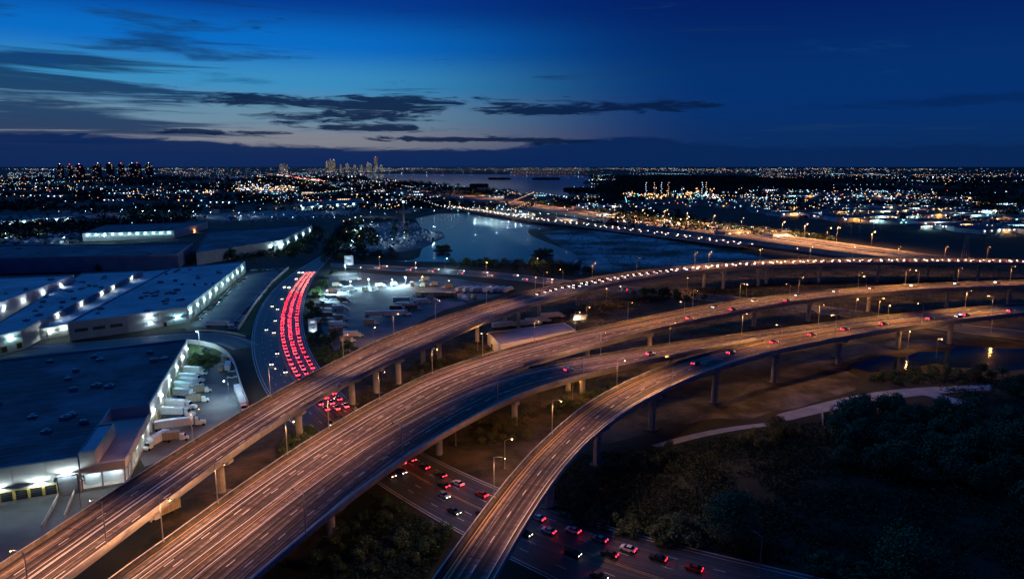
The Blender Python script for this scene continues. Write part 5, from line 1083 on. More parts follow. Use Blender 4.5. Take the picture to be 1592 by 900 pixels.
W3 = [(-582.0,614.7),(-328.3,665.2),(-357.5,761.7),(-619.9,730.6)]
warehouse('long pale warehouse wall behind the blue roofs, with palms before it', W3, 14, 'wall_grey', 'roof_dark', (0,), 4, [], panel=22)
W3B = [(-321.6,690.4),(-274.5,813.2),(-298.9,1020.4),(-408.3,918.9)]
warehouse('dark-roofed warehouse beyond the wide trees at left centre', W3B, 12, 'wall_grey', 'roof_dark', (1,), 3, [(1, f, 7, TEAL, 'teal_lens', 3500) for f in (.15, .4, .65, .9)], panel=20)
W4 = [(-576.1,913.7),(-470.7,950.5),(-492.3,1106.1),(-621.0,1045.1)]
warehouse('distant warehouse with a straight row of eleven lamps on its front wall', W4, 10, 'wall_white', 'roof_dark', (0,), 3, [(0, .06 + .088 * k, 9, TEAL, 'teal_lens', 900) for k in range(11)] + [(1, .55, 2.5, SODIUM, 'sodium_lens', 3000)], panel=25)
W5 = [(-869.9,1079.3),(-801.5,1261.9),(-780.4,1349.5),(-1014.9,1261.9)]
warehouse('farther warehouse at the left edge with seven lamps on its wall', W5, 8, 'wall_white', 'roof_dark', (), 0, [(0, .30 + .1 * k, 6, TEAL, 'teal_lens', 1100) for k in range(7)])
W6 = [(-13.9,378.1),(-6.5,351.1),(36.8,384.4),(31.5,402.5)]
warehouse('long low building with a flat mauve roof between the two flyovers', W6, 6.4, 'wall_white', 'roof_mauve', (0,), 0, [], [(0, .4, 'door')], parapet=.4, panel=5)
W7 = [(-485.5,1541.5),(-382.9,1732.9),(-417.1,1938.7),(-538.4,1764.1)]
warehouse('distant low warehouse left of the lit mast with lights along its eaves', W7, 8, 'wall_white', 'roof_dark', (), 0, [(0, .1 + .13 * k, 6, TEAL, 'teal_lens', 5000) for k in range(7)])
# small lit cabin between the flyovers
(x, y) = (44.0,442.3)
t = thing('cabin', 'small white cabin with a bright lamp between the topmost and middle flyovers', 'cabin', (x, y, 0), .3)
b = MB(); b.box((0, 0, 0), (9, 5, 2.8)); b.build('wall', 'wall_white', t)
b = MB(); b.box((0, 0, 2.8), (9.6, 5.6, .3)); b.build('roof', 'roof_mauve', t)
b = MB(); b.box((1, -2.53, .1), (1.1, .1, 2.1)); b.build('door', 'door_grey', t)
wall_lamp(t, (0, 0), -2, -2.5, 2.5, 0, -1, (1, .8, .55), 'sodium_lens', 1600)

# ---------------------------------------------------------------- walls, fences, signs
def fence_line(name, label, pts, h, m, th=.25, cat='wall', seg=6.0):
    o = pts[0]
    root = thing(name, label, cat, (*o, 0))
    P = [(x - o[0], y - o[1]) for x, y in pts]
    D = cumlen(P)
    s = 0.0
    while s < D[-1] - .5:
        e = min(D[-1], s + seg)
        (a, _), (c, _) = walk(P, s, D), walk(P, e, D)
        L = math.dist(a, c)
        b = MB()
        ang = math.atan2(c[1] - a[1], c[0] - a[0])
        b.box(((a[0] + c[0]) / 2, (a[1] + c[1]) / 2, 0), (L - .05, th, h), rz=ang)
        b.box(((a[0] + c[0]) / 2, (a[1] + c[1]) / 2, h), (L - .05, th + .12, .12), rz=ang)
        b.build('wall_panel', m, root)
        b = MB()
        b.box((a[0], a[1], 0), (.45, .45, h + .25), rz=ang)
        b.build('post', m, root)
        s = e
fence_line('boundary_wall', 'curved pale wall around the truck court and grass corner', [(-185.6,378.9),(-179.4,376.8),(-173.4,374.0),(-168.0,370.3),(-163.1,366.0),(-158.6,361.2),(-154.5,356.0),(-150.7,350.7),(-147.2,345.1),(-143.8,339.5),(-140.7,333.7),(-137.7,327.8),(-134.8,321.9),(-132.0,316.0),(-129.1,310.1),(-126.3,304.2),(-123.4,298.3),(-120.5,292.4),(-117.5,286.5),(-114.4,280.7),(-111.4,274.9)], 2.4, 'wall_white')
fence_line('boundary_wall', 'straight wall between the car park and the boulevard', [(-169.4,411.6),(-172.4,424.3),(-175.4,436.9),(-178.4,449.6),(-181.4,462.3),(-184.5,474.9),(-187.5,487.6),(-190.3,500.3),(-193.0,513.0),(-195.6,525.8),(-198.3,538.5),(-200.9,551.3),(-203.6,564.0),(-206.2,576.7),(-208.5,589.6),(-210.5,602.4),(-212.5,615.3),(-214.5,628.1),(-216.5,641.0),(-218.4,653.9),(-220.4,666.7)], 2.4, 'wall_grey', seg=8)
fence_line('guard_rail', 'low lit rail at the corner of the side street', [(-200.1,408.3),(-188.6,408.8),(-177.5,406.1),(-167.4,400.7),(-158.2,393.8)], 1.0, 'barrier_concrete', seg=6, cat='rail')
fence_line('ramp_wall', 'low concrete ramp wall in the loading yard, left of two', [(-141.4,200.6),(-131.5,176.2)], 1.2, 'structure_concrete', seg=5)
fence_line('ramp_wall', 'low concrete ramp wall in the loading yard, right of two', [(-139.7,206.0),(-128.9,181.9)], 1.2, 'structure_concrete', seg=5)
fence_line('retaining_wall', 'short angled retaining wall beside the dark footpath end', [(128.2,268.7),(125.7,263.7),(123.5,258.4),(121.5,253.1)], 3.0, 'wall_grey', seg=4)
def sign(x, y, z0, w, h, rz, label):
    t = thing('sign', label, 'sign', (x, y, 0), rz)
    b = MB()
    for sx in (-1, 1):
        b.tube((sx * w * .3, 0, 0), (sx * w * .3, 0, z0 + .5), .2, .2, 8)
    b.build('post', 'dark_steel', t)
    b = MB()
    b.box((0, 0, z0), (w, .5, h))
    fr = b.build('sign_box', 'wall_grey', t)
    b = MB()
    b.box((0, -.32, z0 + .25), (w - .5, .1, h - .5))
    b.build('sign_face', 'sign_face', fr)
    b = MB()
    b.box((0, -.39, z0 + h * .68), (w * .5, .06, h * .14))
    b.build('lit_panel', 'screen_blue', fr)
    for k, (a, c) in enumerate(((-.1, .5), (.05, .38), (-.02, .26))):
        b = MB()
        b.box((w * a, -.39, z0 + h * c), (w * (.6 - .1 * k), .05, h * .05))
        b.build('lettering_bar', 'car_blue', fr)
    b = MB()
    b.box((0, -1.6, z0 - .2), (w * .4, .3, .2))
    s_ = b.build('sign_light', 'dark_steel', t)
    lamp('lamp_light', s_, (0, -2.2, z0 + .2), WHITE, 350, 'POINT', .3)
(x, y) = (-119.9,400.1)
sign(x, y, 1.6, 5.2, 8.2, .25, 'tall white lit sign in the bushes beside the boulevard')
(x, y) = (-163.8,679.8)
sign(x, y, 2.0, 9, 9.5, .2, 'square pale sign at the corner of boulevard and frontage road')

# ---------------------------------------------------------------- vehicles
CARS = {}
def car_pieces(colour):
    if colour in CARS:
        return CARS[colour]
    b = MB()
    # lower body with sloping bonnet and boot, x forward
    prof = [(-2.15, .35), (-2.2, .75), (-1.95, .98), (-1.0, 1.0), (.75, 1.0), (2.0, .82), (2.2, .6), (2.15, .32)]
    w = .88
    for i in range(len(prof)):
        a, c = prof[i], prof[(i + 1) % len(prof)]
        b.face([(a[0], -w, a[1]), (a[0], w, a[1]), (c[0], w, c[1]), (c[0], -w, c[1])])
    b.face([(p[0], -w, p[1]) for p in prof])
    b.face([(p[0], w, p[1]) for p in prof][::-1])
    b.hexa([(-1.05, -.66, 1.40), (.25, -.66, 1.40), (.25, .66, 1.40), (-1.05, .66, 1.40)], [(-.95, -.6, 1.46), (.15, -.6, 1.46), (.15, .6, 1.46), (-.95, .6, 1.46)])
    body = b.mesh('body', colour)
    b = MB()
    b.hexa([(-1.75, -.8, .99), (1.0, -.8, .99), (1.0, .8, .99), (-1.75, .8, .99)], [(-1.08, -.66, 1.41), (.28, -.66, 1.41), (.28, .66, 1.41), (-1.08, .66, 1.41)])
    cab = b.mesh('cabin_glass', 'glass_dark')
    b = MB()
    b.tube((0, -.11, 0), (0, .11, 0), .33, .33, 12)
    wh = b.mesh('wheel', 'tyre')
    def lite(x, m, k):
        b = MB()
        b.box((x * .99, 0, -.13), (.05, .46, .26), 1)
        q = x * .99 + (.03 if x > 0 else -.03)
        b.face([(q, -.21, -.11), (q, .21, -.11), (q, .21, .10), (q, -.21, .10)])
        return b.mesh(k, [m, 'tyre'])
    CARS[colour] = (body, cab, wh, lite(2.2, 'head_glow', 'headlight'), lite(-2.2, 'tail_glow', 'tail_light'))
    return CARS[colour]
def build_car(colour, x, y, z, rz, label, group):
    body, cab, wh, hl, tl = car_pieces(colour)
    t = thing('car', label, 'car', (x, y, z), rz, group)
    link('body', body, t)
    link('cabin_glass', cab, t)
    for sx in (-1.35, 1.35):
        for sy in (-.8, .8):
            link('wheel', wh, t, loc=(sx, sy, .33))
    for sy in (-.6, .6):
        link('headlight', hl, t, loc=(0, sy, .72))
        link('tail_light', tl, t, loc=(0, sy, .82))
    return t
SIMPLE = {}
def simple_car(colour, lit=True):
    key = (colour, lit)
    if key not in SIMPLE:
        b = MB()
        b.hexa([(-2.2, -.88, .3), (2.2, -.88, .3), (2.2, .88, .3), (-2.2, .88, .3)], [(-2.15, -.86, .95), (2.1, -.86, .8), (2.1, .86, .8), (-2.15, .86, .95)], 0)
        b.hexa([(-1.7, -.8, .9), (1.0, -.8, .85), (1.0, .8, .85), (-1.7, .8, .9)], [(-1.1, -.66, 1.42), (.3, -.66, 1.42), (.3, .66, 1.42), (-1.1, .66, 1.42)], 1)
        for sx in (-1.35, 1.35):
            for sy in (-.84, .84):
                b.tube((sx, sy - .08, .33), (sx, sy + .08, .33), .33, .33, 6, 2)
        if lit:
            for sy in (-.6, .6):
                b.face([(2.23, sy - .24, .52), (2.23, sy + .24, .52), (2.2, sy + .24, .78), (2.2, sy - .24, .78)], 3)
                b.face([(-2.23, sy - .24, .62), (-2.23, sy + .24, .62), (-2.2, sy + .24, .92), (-2.2, sy - .24, .92)], 4)
        SIMPLE[key] = b.mesh('car', [colour, 'glass_dark', 'tyre', 'head_glow', 'tail_glow'])
    return SIMPLE[key]
CC = ['car_white', 'car_silver', 'car_black', 'car_blue', 'car_red', 'car_silver', 'car_black', 'car_white']
TRAFFIC = [0]
FARQ = []
def traffic(ST, ox, oy, t, s0, s1, gap, direction, label, group, dz=0.0, near=230, lit=True):
    C = pts_across(ST, t, dz)
    D = cumlen(C)
    s = s0 if s0 >= 0 else D[-1] + s0
    s1 = s1 if s1 > 0 else D[-1] + s1
    while s < s1:
        p, h = walk(C, s, D)
        x, y, z = p[0] + ox, p[1] + oy, p[2]
        if direction < 0:
            h += math.pi
        c = RN.choice(CC)
        lab = label.replace('car ', {'car_white': 'white', 'car_silver': 'silver', 'car_black': 'black', 'car_blue': 'blue', 'car_red': 'dark red'}[c] + ' car ', 1)
        j = RN.uniform(-.25, .25)
        x, y = x - math.sin(h) * j, y + math.cos(h) * j
        if math.hypot(x, y) < near:
            build_car(c, x, y, z, h, lab, group)
        elif math.hypot(x, y) > 560:
            FARQ.append((x, y, z, h))
        else:
            link('car', simple_car(c, True), None, lab, 'car', group, None, (x, y, z), h)
        TRAFFIC[0] += 1
        s += gap * RN.uniform(.8, 1.35)
def truck_proto(kind, box, L=12.0):
    """x forward; trailer box behind a cab"""
    t = thing('truck', 'truck', 'truck')
    b = MB()
    b.box((-L / 2 - 1.2, 0, 1.15), (L, 2.5, 2.75))
    tr = b.build('trailer', box, t)
    b = MB()
    for k in range(int(L / 1.5)):
        for sy in (-1, 1):
            b.box((-1.9 - k * 1.5, sy * 1.27, 1.2), (.08, .05, 2.6))
    b.build('rib', 'trailer_grey', tr, kind='stuff')
    b = MB()
    b.box((-L / 2 - 1.2, 0, .85), (L - .4, 1.2, .3))
    b.build('chassis', 'dark_steel', t)
    b = MB()
    if kind == 'semi':
        b.hexa([(-.6, -1.2, .7), (1.2, -1.2, .7), (1.2, 1.2, .7), (-.6, 1.2, .7)], [(-.6, -1.15, 3.5), (.5, -1.1, 3.3), (.5, 1.1, 3.3), (-.6, 1.15, 3.5)])
        b.hexa([(1.2, -1.05, .6), (3.2, -.95, .6), (3.2, .95, .6), (1.2, 1.05, .6)], [(1.2, -1.0, 2.0), (3.1, -.85, 1.7), (3.1, .85, 1.7), (1.2, 1.0, 2.0)])
    else:
        b.hexa([(-1.0, -1.1, .6), (1.1, -1.1, .6), (1.1, 1.1, .6), (-1.0, 1.1, .6)], [(-1.0, -1.1, 2.6), (.5, -1.0, 2.6), (.5, 1.0, 2.6), (-1.0, 1.1, 2.6)])
        b.hexa([(1.1, -1.0, .6), (2.0, -.95, .6), (2.0, .95, .6), (1.1, 1.0, .6)], [(1.1, -1.0, 1.5), (1.95, -.9, 1.3), (1.95, .9, 1.3), (1.1, 1.0, 1.5)])
    cb = b.build('cab', 'truck_white', t)
    b = MB()
    if kind == 'semi':
        b.hexa([(.99, -1.05, 2.1), (1.05, -1.05, 2.1), (1.05, 1.05, 2.1), (.99, 1.05, 2.1)], [(.58, -.98, 3.1), (.64, -.98, 3.1), (.64, .98, 3.1), (.58, .98, 3.1)])
    else:
        b.hexa([(.93, -1.0, 1.6), (1.0, -1.0, 1.6), (1.0, 1.0, 1.6), (.93, 1.0, 1.6)], [(.56, -.92, 2.5), (.62, -.92, 2.5), (.62, .92, 2.5), (.56, .92, 2.5)])
    b.build('windscreen', 'glass_dark', cb)
    xs = (2.3, -.3, -1.6, -L + .6, -L - .6) if kind == 'semi' else (1.2, -L + 1.4)
    for x in xs:
        for sy in (-1.0, 1.0):
            b = MB()
            b.tube((x, sy - .18, .5), (x, sy + .18, .5), .5, .5, 12)
            b.build('wheel', 'tyre', t)
    return t
TR = {'semi': truck_proto('semi', 'truck_white', 13.5), 'box': truck_proto('box', 'truck_white', 8.5), 'red': truck_proto('box', 'truck_red', 8.5), 'yellow': truck_proto('box', 'truck_yellow', 6.0), 'grey': truck_proto('semi', 'trailer_grey', 12.5)}
for p_ in TR.values():
    p_['_used'] = 0
def truck(kind, front, back, label, group):
    """front and back are ground points; the truck stands with its nose at front"""
    a = math.atan2(front[1] - back[1], front[0] - back[0])
    n = 3.2 if kind in ('semi', 'grey') else 2.0
    return put(TR[kind], front[0] - math.cos(a) * n, front[1] - math.sin(a) * n, .05, a, label, group)
for k, (bk, fr, kd) in enumerate([((-161.5,321.0),(-148.0,318.9),'box'),((-157.9,309.7),(-144.6,307.7),'semi'),((-155.6,303.8),(-142.1,300.9),'box'),((-153.3,297.2),(-139.4,293.5),'semi'),((-149.8,288.2),(-137.2,284.8),'box'),((-144.9,273.3),(-131.8,271.7),'semi'),((-142.5,264.1),(-128.5,263.4),'semi'),((-136.3,248.1),(-120.3,254.8),'semi')]):
    truck(kd, fr, bk, f'white truck backed up to the nearest warehouse wall, {ORD[k]} from the far end', 'trucks backed up to the warehouse wall')
for k, (bk, fr, kd, lb) in enumerate([((-126.7,299.5),(-117.8,282.9),'box','pale box truck with lit roof by the curved wall'),((-119.0,284.6),(-109.0,265.0),'grey','grey trailer rig by the curved wall near the topmost flyover'),((-129.5,234.4),(-130.5,228.7),'box','truck cab parked beside the warehouse annex'),((-188.6,420.2),(-175.6,420.2),'grey','long trailer across the near end of the car park'),((-100.7,183.7),(-103.3,179.3),'yellow','pale small truck parked in the gap between flyovers')]):
    truck(kd, fr, bk, lb, 'single parked trucks')
for k, (px, a, kd) in enumerate([((-138.1,535.3),0.1,'red'),((-131.9,508.7),0.05,'box'),((-126.0,477.7),0.05,'grey'),((-118.8,446.2),0.05,'red'),((-114.5,429.1),0.05,'grey'),((-101.6,403.3),0.2,'red'),((-143.8,564.7),0.3,'yellow'),((-145.3,594.1),0.4,'yellow'),((-137.0,597.5),0.4,'grey')]):
    put(TR[kd], px[0], px[1], .05, a, f'truck at the left side of the truck yard, {ORD[k]} in the column', 'trucks at the left side of the yard')
for k in range(9):
    (x0, y0), (x1, y1) = ((-75.1,521.7),(-50.1,521.7))
    put(TR['yellow'], lerp(x0, x1, k / 8), lerp(y0, y1, k / 8), .05, 2.5, 'small truck in the slanted row in the middle of the truck yard', 'small trucks in the slanted row')
for k in range(8):
    (x0, y0), (x1, y1) = ((-37.9,549.6),(-0.5,546.7))
    put(TR['semi' if k % 3 else 'grey'], lerp(x0, x1, k / 7), lerp(y0, y1, k / 7), .05, 1.1 + .05 * (k % 3), 'white trailer in the row along the far edge of the truck yard', 'trailers along the far edge of the yard')
for k, (p, a, kd) in enumerate([((-84.6,477.7),3.2,'grey'),((-75.9,468.9),0.05,'red'),((-65.3,471.1),0.02,'red'),((-74.8,498.8),0.05,'grey')]):
    put(TR[kd], p[0], p[1], .05, a, f'dark truck in the huddle at the middle of the truck yard, {ORD[k]} from the left', 'trucks in the middle huddle')
for k, (p, a, kd) in enumerate([((-125.7,521.7),0.1,'box'),((-122.2,498.8),0.05,'yellow'),((-116.5,468.9),0.05,'box'),((-109.7,438.5),0.05,'yellow'),((-105.7,420.2),0.1,'box'),((-128.3,546.7),0.4,'box'),((-118.4,546.7),1.4,'yellow'),((-110.5,546.7),1.5,'box'),((-60.8,493.9),0.3,'box'),((-58.1,503.7),0.3,'yellow'),((-85.1,450.2),0.1,'grey'),((-71.5,452.2),0.1,'semi'),((-87.2,425.5),0.2,'yellow'),((-45.6,521.7),1.9,'yellow'),((-37.1,508.7),1.9,'box'),((-30.1,513.8),1.9,'yellow'),((-90.2,393.8),0.3,'box'),((-92.0,381.8),0.3,'yellow')]):
    put(TR[kd], p[0], p[1], .05, a, f'small pale truck standing loose in the truck yard, {ORD[k]} of the scattered ones', 'trucks scattered in the yard')
for k, (p, a, kd) in enumerate([((-150.1,344.7),1.9,'yellow'),((-142.9,332.0),1.9,'box'),((-144.4,328.7),1.8,'yellow'),((-156.8,344.7),0.3,'yellow'),((-132.4,280.5),0.5,'yellow'),((-136.8,293.2),0.5,'yellow'),((-121.9,239.1),0.3,'yellow')]):
    put(TR[kd], p[0], p[1], .05, a, f'small vehicle parked loose in the warehouse truck court, {ORD[k]} listed from the trees', 'small vehicles in the truck court')
for k, (p, a) in enumerate([((0.8,420.2),0.5),((22.6,432.8),0.4),((16.0,425.5),0.45),((32.7,446.2),0.3)]):
    put(TR['semi'], p[0], p[1], .05, a, f'white truck parked behind the mauve roof, {ORD[k]} from the left', 'trucks behind the mauve roof')
for k, p in enumerate([(-108.1,564.7),(-98.9,571.0),(-85.2,571.0),(-76.2,564.7),(-68.5,567.9),(-56.4,555.6),(-79.6,590.7)]):
    put(TR['yellow'], p[0], p[1], .05, .8 + .5 * k, 'yellowish machine lit amber along the top of the truck yard', 'machines along the top of the yard')
for p_ in list(TR.values()):
    if not p_['_used']:
        for ch in list(p_.children):
            for g_ in list(ch.children):
                bpy.data.objects.remove(g_)
            bpy.data.objects.remove(ch)
        bpy.data.objects.remove(p_)
# parked cars
def park(pts_a, pts_b, n, rz, label, group, skip=.12):
    for k in range(n):
        if RN.random() < skip:
            continue
        q = k / max(1, n - 1)
        x, y = lerp(pts_a[0], pts_b[0], q), lerp(pts_a[1], pts_b[1], q)
        c = RN.choice(['car_white', 'car_silver', 'car_white', 'car_black', 'car_blue', 'car_red'])
        link('car', simple_car(c, False), None, {'car_white': 'white', 'car_silver': 'silver', 'car_black': 'black', 'car_blue': 'blue', 'car_red': 'dark red'}[c] + ' ' + label, 'car', group, None, (x, y, .05), rz + RN.uniform(-.04, .04))
park(*((-205.8,436.6),(-241.0,608.0)), 34, .3, 'parked car nose-out along the lamp-lit warehouse wall', 'cars parked along the warehouse wall')
park(*((-174.3,415.0),(-221.1,646.0)), 34, .3, 'parked car along the dark wall between car park and boulevard', 'cars parked along the boulevard wall')
park(*((-251.9,654.1),(-221.6,662.5)), 16, 1.7, 'parked car across the far end of the car park', 'cars at the far end of the car park')
for x, y in [(-168.2,363.7),(-134.0,313.9),(-137.8,324.3)]:
    link('car', simple_car('car_white', False), None, 'white car parked inside the curved wall of the truck court', 'car', 'cars inside the curved wall', None, (x, y, .06), .4)
# traffic standing with lights on
def s_at(ST, t, p, ox=0.0, oy=0.0):
    C = pts_across(ST, t)
    D = cumlen(C)
    i = min(range(len(C)), key=lambda k: math.hypot(C[k][0] + ox - p[0], C[k][1] + oy - p[1]))
    return D[i]
def queue(ST, t, p0, p1, gap, direction, label, group, dz, ox=0.0, oy=0.0, near=230):
    a, c = s_at(ST, t, p0, ox, oy), s_at(ST, t, p1, ox, oy)
    traffic(ST, ox, oy, t, min(a, c), max(a, c), gap, direction, label, group, dz, near)
BG = 'cars standing on the boulevard'
for t, gap, nm in ((.12, 8, 'right-hand'), (.27, 6.6, 'middle'), (.42, 7, 'inner')):
    queue(BLVD, t, (-188.0,638.0), (-73.4,268.7), gap, -1, f'car showing red tail lights in the {nm} lane of the boulevard bend', BG, .11)
for t, gap in ((.58, 40), (.74, 60)):
    queue(BLVD, t, (-198.4,638.0), (-66.5,241.6), gap, 1, 'car with white headlights coming round the boulevard bend', BG, .11)
for t, gap in ((.27, 9), (.42, 22)):
    queue(BLVD, t, (-34.7,221.7), (62.2,156.7), gap, -1, 'car with red tail lights on the lower boulevard under the flyovers', BG, .11)
for t, gap in ((.6, 18), (.76, 40)):
    queue(BLVD, t, (-41.3,209.2), (33.3,158.1), gap, 1, 'car with white headlights on the lower boulevard under the flyovers', BG, .11)
for t, d, gap in ((.25, 1, 30), (.75, -1, 30)):
    queue(FRONT, t, (-126.9,679.8), (106.9,546.7), gap, d, 'car on the amber lit frontage road', 'cars on the frontage road', .1)
def deck_traffic(key, t, p0, p1, gap, d, label, near=300):
    root, ST, ox, oy = VIA[key]
    queue(ST, t, p0, p1, gap, d, label, 'cars on the flyovers', .02, ox, oy, near)
deck_traffic('A', .40, (14.5,445.7), (484.3,603.7), 7, -1, 'car with white headlights on the topmost flyover')
deck_traffic('A', .60, (46.8,469.7), (484.3,603.7), 9, -1, 'car with white headlights in the near lane of the topmost flyover')
deck_traffic('B', .25, (120.8,412.8), (400.6,496.4), 34, -1, 'car on the amber lit right end of the middle flyover')
deck_traffic('B', .75, (98.5,386.5), (215.5,445.7), 40, 1, 'car with red tail lights on the upper right flyover')
deck_traffic('D', .55, (28.4,279.0), (61.8,310.7), 40, 1, 'car with red tail lights on the dark bluish flyover lanes')
deck_traffic('C', .35, (74.6,289.6), (305.6,398.6), 28, 1, 'car with red tail lights on the curved ramp flyover')
# small vehicle with blue flashing lamps on the lower right flyover
(x, y) = (253.5,378.1)
t = build_car('car_black', x, y, 15.5, -2.9, 'dark car with two blue flashing lamps on the lower right flyover', None)
for sy in (-.35, .35):
    b = MB()
    b.octa((-.4, sy, 1.62), .3, 0, .2)
    b.build('blue_lamp', 'blue_flash', t)

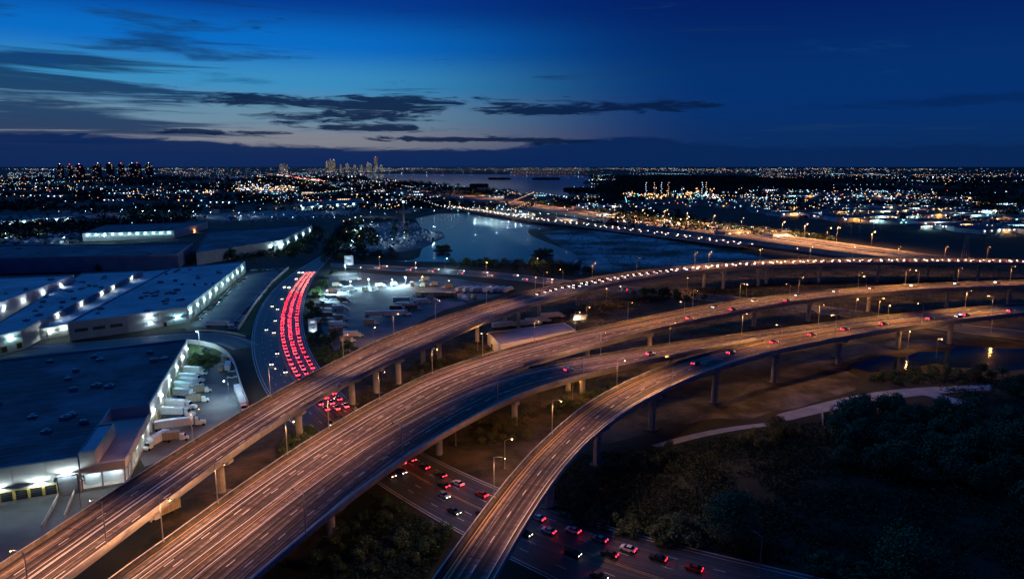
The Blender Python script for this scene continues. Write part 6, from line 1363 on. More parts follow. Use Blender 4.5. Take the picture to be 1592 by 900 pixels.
# ---------------------------------------------------------------- far freeway
FW = [(-2612.1,7678.1,-2580.2,7584.3,5.0),(-2605.9,7664.3,-2574.5,7570.4,5.0),(-2599.7,7650.5,-2568.7,7556.5,5.0),(-2593.5,7636.7,-2563.0,7542.5,5.0),(-2587.2,7622.9,-2557.3,7528.6,5.0),(-2580.9,7609.2,-2551.6,7514.6,5.0),(-2574.6,7595.4,-2546.0,7500.6,5.0),(-2568.2,7581.7,-2540.5,7486.6,5.0),(-2561.7,7567.9,-2535.0,7472.6,5.0),(-2555.1,7554.2,-2529.6,7458.6,5.0),(-2548.5,7540.6,-2524.3,7444.5,5.0),(-2541.6,7526.9,-2519.2,7430.5,5.0),(-2534.6,7513.3,-2514.3,7416.4,5.0),(-2527.2,7499.7,-2509.7,7402.2,5.0),(-2519.3,7486.1,-2505.6,7388.0,5.0),(-2510.7,7472.5,-2502.2,7373.8,5.0),(-2500.9,7458.5,-2499.9,7359.5,5.0),(-2489.1,7443.0,-2499.2,7345.9,5.0),(-2477.1,7415.3,-2497.7,7342.3,5.0),(-2465.2,7387.6,-2494.7,7335.1,5.0),(-2453.2,7359.8,-2489.7,7322.9,5.0),(-2441.3,7332.1,-2482.5,7305.2,5.0),(-2429.3,7304.4,-2473.3,7282.8,5.0),(-2417.4,7276.6,-2462.8,7257.2,5.0),(-2405.4,7248.9,-2451.6,7229.8,5.0),(-2393.4,7221.2,-2440.1,7201.7,5.0),(-2381.5,7193.4,-2428.5,7173.5,5.0),(-2369.5,7165.7,-2417.0,7145.4,5.0),(-2357.6,7138.0,-2405.5,7117.5,5.0),(-2345.6,7110.3,-2394.1,7089.6,5.0),(-2333.7,7082.5,-2382.7,7061.8,5.0),(-2321.7,7054.8,-2371.3,7034.0,5.0),(-2309.8,7027.1,-2359.9,7006.2,5.0),(-2297.8,6999.3,-2348.5,6978.5,5.0),(-2285.9,6971.6,-2337.1,6950.7,5.0),(-2273.9,6943.9,-2325.8,6922.9,5.0),(-2261.9,6916.1,-2314.4,6895.1,5.0),(-2250.0,6888.4,-2303.0,6867.3,5.0),(-2238.0,6860.7,-2291.6,6839.5,5.0),(-2226.1,6832.9,-2280.2,6811.7,5.0),(-2214.1,6805.2,-2268.7,6783.7,5.0),(-2202.2,6777.5,-2257.2,6755.6,5.0),(-2190.2,6749.7,-2245.6,6727.3,5.0),(-2178.2,6722.0,-2234.0,6699.0,5.0),(-2166.3,6694.3,-2222.4,6670.7,5.0),(-2154.3,6666.6,-2210.9,6642.6,5.0),(-2142.3,6638.9,-2199.4,6614.6,5.0),(-2130.2,6611.2,-2188.0,6586.8,5.0),(-2118.1,6583.5,-2176.6,6559.0,5.0),(-2106.0,6555.8,-2165.2,6531.2,5.0),(-2093.9,6528.2,-2153.8,6503.4,5.0),(-2081.8,6500.5,-2142.4,6475.6,5.0),(-2069.6,6472.9,-2131.0,6447.8,5.0),(-2057.5,6445.2,-2119.6,6420.1,5.0),(-2045.4,6417.6,-2108.2,6392.3,5.0),(-2033.2,6389.9,-2096.9,6364.5,5.0),(-2021.1,6362.3,-2085.5,6336.7,5.0),(-2009.0,6334.6,-2074.0,6308.8,5.0),(-1996.8,6307.0,-2062.6,6280.9,5.0),(-1984.7,6279.3,-2051.0,6252.8,5.0),(-1972.6,6251.6,-2039.5,6224.5,5.0),(-1960.4,6224.0,-2027.8,6196.2,5.0),(-1948.3,6196.3,-2016.3,6167.9,5.0),(-1936.2,6168.7,-2004.7,6139.8,5.0),(-1924.0,6141.0,-1993.3,6111.8,5.0),(-1911.9,6113.4,-1981.9,6084.0,5.0),(-1899.8,6085.7,-1970.5,6056.1,5.0),(-1887.6,6058.1,-1959.1,6028.4,5.0),(-1875.5,6030.4,-1947.7,6000.5,5.0),(-1863.4,6002.8,-1936.2,5972.7,5.0),(-1851.2,5975.1,-1924.7,5944.8,5.0),(-1839.1,5947.4,-1913.0,5916.7,5.0),(-1827.0,5919.8,-1901.2,5888.5,5.0),(-1814.8,5892.1,-1889.3,5860.3,5.0),(-1802.7,5864.5,-1877.2,5832.3,5.0),(-1790.6,5836.8,-1865.1,5804.4,5.0),(-1778.4,5809.2,-1853.1,5776.7,5.0),(-1766.3,5781.5,-1841.0,5749.1,5.0),(-1754.2,5753.9,-1828.9,5721.6,5.0),(-1742.0,5726.2,-1816.9,5694.1,5.0),(-1729.9,5698.6,-1804.8,5666.5,5.0),(-1717.8,5670.9,-1792.7,5639.0,5.0),(-1705.6,5643.3,-1780.6,5611.3,5.0),(-1693.5,5615.6,-1768.4,5583.4,5.0),(-1681.4,5587.9,-1756.1,5555.5,5.0),(-1669.2,5560.3,-1743.9,5527.4,5.0),(-1657.1,5532.6,-1731.6,5499.4,5.0),(-1645.0,5505.0,-1719.4,5471.6,5.0),(-1632.8,5477.3,-1707.3,5443.9,5.0),(-1620.7,5449.7,-1695.2,5416.4,5.0),(-1608.6,5422.0,-1683.1,5388.8,5.0),(-1596.4,5394.4,-1671.1,5361.3,5.0),(-1584.3,5366.7,-1659.0,5333.8,5.0),(-1572.2,5339.1,-1646.9,5306.3,5.0),(-1560.0,5311.4,-1634.9,5278.8,5.0),(-1547.9,5283.7,-1622.8,5251.3,5.0),(-1535.8,5256.1,-1610.8,5223.8,5.0),(-1523.6,5228.4,-1598.7,5196.3,5.0),(-1511.5,5200.8,-1586.6,5168.7,5.0),(-1499.4,5173.1,-1574.5,5141.1,5.0),(-1487.2,5145.5,-1562.3,5113.2,5.0),(-1475.1,5117.8,-1550.0,5085.2,5.0),(-1463.0,5090.2,-1537.8,5057.2,5.0),(-1450.8,5062.5,-1525.5,5029.2,5.0),(-1438.7,5034.9,-1513.3,5001.4,5.0),(-1426.6,5007.2,-1501.2,4973.7,5.0),(-1414.4,4979.5,-1489.1,4946.1,5.0),(-1402.3,4951.9,-1477.0,4918.6,5.0),(-1390.2,4924.2,-1465.0,4891.1,5.0),(-1378.0,4896.6,-1452.9,4863.6,5.0),(-1365.9,4868.9,-1440.8,4836.1,5.0),(-1353.8,4841.3,-1428.8,4808.6,5.0),(-1341.6,4813.6,-1416.7,4781.1,5.0),(-1329.5,4786.0,-1404.7,4753.6,5.0),(-1317.4,4758.3,-1392.6,4726.1,5.0),(-1305.2,4730.7,-1380.5,4698.5,5.0),(-1293.1,4703.0,-1368.4,4670.8,5.0),(-1281.0,4675.4,-1356.2,4643.0,5.0),(-1268.8,4647.7,-1343.9,4615.0,5.0),(-1256.7,4620.0,-1331.6,4587.0,5.0),(-1244.6,4592.4,-1319.4,4559.0,5.0),(-1232.4,4564.8,-1307.2,4531.1,5.0),(-1220.2,4537.1,-1295.1,4503.5,5.0),(-1207.9,4509.6,-1283.0,4475.9,5.0),(-1195.4,4482.1,-1270.9,4448.4,5.0),(-1182.8,4454.6,-1258.9,4420.9,5.0),(-1169.9,4427.3,-1246.8,4393.4,5.0),(-1157.0,4400.0,-1234.7,4365.9,5.0),(-1143.9,4372.8,-1222.7,4338.4,5.0),(-1130.8,4345.6,-1210.6,4310.9,5.0),(-1117.6,4318.4,-1198.6,4283.4,5.0),(-1104.4,4291.3,-1186.5,4255.9,5.0),(-1091.3,4264.1,-1174.5,4228.4,5.0),(-1078.1,4236.9,-1162.4,4200.8,5.0),(-1064.9,4209.7,-1150.3,4173.3,5.0),(-1051.8,4182.6,-1138.2,4145.6,5.0),(-1038.6,4155.4,-1126.0,4117.8,5.0),(-1025.4,4128.2,-1113.7,4089.8,5.0),(-1012.2,4101.0,-1101.4,4061.7,5.0),(-999.1,4073.9,-1089.1,4033.7,5.0),(-986.2,4046.6,-1076.4,4005.8,5.0),(-973.4,4019.2,-1063.5,3978.1,5.0),(-960.5,3991.9,-1050.4,3950.4,5.0),(-947.6,3964.6,-1037.3,3922.7,5.0),(-934.6,3937.3,-1024.1,3895.2,5.0),(-921.5,3910.1,-1011.0,3867.8,5.0),(-908.4,3882.9,-997.9,3840.5,5.0),(-895.2,3855.7,-984.7,3813.4,5.0),(-882.1,3828.5,-971.6,3786.3,5.0),(-869.0,3801.4,-958.5,3759.1,5.0),(-855.8,3774.2,-945.3,3731.7,5.0),(-842.7,3747.0,-932.0,3704.2,5.0),(-829.5,3719.8,-918.6,3676.6,5.0),(-816.4,3692.6,-905.3,3649.1,5.0),(-803.2,3665.4,-892.1,3621.8,5.0),(-790.1,3638.2,-879.0,3594.6,5.0),(-776.9,3611.0,-865.9,3567.5,5.0),(-763.8,3583.8,-852.8,3540.4,5.0),(-750.7,3556.6,-839.7,3513.4,5.0),(-737.5,3529.5,-826.6,3486.3,5.0),(-724.4,3502.3,-813.6,3459.3,5.0),(-711.3,3475.1,-800.5,3432.3,5.0),(-698.2,3447.9,-787.5,3405.2,5.0),(-685.1,3420.6,-774.5,3378.1,5.0),(-672.1,3393.4,-761.6,3351.0,5.0),(-659.2,3366.1,-748.7,3323.8,5.0),(-646.2,3338.8,-735.7,3296.5,5.0),(-633.3,3311.5,-722.7,3269.0,5.0),(-620.4,3284.2,-709.7,3241.4,5.0),(-607.5,3256.9,-696.6,3213.7,5.0),(-594.6,3229.6,-683.5,3186.1,5.0),(-581.7,3202.3,-670.6,3158.6,5.0),(-568.8,3175.0,-657.7,3131.3,5.0),(-556.1,3147.6,-644.6,3104.2,5.0),(-543.4,3120.2,-631.6,3077.1,5.0),(-530.7,3092.8,-618.6,3050.0,5.0),(-518.1,3065.4,-605.6,3022.9,5.0),(-505.4,3038.0,-592.7,2995.8,5.0),(-492.7,3010.6,-579.9,2968.7,5.0),(-480.0,2983.2,-567.1,2941.5,5.0),(-467.3,2955.8,-554.2,2914.4,5.0),(-454.6,2928.4,-541.4,2887.2,5.0),(-442.0,2900.9,-528.7,2860.0,5.0),(-429.3,2873.5,-515.9,2832.9,5.0),(-416.6,2846.1,-503.1,2805.7,5.0),(-403.9,2818.7,-490.3,2778.6,5.0),(-391.2,2791.3,-477.5,2751.4,5.0),(-378.5,2763.9,-464.7,2724.2,5.0),(-365.9,2736.5,-451.9,2697.0,5.0),(-353.2,2709.1,-439.0,2669.6,5.0),(-340.5,2681.7,-426.1,2642.1,5.0),(-327.8,2654.3,-413.0,2614.5,5.0),(-315.1,2626.9,-400.0,2586.8,5.0),(-302.4,2599.5,-387.0,2559.1,5.0),(-289.6,2572.1,-374.0,2531.6,5.0),(-276.8,2544.8,-361.2,2504.3,5.0),(-264.0,2517.5,-348.3,2477.1,5.0),(-251.1,2490.1,-335.5,2449.9,5.0),(-238.2,2462.8,-322.7,2422.7,5.0),(-225.3,2435.5,-309.9,2395.5,5.0),(-212.4,2408.2,-297.1,2368.3,5.0),(-199.5,2380.9,-284.2,2341.0,5.0),(-186.6,2353.6,-271.1,2313.5,5.0),(-173.7,2326.3,-257.9,2286.0,5.0),(-160.8,2299.0,-244.6,2258.4,5.0),(-147.9,2271.7,-231.2,2230.9,5.0),(-135.0,2244.4,-217.8,2203.7,5.0),(-122.2,2217.1,-204.5,2176.6,5.0),(-109.4,2189.7,-191.1,2149.6,5.0),(-96.9,2162.2,-177.8,2122.6,5.0),(-84.8,2134.6,-164.4,2095.7,5.0),(-73.2,2106.7,-151.1,2068.8,5.0),(-62.1,2078.7,-137.8,2041.9,5.0),(-51.6,2050.4,-124.5,2015.1,5.0),(-41.4,2022.0,-111.4,1988.3,5.0),(-31.4,1993.5,-98.5,1961.6,5.0),(-21.5,1964.9,-86.0,1935.1,5.0),(-11.7,1936.4,-74.1,1908.7,5.0),(-1.9,1907.8,-62.9,1882.2,5.0),(7.9,1879.3,-52.2,1855.3,5.0),(17.7,1850.7,-42.0,1827.9,5.0),(27.6,1822.2,-32.0,1800.0,5.0),(37.4,1793.6,-22.1,1771.8,5.0),(47.2,1765.0,-12.2,1743.5,5.0),(57.0,1736.5,-2.4,1715.2,5.0),(66.9,1707.9,7.5,1686.8,5.0),(76.8,1679.4,17.3,1658.4,5.0),(86.7,1650.9,27.1,1630.1,5.0),(96.8,1622.4,36.9,1601.7,5.0),(107.0,1594.0,46.8,1573.3,5.0),(117.3,1565.6,56.6,1545.0,5.0),(127.8,1537.3,66.4,1516.6,5.0),(138.2,1509.0,76.2,1488.2,5.0),(148.8,1480.7,86.1,1459.8,5.0),(159.4,1452.4,95.9,1431.4,5.0),(170.1,1424.2,105.8,1402.8,5.0),(181.0,1396.0,115.7,1374.1,5.0),(192.1,1367.9,125.7,1345.2,5.0),(203.6,1340.0,135.8,1316.2,5.0),(215.2,1312.1,146.0,1287.2,5.0),(226.9,1284.3,156.4,1258.2,5.0),(238.8,1256.5,167.0,1229.4,5.0),(250.7,1228.8,177.9,1200.7,5.0),(262.5,1201.0,188.9,1172.1,5.0),(274.4,1173.3,200.2,1143.8,5.0),(286.3,1145.5,211.5,1115.6,5.0),(298.2,1117.7,223.0,1087.3,5.0),(310.2,1090.0,234.7,1058.8,5.0),(322.2,1062.3,246.7,1030.3,5.0),(334.3,1034.6,258.7,1001.9,5.0),(346.5,1007.0,270.8,973.9,5.0),(358.8,979.4,282.8,946.2,5.0),(370.9,951.8,294.5,918.9,5.0),(382.6,924.0,306.1,891.6,5.0),(393.7,896.0,317.8,863.9,5.0),(403.9,867.7,329.9,835.8,5.0),(413.5,839.1,342.7,807.3,5.0),(422.9,810.5,356.3,779.1,5.0),(432.6,782.1,370.3,752.3,5.0),(443.3,754.0,384.0,728.3,5.0),(455.1,726.4,396.8,707.5,5.0),(467.5,699.0,408.7,689.2,5.0)]
FW2 = [(-168.9,1701.5,-160.9,1619.6,5.0),(-157.3,1679.6,-159.4,1616.7,5.0),(-145.7,1657.8,-156.9,1611.8,5.0),(-134.2,1636.0,-152.6,1603.3,5.0),(-122.6,1614.1,-146.1,1590.5,5.0),(-111.0,1592.3,-137.6,1573.7,5.0),(-99.4,1570.4,-127.7,1554.2,5.0),(-87.9,1548.6,-117.0,1533.2,5.0),(-76.4,1526.7,-106.0,1511.5,5.0),(-65.2,1504.7,-94.9,1489.5,5.0),(-54.1,1482.5,-83.7,1467.4,5.0),(-43.4,1460.3,-72.6,1445.4,5.0),(-33.0,1437.9,-61.7,1423.4,5.0),(-22.8,1415.4,-50.9,1401.5,5.0),(-12.7,1392.8,-40.3,1379.6,5.0),(-2.6,1370.2,-29.8,1357.4,5.0),(7.6,1347.7,-19.2,1335.1,5.0),(18.0,1325.3,-8.7,1312.6,5.0),(29.0,1303.2,2.0,1290.1,5.0),(40.7,1281.6,12.8,1267.5,5.0),(53.3,1260.4,24.1,1244.9,5.0),(66.7,1239.8,36.1,1222.4,5.0),(80.6,1219.4,48.7,1200.2,5.0),(94.7,1199.1,61.9,1178.3,5.0),(108.7,1178.8,75.4,1157.0,5.0),(122.4,1158.2,88.8,1136.0,5.0),(135.7,1137.4,102.1,1115.3,5.0),(148.9,1116.5,115.0,1094.6,5.0),(161.9,1095.5,127.8,1074.0,5.0),(174.7,1074.4,140.4,1053.2,5.0),(187.5,1053.2,153.1,1032.2,5.0),(200.1,1031.9,165.8,1011.0,5.0),(212.6,1010.6,178.5,989.9,5.0),(224.9,989.1,191.3,968.8,5.0),(237.0,967.6,204.0,947.8,5.0),(248.8,945.9,216.5,927.0,5.0),(260.3,924.1,228.9,906.2,5.0),(271.5,902.0,241.0,885.3,5.0),(282.4,879.8,252.8,864.3,5.0),(293.0,857.5,264.3,843.1,5.0),(303.5,835.1,275.6,821.8,5.0)]
def embankment(label, ST, base_h, walls=True):
    root = thing('freeway', label, 'freeway', (ST[0][0], ST[0][1], 0))
    ox, oy = ST[0][:2]
    ST = [(f[0] - ox, f[1] - oy, f[2] - ox, f[3] - oy, f[4]) for f in ST]
    L, Q = pts_across(ST, 0), pts_across(ST, 1)
    D = cumlen(pts_across(ST, .5))
    W_ = [math.dist(a[:2], c[:2]) for a, c in zip(L, Q)]
    b = MB()
    ribbon(b, L, Q, 0, ([(0, d) for d in D], [(w, d) for w, d in zip(W_, D)]))
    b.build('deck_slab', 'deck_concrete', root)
    for P in (L, Q):
        b = MB()
        ribbon(b, [(x, y, z + .9) for x, y, z in P], [(x, y, base_h) for x, y, z in P])
        b.build('side_wall', 'girder_concrete', root)
    b = MB()
    ribbon(b, pts_across(ST, .47, .02), pts_across(ST, .53, .02))
    ribbon(b, pts_across(ST, .5, .02), pts_across(ST, .5, 1.0))
    b.build('median_barrier', 'barrier_concrete', root)
    paint(root, ST, (.06, .44, .56, .94), (), .3, .03, nm='lane_or_trail_line')
    return root, ST, ox, oy
fr1 = embankment('long straight freeway crossing the middle distance behind the lake', FW, 0)
fr2 = embankment('lower freeway carriageway running along the lake edge', FW2, 2.4)
for i in range(2, len(FW2) - 2, 2):
    f = fr2[1][i]
    for q in (.2, .8):
        b = MB()
        b.tube((lerp(f[0], f[2], q), lerp(f[1], f[3], q), 0), (lerp(f[0], f[2], q), lerp(f[1], f[3], q), 2.6), .9, .9, 8)
        b.build('pier', 'structure_concrete', fr2[0])
far_cars = MB()
def mini(x, y, z, h, scale=1.0):
    ca, sa = math.cos(h), math.sin(h)
    far_cars.box((x, y, z + .3), (4.4, 1.8, 1.1), 0, h)
    for sy in (-.6, .6):
        for m_, k_ in ((1, 2.26), (2, -2.26)):
            px, py = x + ca * k_, y + sa * k_
            far_cars.face([(px - sa * (sy - .3), py + ca * (sy - .3), z + .5), (px - sa * (sy + .3), py + ca * (sy + .3), z + .5), (px - sa * (sy + .3), py + ca * (sy + .3), z + 1.0), (px - sa * (sy - .3), py + ca * (sy - .3), z + 1.0)], m_)
for (root, ST, ox, oy), lanes in ((fr1, ((.14, -1, 13), (.26, -1, 11), (.38, -1, 15), (.62, 1, 13), (.74, 1, 14), (.86, 1, 18))), (fr2, ((.3, 1, 16), (.7, 1, 18)))):
    for t, d, gap in lanes:
        C = pts_across(ST, t, .03)
        D = cumlen(C)
        s = 5.0
        while s < min(D[-1], 3600):
            p, h = walk(C, s, D)
            mini(p[0] + ox, p[1] + oy, p[2], h + (math.pi if d < 0 else 0))
            s += gap * RN.uniform(.6, 1.6)
for q in FARQ:
    mini(*q)
far_cars.build('distant_traffic', ['car_silver', 'far_head', 'far_tail'], None, 'dense distant traffic with lights on the far freeway', 'traffic', None, 'stuff')
for k, (x, y) in enumerate([(-610.4,3340.7),(-430.3,2957.0),(-290.9,2618.1),(-202.1,2403.6),(-126.6,2221.4),(-53.5,2044.1),(6.9,1841.7),(54.3,1703.4),(95.1,1584.3),(157.4,1408.8),(195.5,1308.9),(233.3,1222.0),(258.9,1165.7),(283.3,1114.3),(310.5,1056.0),(337.0,1003.4),(369.4,933.5),(384.5,895.9),(402.1,843.1),(417.6,789.8)]):  # many of these lamps are added to brighten the freeway deck
    o = put(post_freeway, x, y, 5, -1.3, f'tall amber lamp along the far freeway (many of them added), {ORD[k]} from the left', 'lamps along the far freeway')
for k, (x, y) in enumerate([(-84.8,1560.0),(-71.5,1525.0),(-56.0,1491.4),(-43.8,1459.3),(-30.8,1428.6),(-19.7,1399.1),(-7.7,1370.8),(7.6,1343.5),(18.7,1326.0),(32.0,1308.9),(53.1,1284.0),(67.9,1267.9),(81.2,1252.3),(97.1,1229.5),(111.3,1207.5)]):
    o = put(post_white, x, y, 5, -1.9, f'small white lamp in the row along the lake edge, {ORD[k]} from the left', 'white lamps along the lake edge')
    o.scale = (.8, .8, .8)
(x, y) = (384.4,831.3)
o = put(post_bright, x, y, 0, -1.3, 'very tall amber high-mast lamp standing alone before the dark marsh', 'high mast lamps')
o.scale = (2.0, 2.0, 2.0)
for k, (px, sc) in enumerate([((-323.3,1974.2),1.4),((-284.5,1974.2),1.4),((-150.1,1667.7),1.1),((-120.8,1569.9),1.1)]):
    o = put(post_bright, px[0], px[1], 0, -1.3, f'amber lamp behind the lit mast near the lake, {ORD[k]} from the left', 'amber lamps behind the lit mast')
    o.scale = (sc,) * 3
for k, px in enumerate([(-2671.3,7808.7),(-2562.4,7808.7)]):
    o = put(post_bright, px[0], px[1], 0, -1.3, ('left' if k == 0 else 'right') + ' of the two big amber lamps at the far end of the freeway', 'far amber lamps')
    o.scale = (4.5,) * 3
# lit mast by the lake
(x, y) = (-181.6,1147.6)
t = thing('signal_mast', 'tall pale lit mast with a lamp on top left of the lake', 'mast', (x, y, 0))
for k in range(6):
    b = MB(); b.tube((0, 0, k * 6.6), (0, 0, k * 6.6 + 6.5), 1.9 - .14 * k, 1.9 - .14 * k - .1, 10)
    b.build('mast_section', 'tower_pale', t)
b = MB(); b.octa((0, 0, 40.6), 1.3); hd = b.build('lens', 'white_lens', t)
for k, (dx, dy) in enumerate(((6, -6), (-7, -3), (4, 5))):
    lamp('lamp_light', hd, (dx, dy, 9), (1, .85, .7), 450, 'POINT', .5)

# ---------------------------------------------------------------- pylons
def pylon(x, y, h, label, arms=3, group='pylons over the marsh'):
    t = thing('power_pylon', label, 'pylon', (x, y, 0), .5, group)
    b = MB()
    for sx in (-1, 1):
        for sy in (-1, 1):
            b.tube((sx * h * .09, sy * h * .09, 0), (sx * .6, sy * .6, h), .22, .14, 4)
    for k in range(6):
        z0, z1 = h * k / 6, h * (k + 1) / 6
        w0, w1 = h * .09 * (1 - k / 6) + .6 * k / 6, h * .09 * (1 - (k + 1) / 6) + .6 * (k + 1) / 6
        for sy in (-1, 1):
            b.tube((-w0, sy * w0, z0), (w1, sy * w1, z1), .09, .09, 3)
            b.tube((w0, sy * w0, z0), (-w1, sy * w1, z1), .09, .09, 3)
    b.build('lattice', 'galvanised_steel', t)
    for k in range(arms):
        b = MB()
        z = h * (.72 + .11 * k)
        b.tube((-h * .16, 0, z), (h * .16, 0, z), .18, .18, 4)
        b.build('cross_arm', 'galvanised_steel', t)
(x, y) = (500.3,748.2)
pylon(x, y, 30, 'lattice power pylon standing behind the right end of the topmost flyover', 3, None)
for k, (x, y) in enumerate([(466.3,1271.0),(470.3,1256.0),(496.2,1271.0),(505.2,1015.6),(522.6,1025.5),(554.5,1045.7)]):
    t = thing('transmission_pole', f'tall pale transmission pole at the marsh edge, {ORD[k]} from the left', 'pole', (x, y, 0), 0, 'transmission poles at the marsh edge')
    b = MB(); b.tube((0, 0, 0), (0, 0, 30), .7, .4, 6); b.build('pole', 'galvanised_steel', t)
    b = MB(); b.tube((-4, 0, 27), (4, 0, 27), .25, .25, 4); b.build('cross_arm', 'galvanised_steel', t)

# ---------------------------------------------------------------- towers on the skyline
def tower(x, y, w, d, h, label, group, wall, lit, seed, beacon=True, win=('window_warm', 'window_cool', 'window_dim')):
    rr = random.Random(seed)
    t = thing('apartment_tower', label, 'tower block', (x, y, 0), math.atan2(-x, y), group)
    b = MB()
    b.box((0, 0, 0), (w, d, h))
    b.box((0, 0, h), (w * .35, d * .6, h * .05))
    b.box((-w * .3, 0, h), (w * .2, d * .5, h * .025))
    b.build('wall', wall, t)
    fl = max(5, int(h / 7))
    nc = max(3, int(w / 9))
    mbs = [MB(), MB(), MB()]
    for k in range(fl):
        for c in range(nc):
            if rr.random() < lit:
                q = rr.randrange(3)
                mbs[q].box((-w / 2 + (c + .5) * w / nc, -d / 2 - .1, (k + .3) * h / fl), (w / nc * rr.uniform(.4, .75), .3, h / fl * .5))
    for q, m in enumerate(win):
        if mbs[q].v:
            mbs[q].build('window', m, t, kind='stuff')
    if beacon:
        b = MB()
        b.octa((0, 0, h * 1.06 + 3), max(3, h * .02))
        b.build('roof_beacon', 'city_red' if seed % 2 else 'city_white', t)
    return t
for k, (px, w, top) in enumerate([(118, 9, 257), (126, 7, 257.5), (134, 10, 257), (148, 12, 263), (169, 9, 255.5), (180, 9, 255), (193, 10, 255), (204, 9, 255.5), (215, 9, 255), (234, 11, 255), (246, 10, 254.8), (158, 7, 259)]):
    Y = 6000
    X = (px - 796) / 1061 * Y * 1.02
    tower(X, Y + 60 * (k % 3), w * 5.6, 32, 20 + (278 - top) * 4.1, f'dark apartment tower in the left skyline row, {ORD[k]} built shape from the left', 'dark towers in the left skyline row', 'tower_wall', .10, 40 + k, win=('window_warm', 'window_dim', 'window_dim'))
for k, px in enumerate((7, 43, 54, 68, 76, 88, 97, 103)):
    Y = 5600
    X = (px - 796) / 1061 * Y * 1.02
    tower(X, Y, 44, 30, 48, f'pale lit apartment block left of the dark skyline towers, {ORD[k]} from the left', 'pale lit blocks at far left', 'tower_pale', .55, 70 + k, False, ('window_cool', 'window_cool', 'window_dim'))
for k, (px, w, top) in enumerate([(518.5, 4, 253), (524, 5.5, 250), (529, 4, 250), (539.5, 5, 257), (549, 5.5, 256), (560, 4, 257), (570, 5, 257.5), (580, 4, 254), (584, 4, 256), (592, 5, 246.5), (600, 5, 258), (455, 8, 256), (450, 5, 257)]):
    Y = 11000
    X = (px - 796) / 1061 * Y * 1.02
    tower(X, Y, w * 10.5, 60, 14 + (266 - top) * 10.6, f'lit high-rise in the central skyline cluster, {ORD[k]} in the row', 'high-rises in the central skyline cluster', 'tower_pale' if k % 2 else 'tower_wall', .5, 100 + k)
# left plant with many lights, tall lit columns
def plant(px0, px1, n, Y, h0, h1, label, group, warm, seed):
    rr = random.Random(seed)
    for k in range(n):
        px = lerp(px0, px1, (k + rr.random() * .8) / n)
        y = Y * rr.uniform(.95, 1.06)
        x = (px - 796) / 1061 * y * 1.02
        h = rr.uniform(h0, h1) * (1.9 if k % 6 == 1 else 1)
        wh = ('left third', 'middle', 'right third')[min(2, 3 * k // n)]
        t = thing('process_tower', f'{label}, {wh}' + (', taller than others' if k % 6 == 1 else ''), 'process tower', (x, y, 0), 0, group)
        b = MB()
        for j in range(4):
            b.tube((0, 0, h * j / 4), (0, 0, h * (j + .96) / 4), rr.uniform(2.5, 6) * (1 - .15 * j), None, 8)
        b.build('column', 'pipe_steel', t)
        q = MB()
        for j in range(rr.randrange(4, 10)):
            q.octa((rr.uniform(-9, 9), rr.uniform(-9, -4), rr.uniform(3, h)), rr.uniform(.9, 1.6))
        q.build('work_light', rr.choice(warm), t, kind='stuff')
plant(384, 470, 34, 2750, 12, 30, 'lit process tower in the plant beside the far freeway end', 'process towers by the far freeway', ('city_warm', 'city_white', 'city_warm'), 5)
plant(965, 1105, 40, 2150, 8, 20, 'lit process tower in the refinery behind the far freeway', 'process towers in the refinery', ('city_warm', 'city_teal', 'city_amber', 'city_white'), 6)
for k, (px, top) in enumerate(((998, 285), (1010.5, 284.5), (1021.5, 287), (1031.5, 284), (1083, 285), (1089, 284.5))):
    Y = 2200
    X = (px - 796) / 1061 * Y * 1.02
    t = thing('chimney_stack', f'slender refinery chimney with lit platforms, {ORD[k]} from the left', 'chimney', (X, Y, 0), 0, 'refinery chimneys')
    b = MB(); b.tube((0, 0, 0), (0, 0, 50), 2.6, 1.5, 10); b.build('shaft', 'pipe_steel', t)
    b = MB()
    for j in range(7):
        b.octa((RN.uniform(-2.5, 2.5), -2.8, 8 + j * 6.5), .8)
    b.build('platform_light', 'city_warm' if k % 2 else 'city_white', t, kind='stuff')

# ---------------------------------------------------------------- far town: low buildings and lights
WATERS = [[(-1918.7,8747.9),(-750.5,8410.7),(728.9,7538.8),(690.0,5749.0),(410.3,4040.2),(415.5,3204.7),(237.1,3025.6),(214.3,2364.0),(97.2,2364.0),(-234.0,3302.3),(-609.7,4196.3),(-1069.5,5199.7)], [(-185.9,1318.2),(-157.2,1442.9),(-84.9,1482.9),(-7.8,1386.7),(61.7,1213.1),(68.5,1135.3),(26.7,1088.7),(22.5,1035.5),(31.1,969.1),(48.3,895.0),(74.8,764.6),(73.8,732.4),(64.4,698.1),(-131.8,722.3),(-107.8,727.3),(-103.1,753.6),(-110.3,831.3),(-95.2,969.1),(-107.5,1045.7),(-145.2,1100.0)]]
MARSH = [[(400.5,3204.7),(641.0,4196.3),(980.4,6427.5),(1998.6,6069.4),(1930.9,4196.3),(1195.3,2590.8),(1147.8,3204.7),(383.9,2011.1),(271.6,2089.1)], [(355.7,1694.0),(542.0,1503.8),(589.9,1172.9),(733.1,918.4),(564.3,702.8),(454.5,742.8),(434.1,943.1),(335.8,1172.9)], [(46.1,1111.5),(213.7,1111.5),(323.3,844.7),(240.2,693.4),(61.4,619.0),(75.4,727.3)]]
INNER = [(-685.1,865.6),(-640.4,1015.6),(-579.4,1241.4),(-354.0,1213.1),(-213.2,880.1),(-140.3,753.6),(-333.1,1503.8),(385.7,918.4),(583.5,727.3),(115.6,129.6),(-114.5,129.6)]
def blocked(p, lst):
    return any(inside(p, q) for q in lst)
def clus(x, y, s=900.0):
    return noise.noise(Vector((x / s, y / s, 3.3))) * .6 + noise.noise(Vector((x / s * 3.1, y / s * 3.1, 8.1))) * .4
LB = {'house_wall': 0, 'wall_white': 0}
n_b = 0
city = {k: MB() for k in ('city_white', 'city_warm', 'city_amber', 'city_teal', 'city_red', 'city_blue')}
blocks = MB()
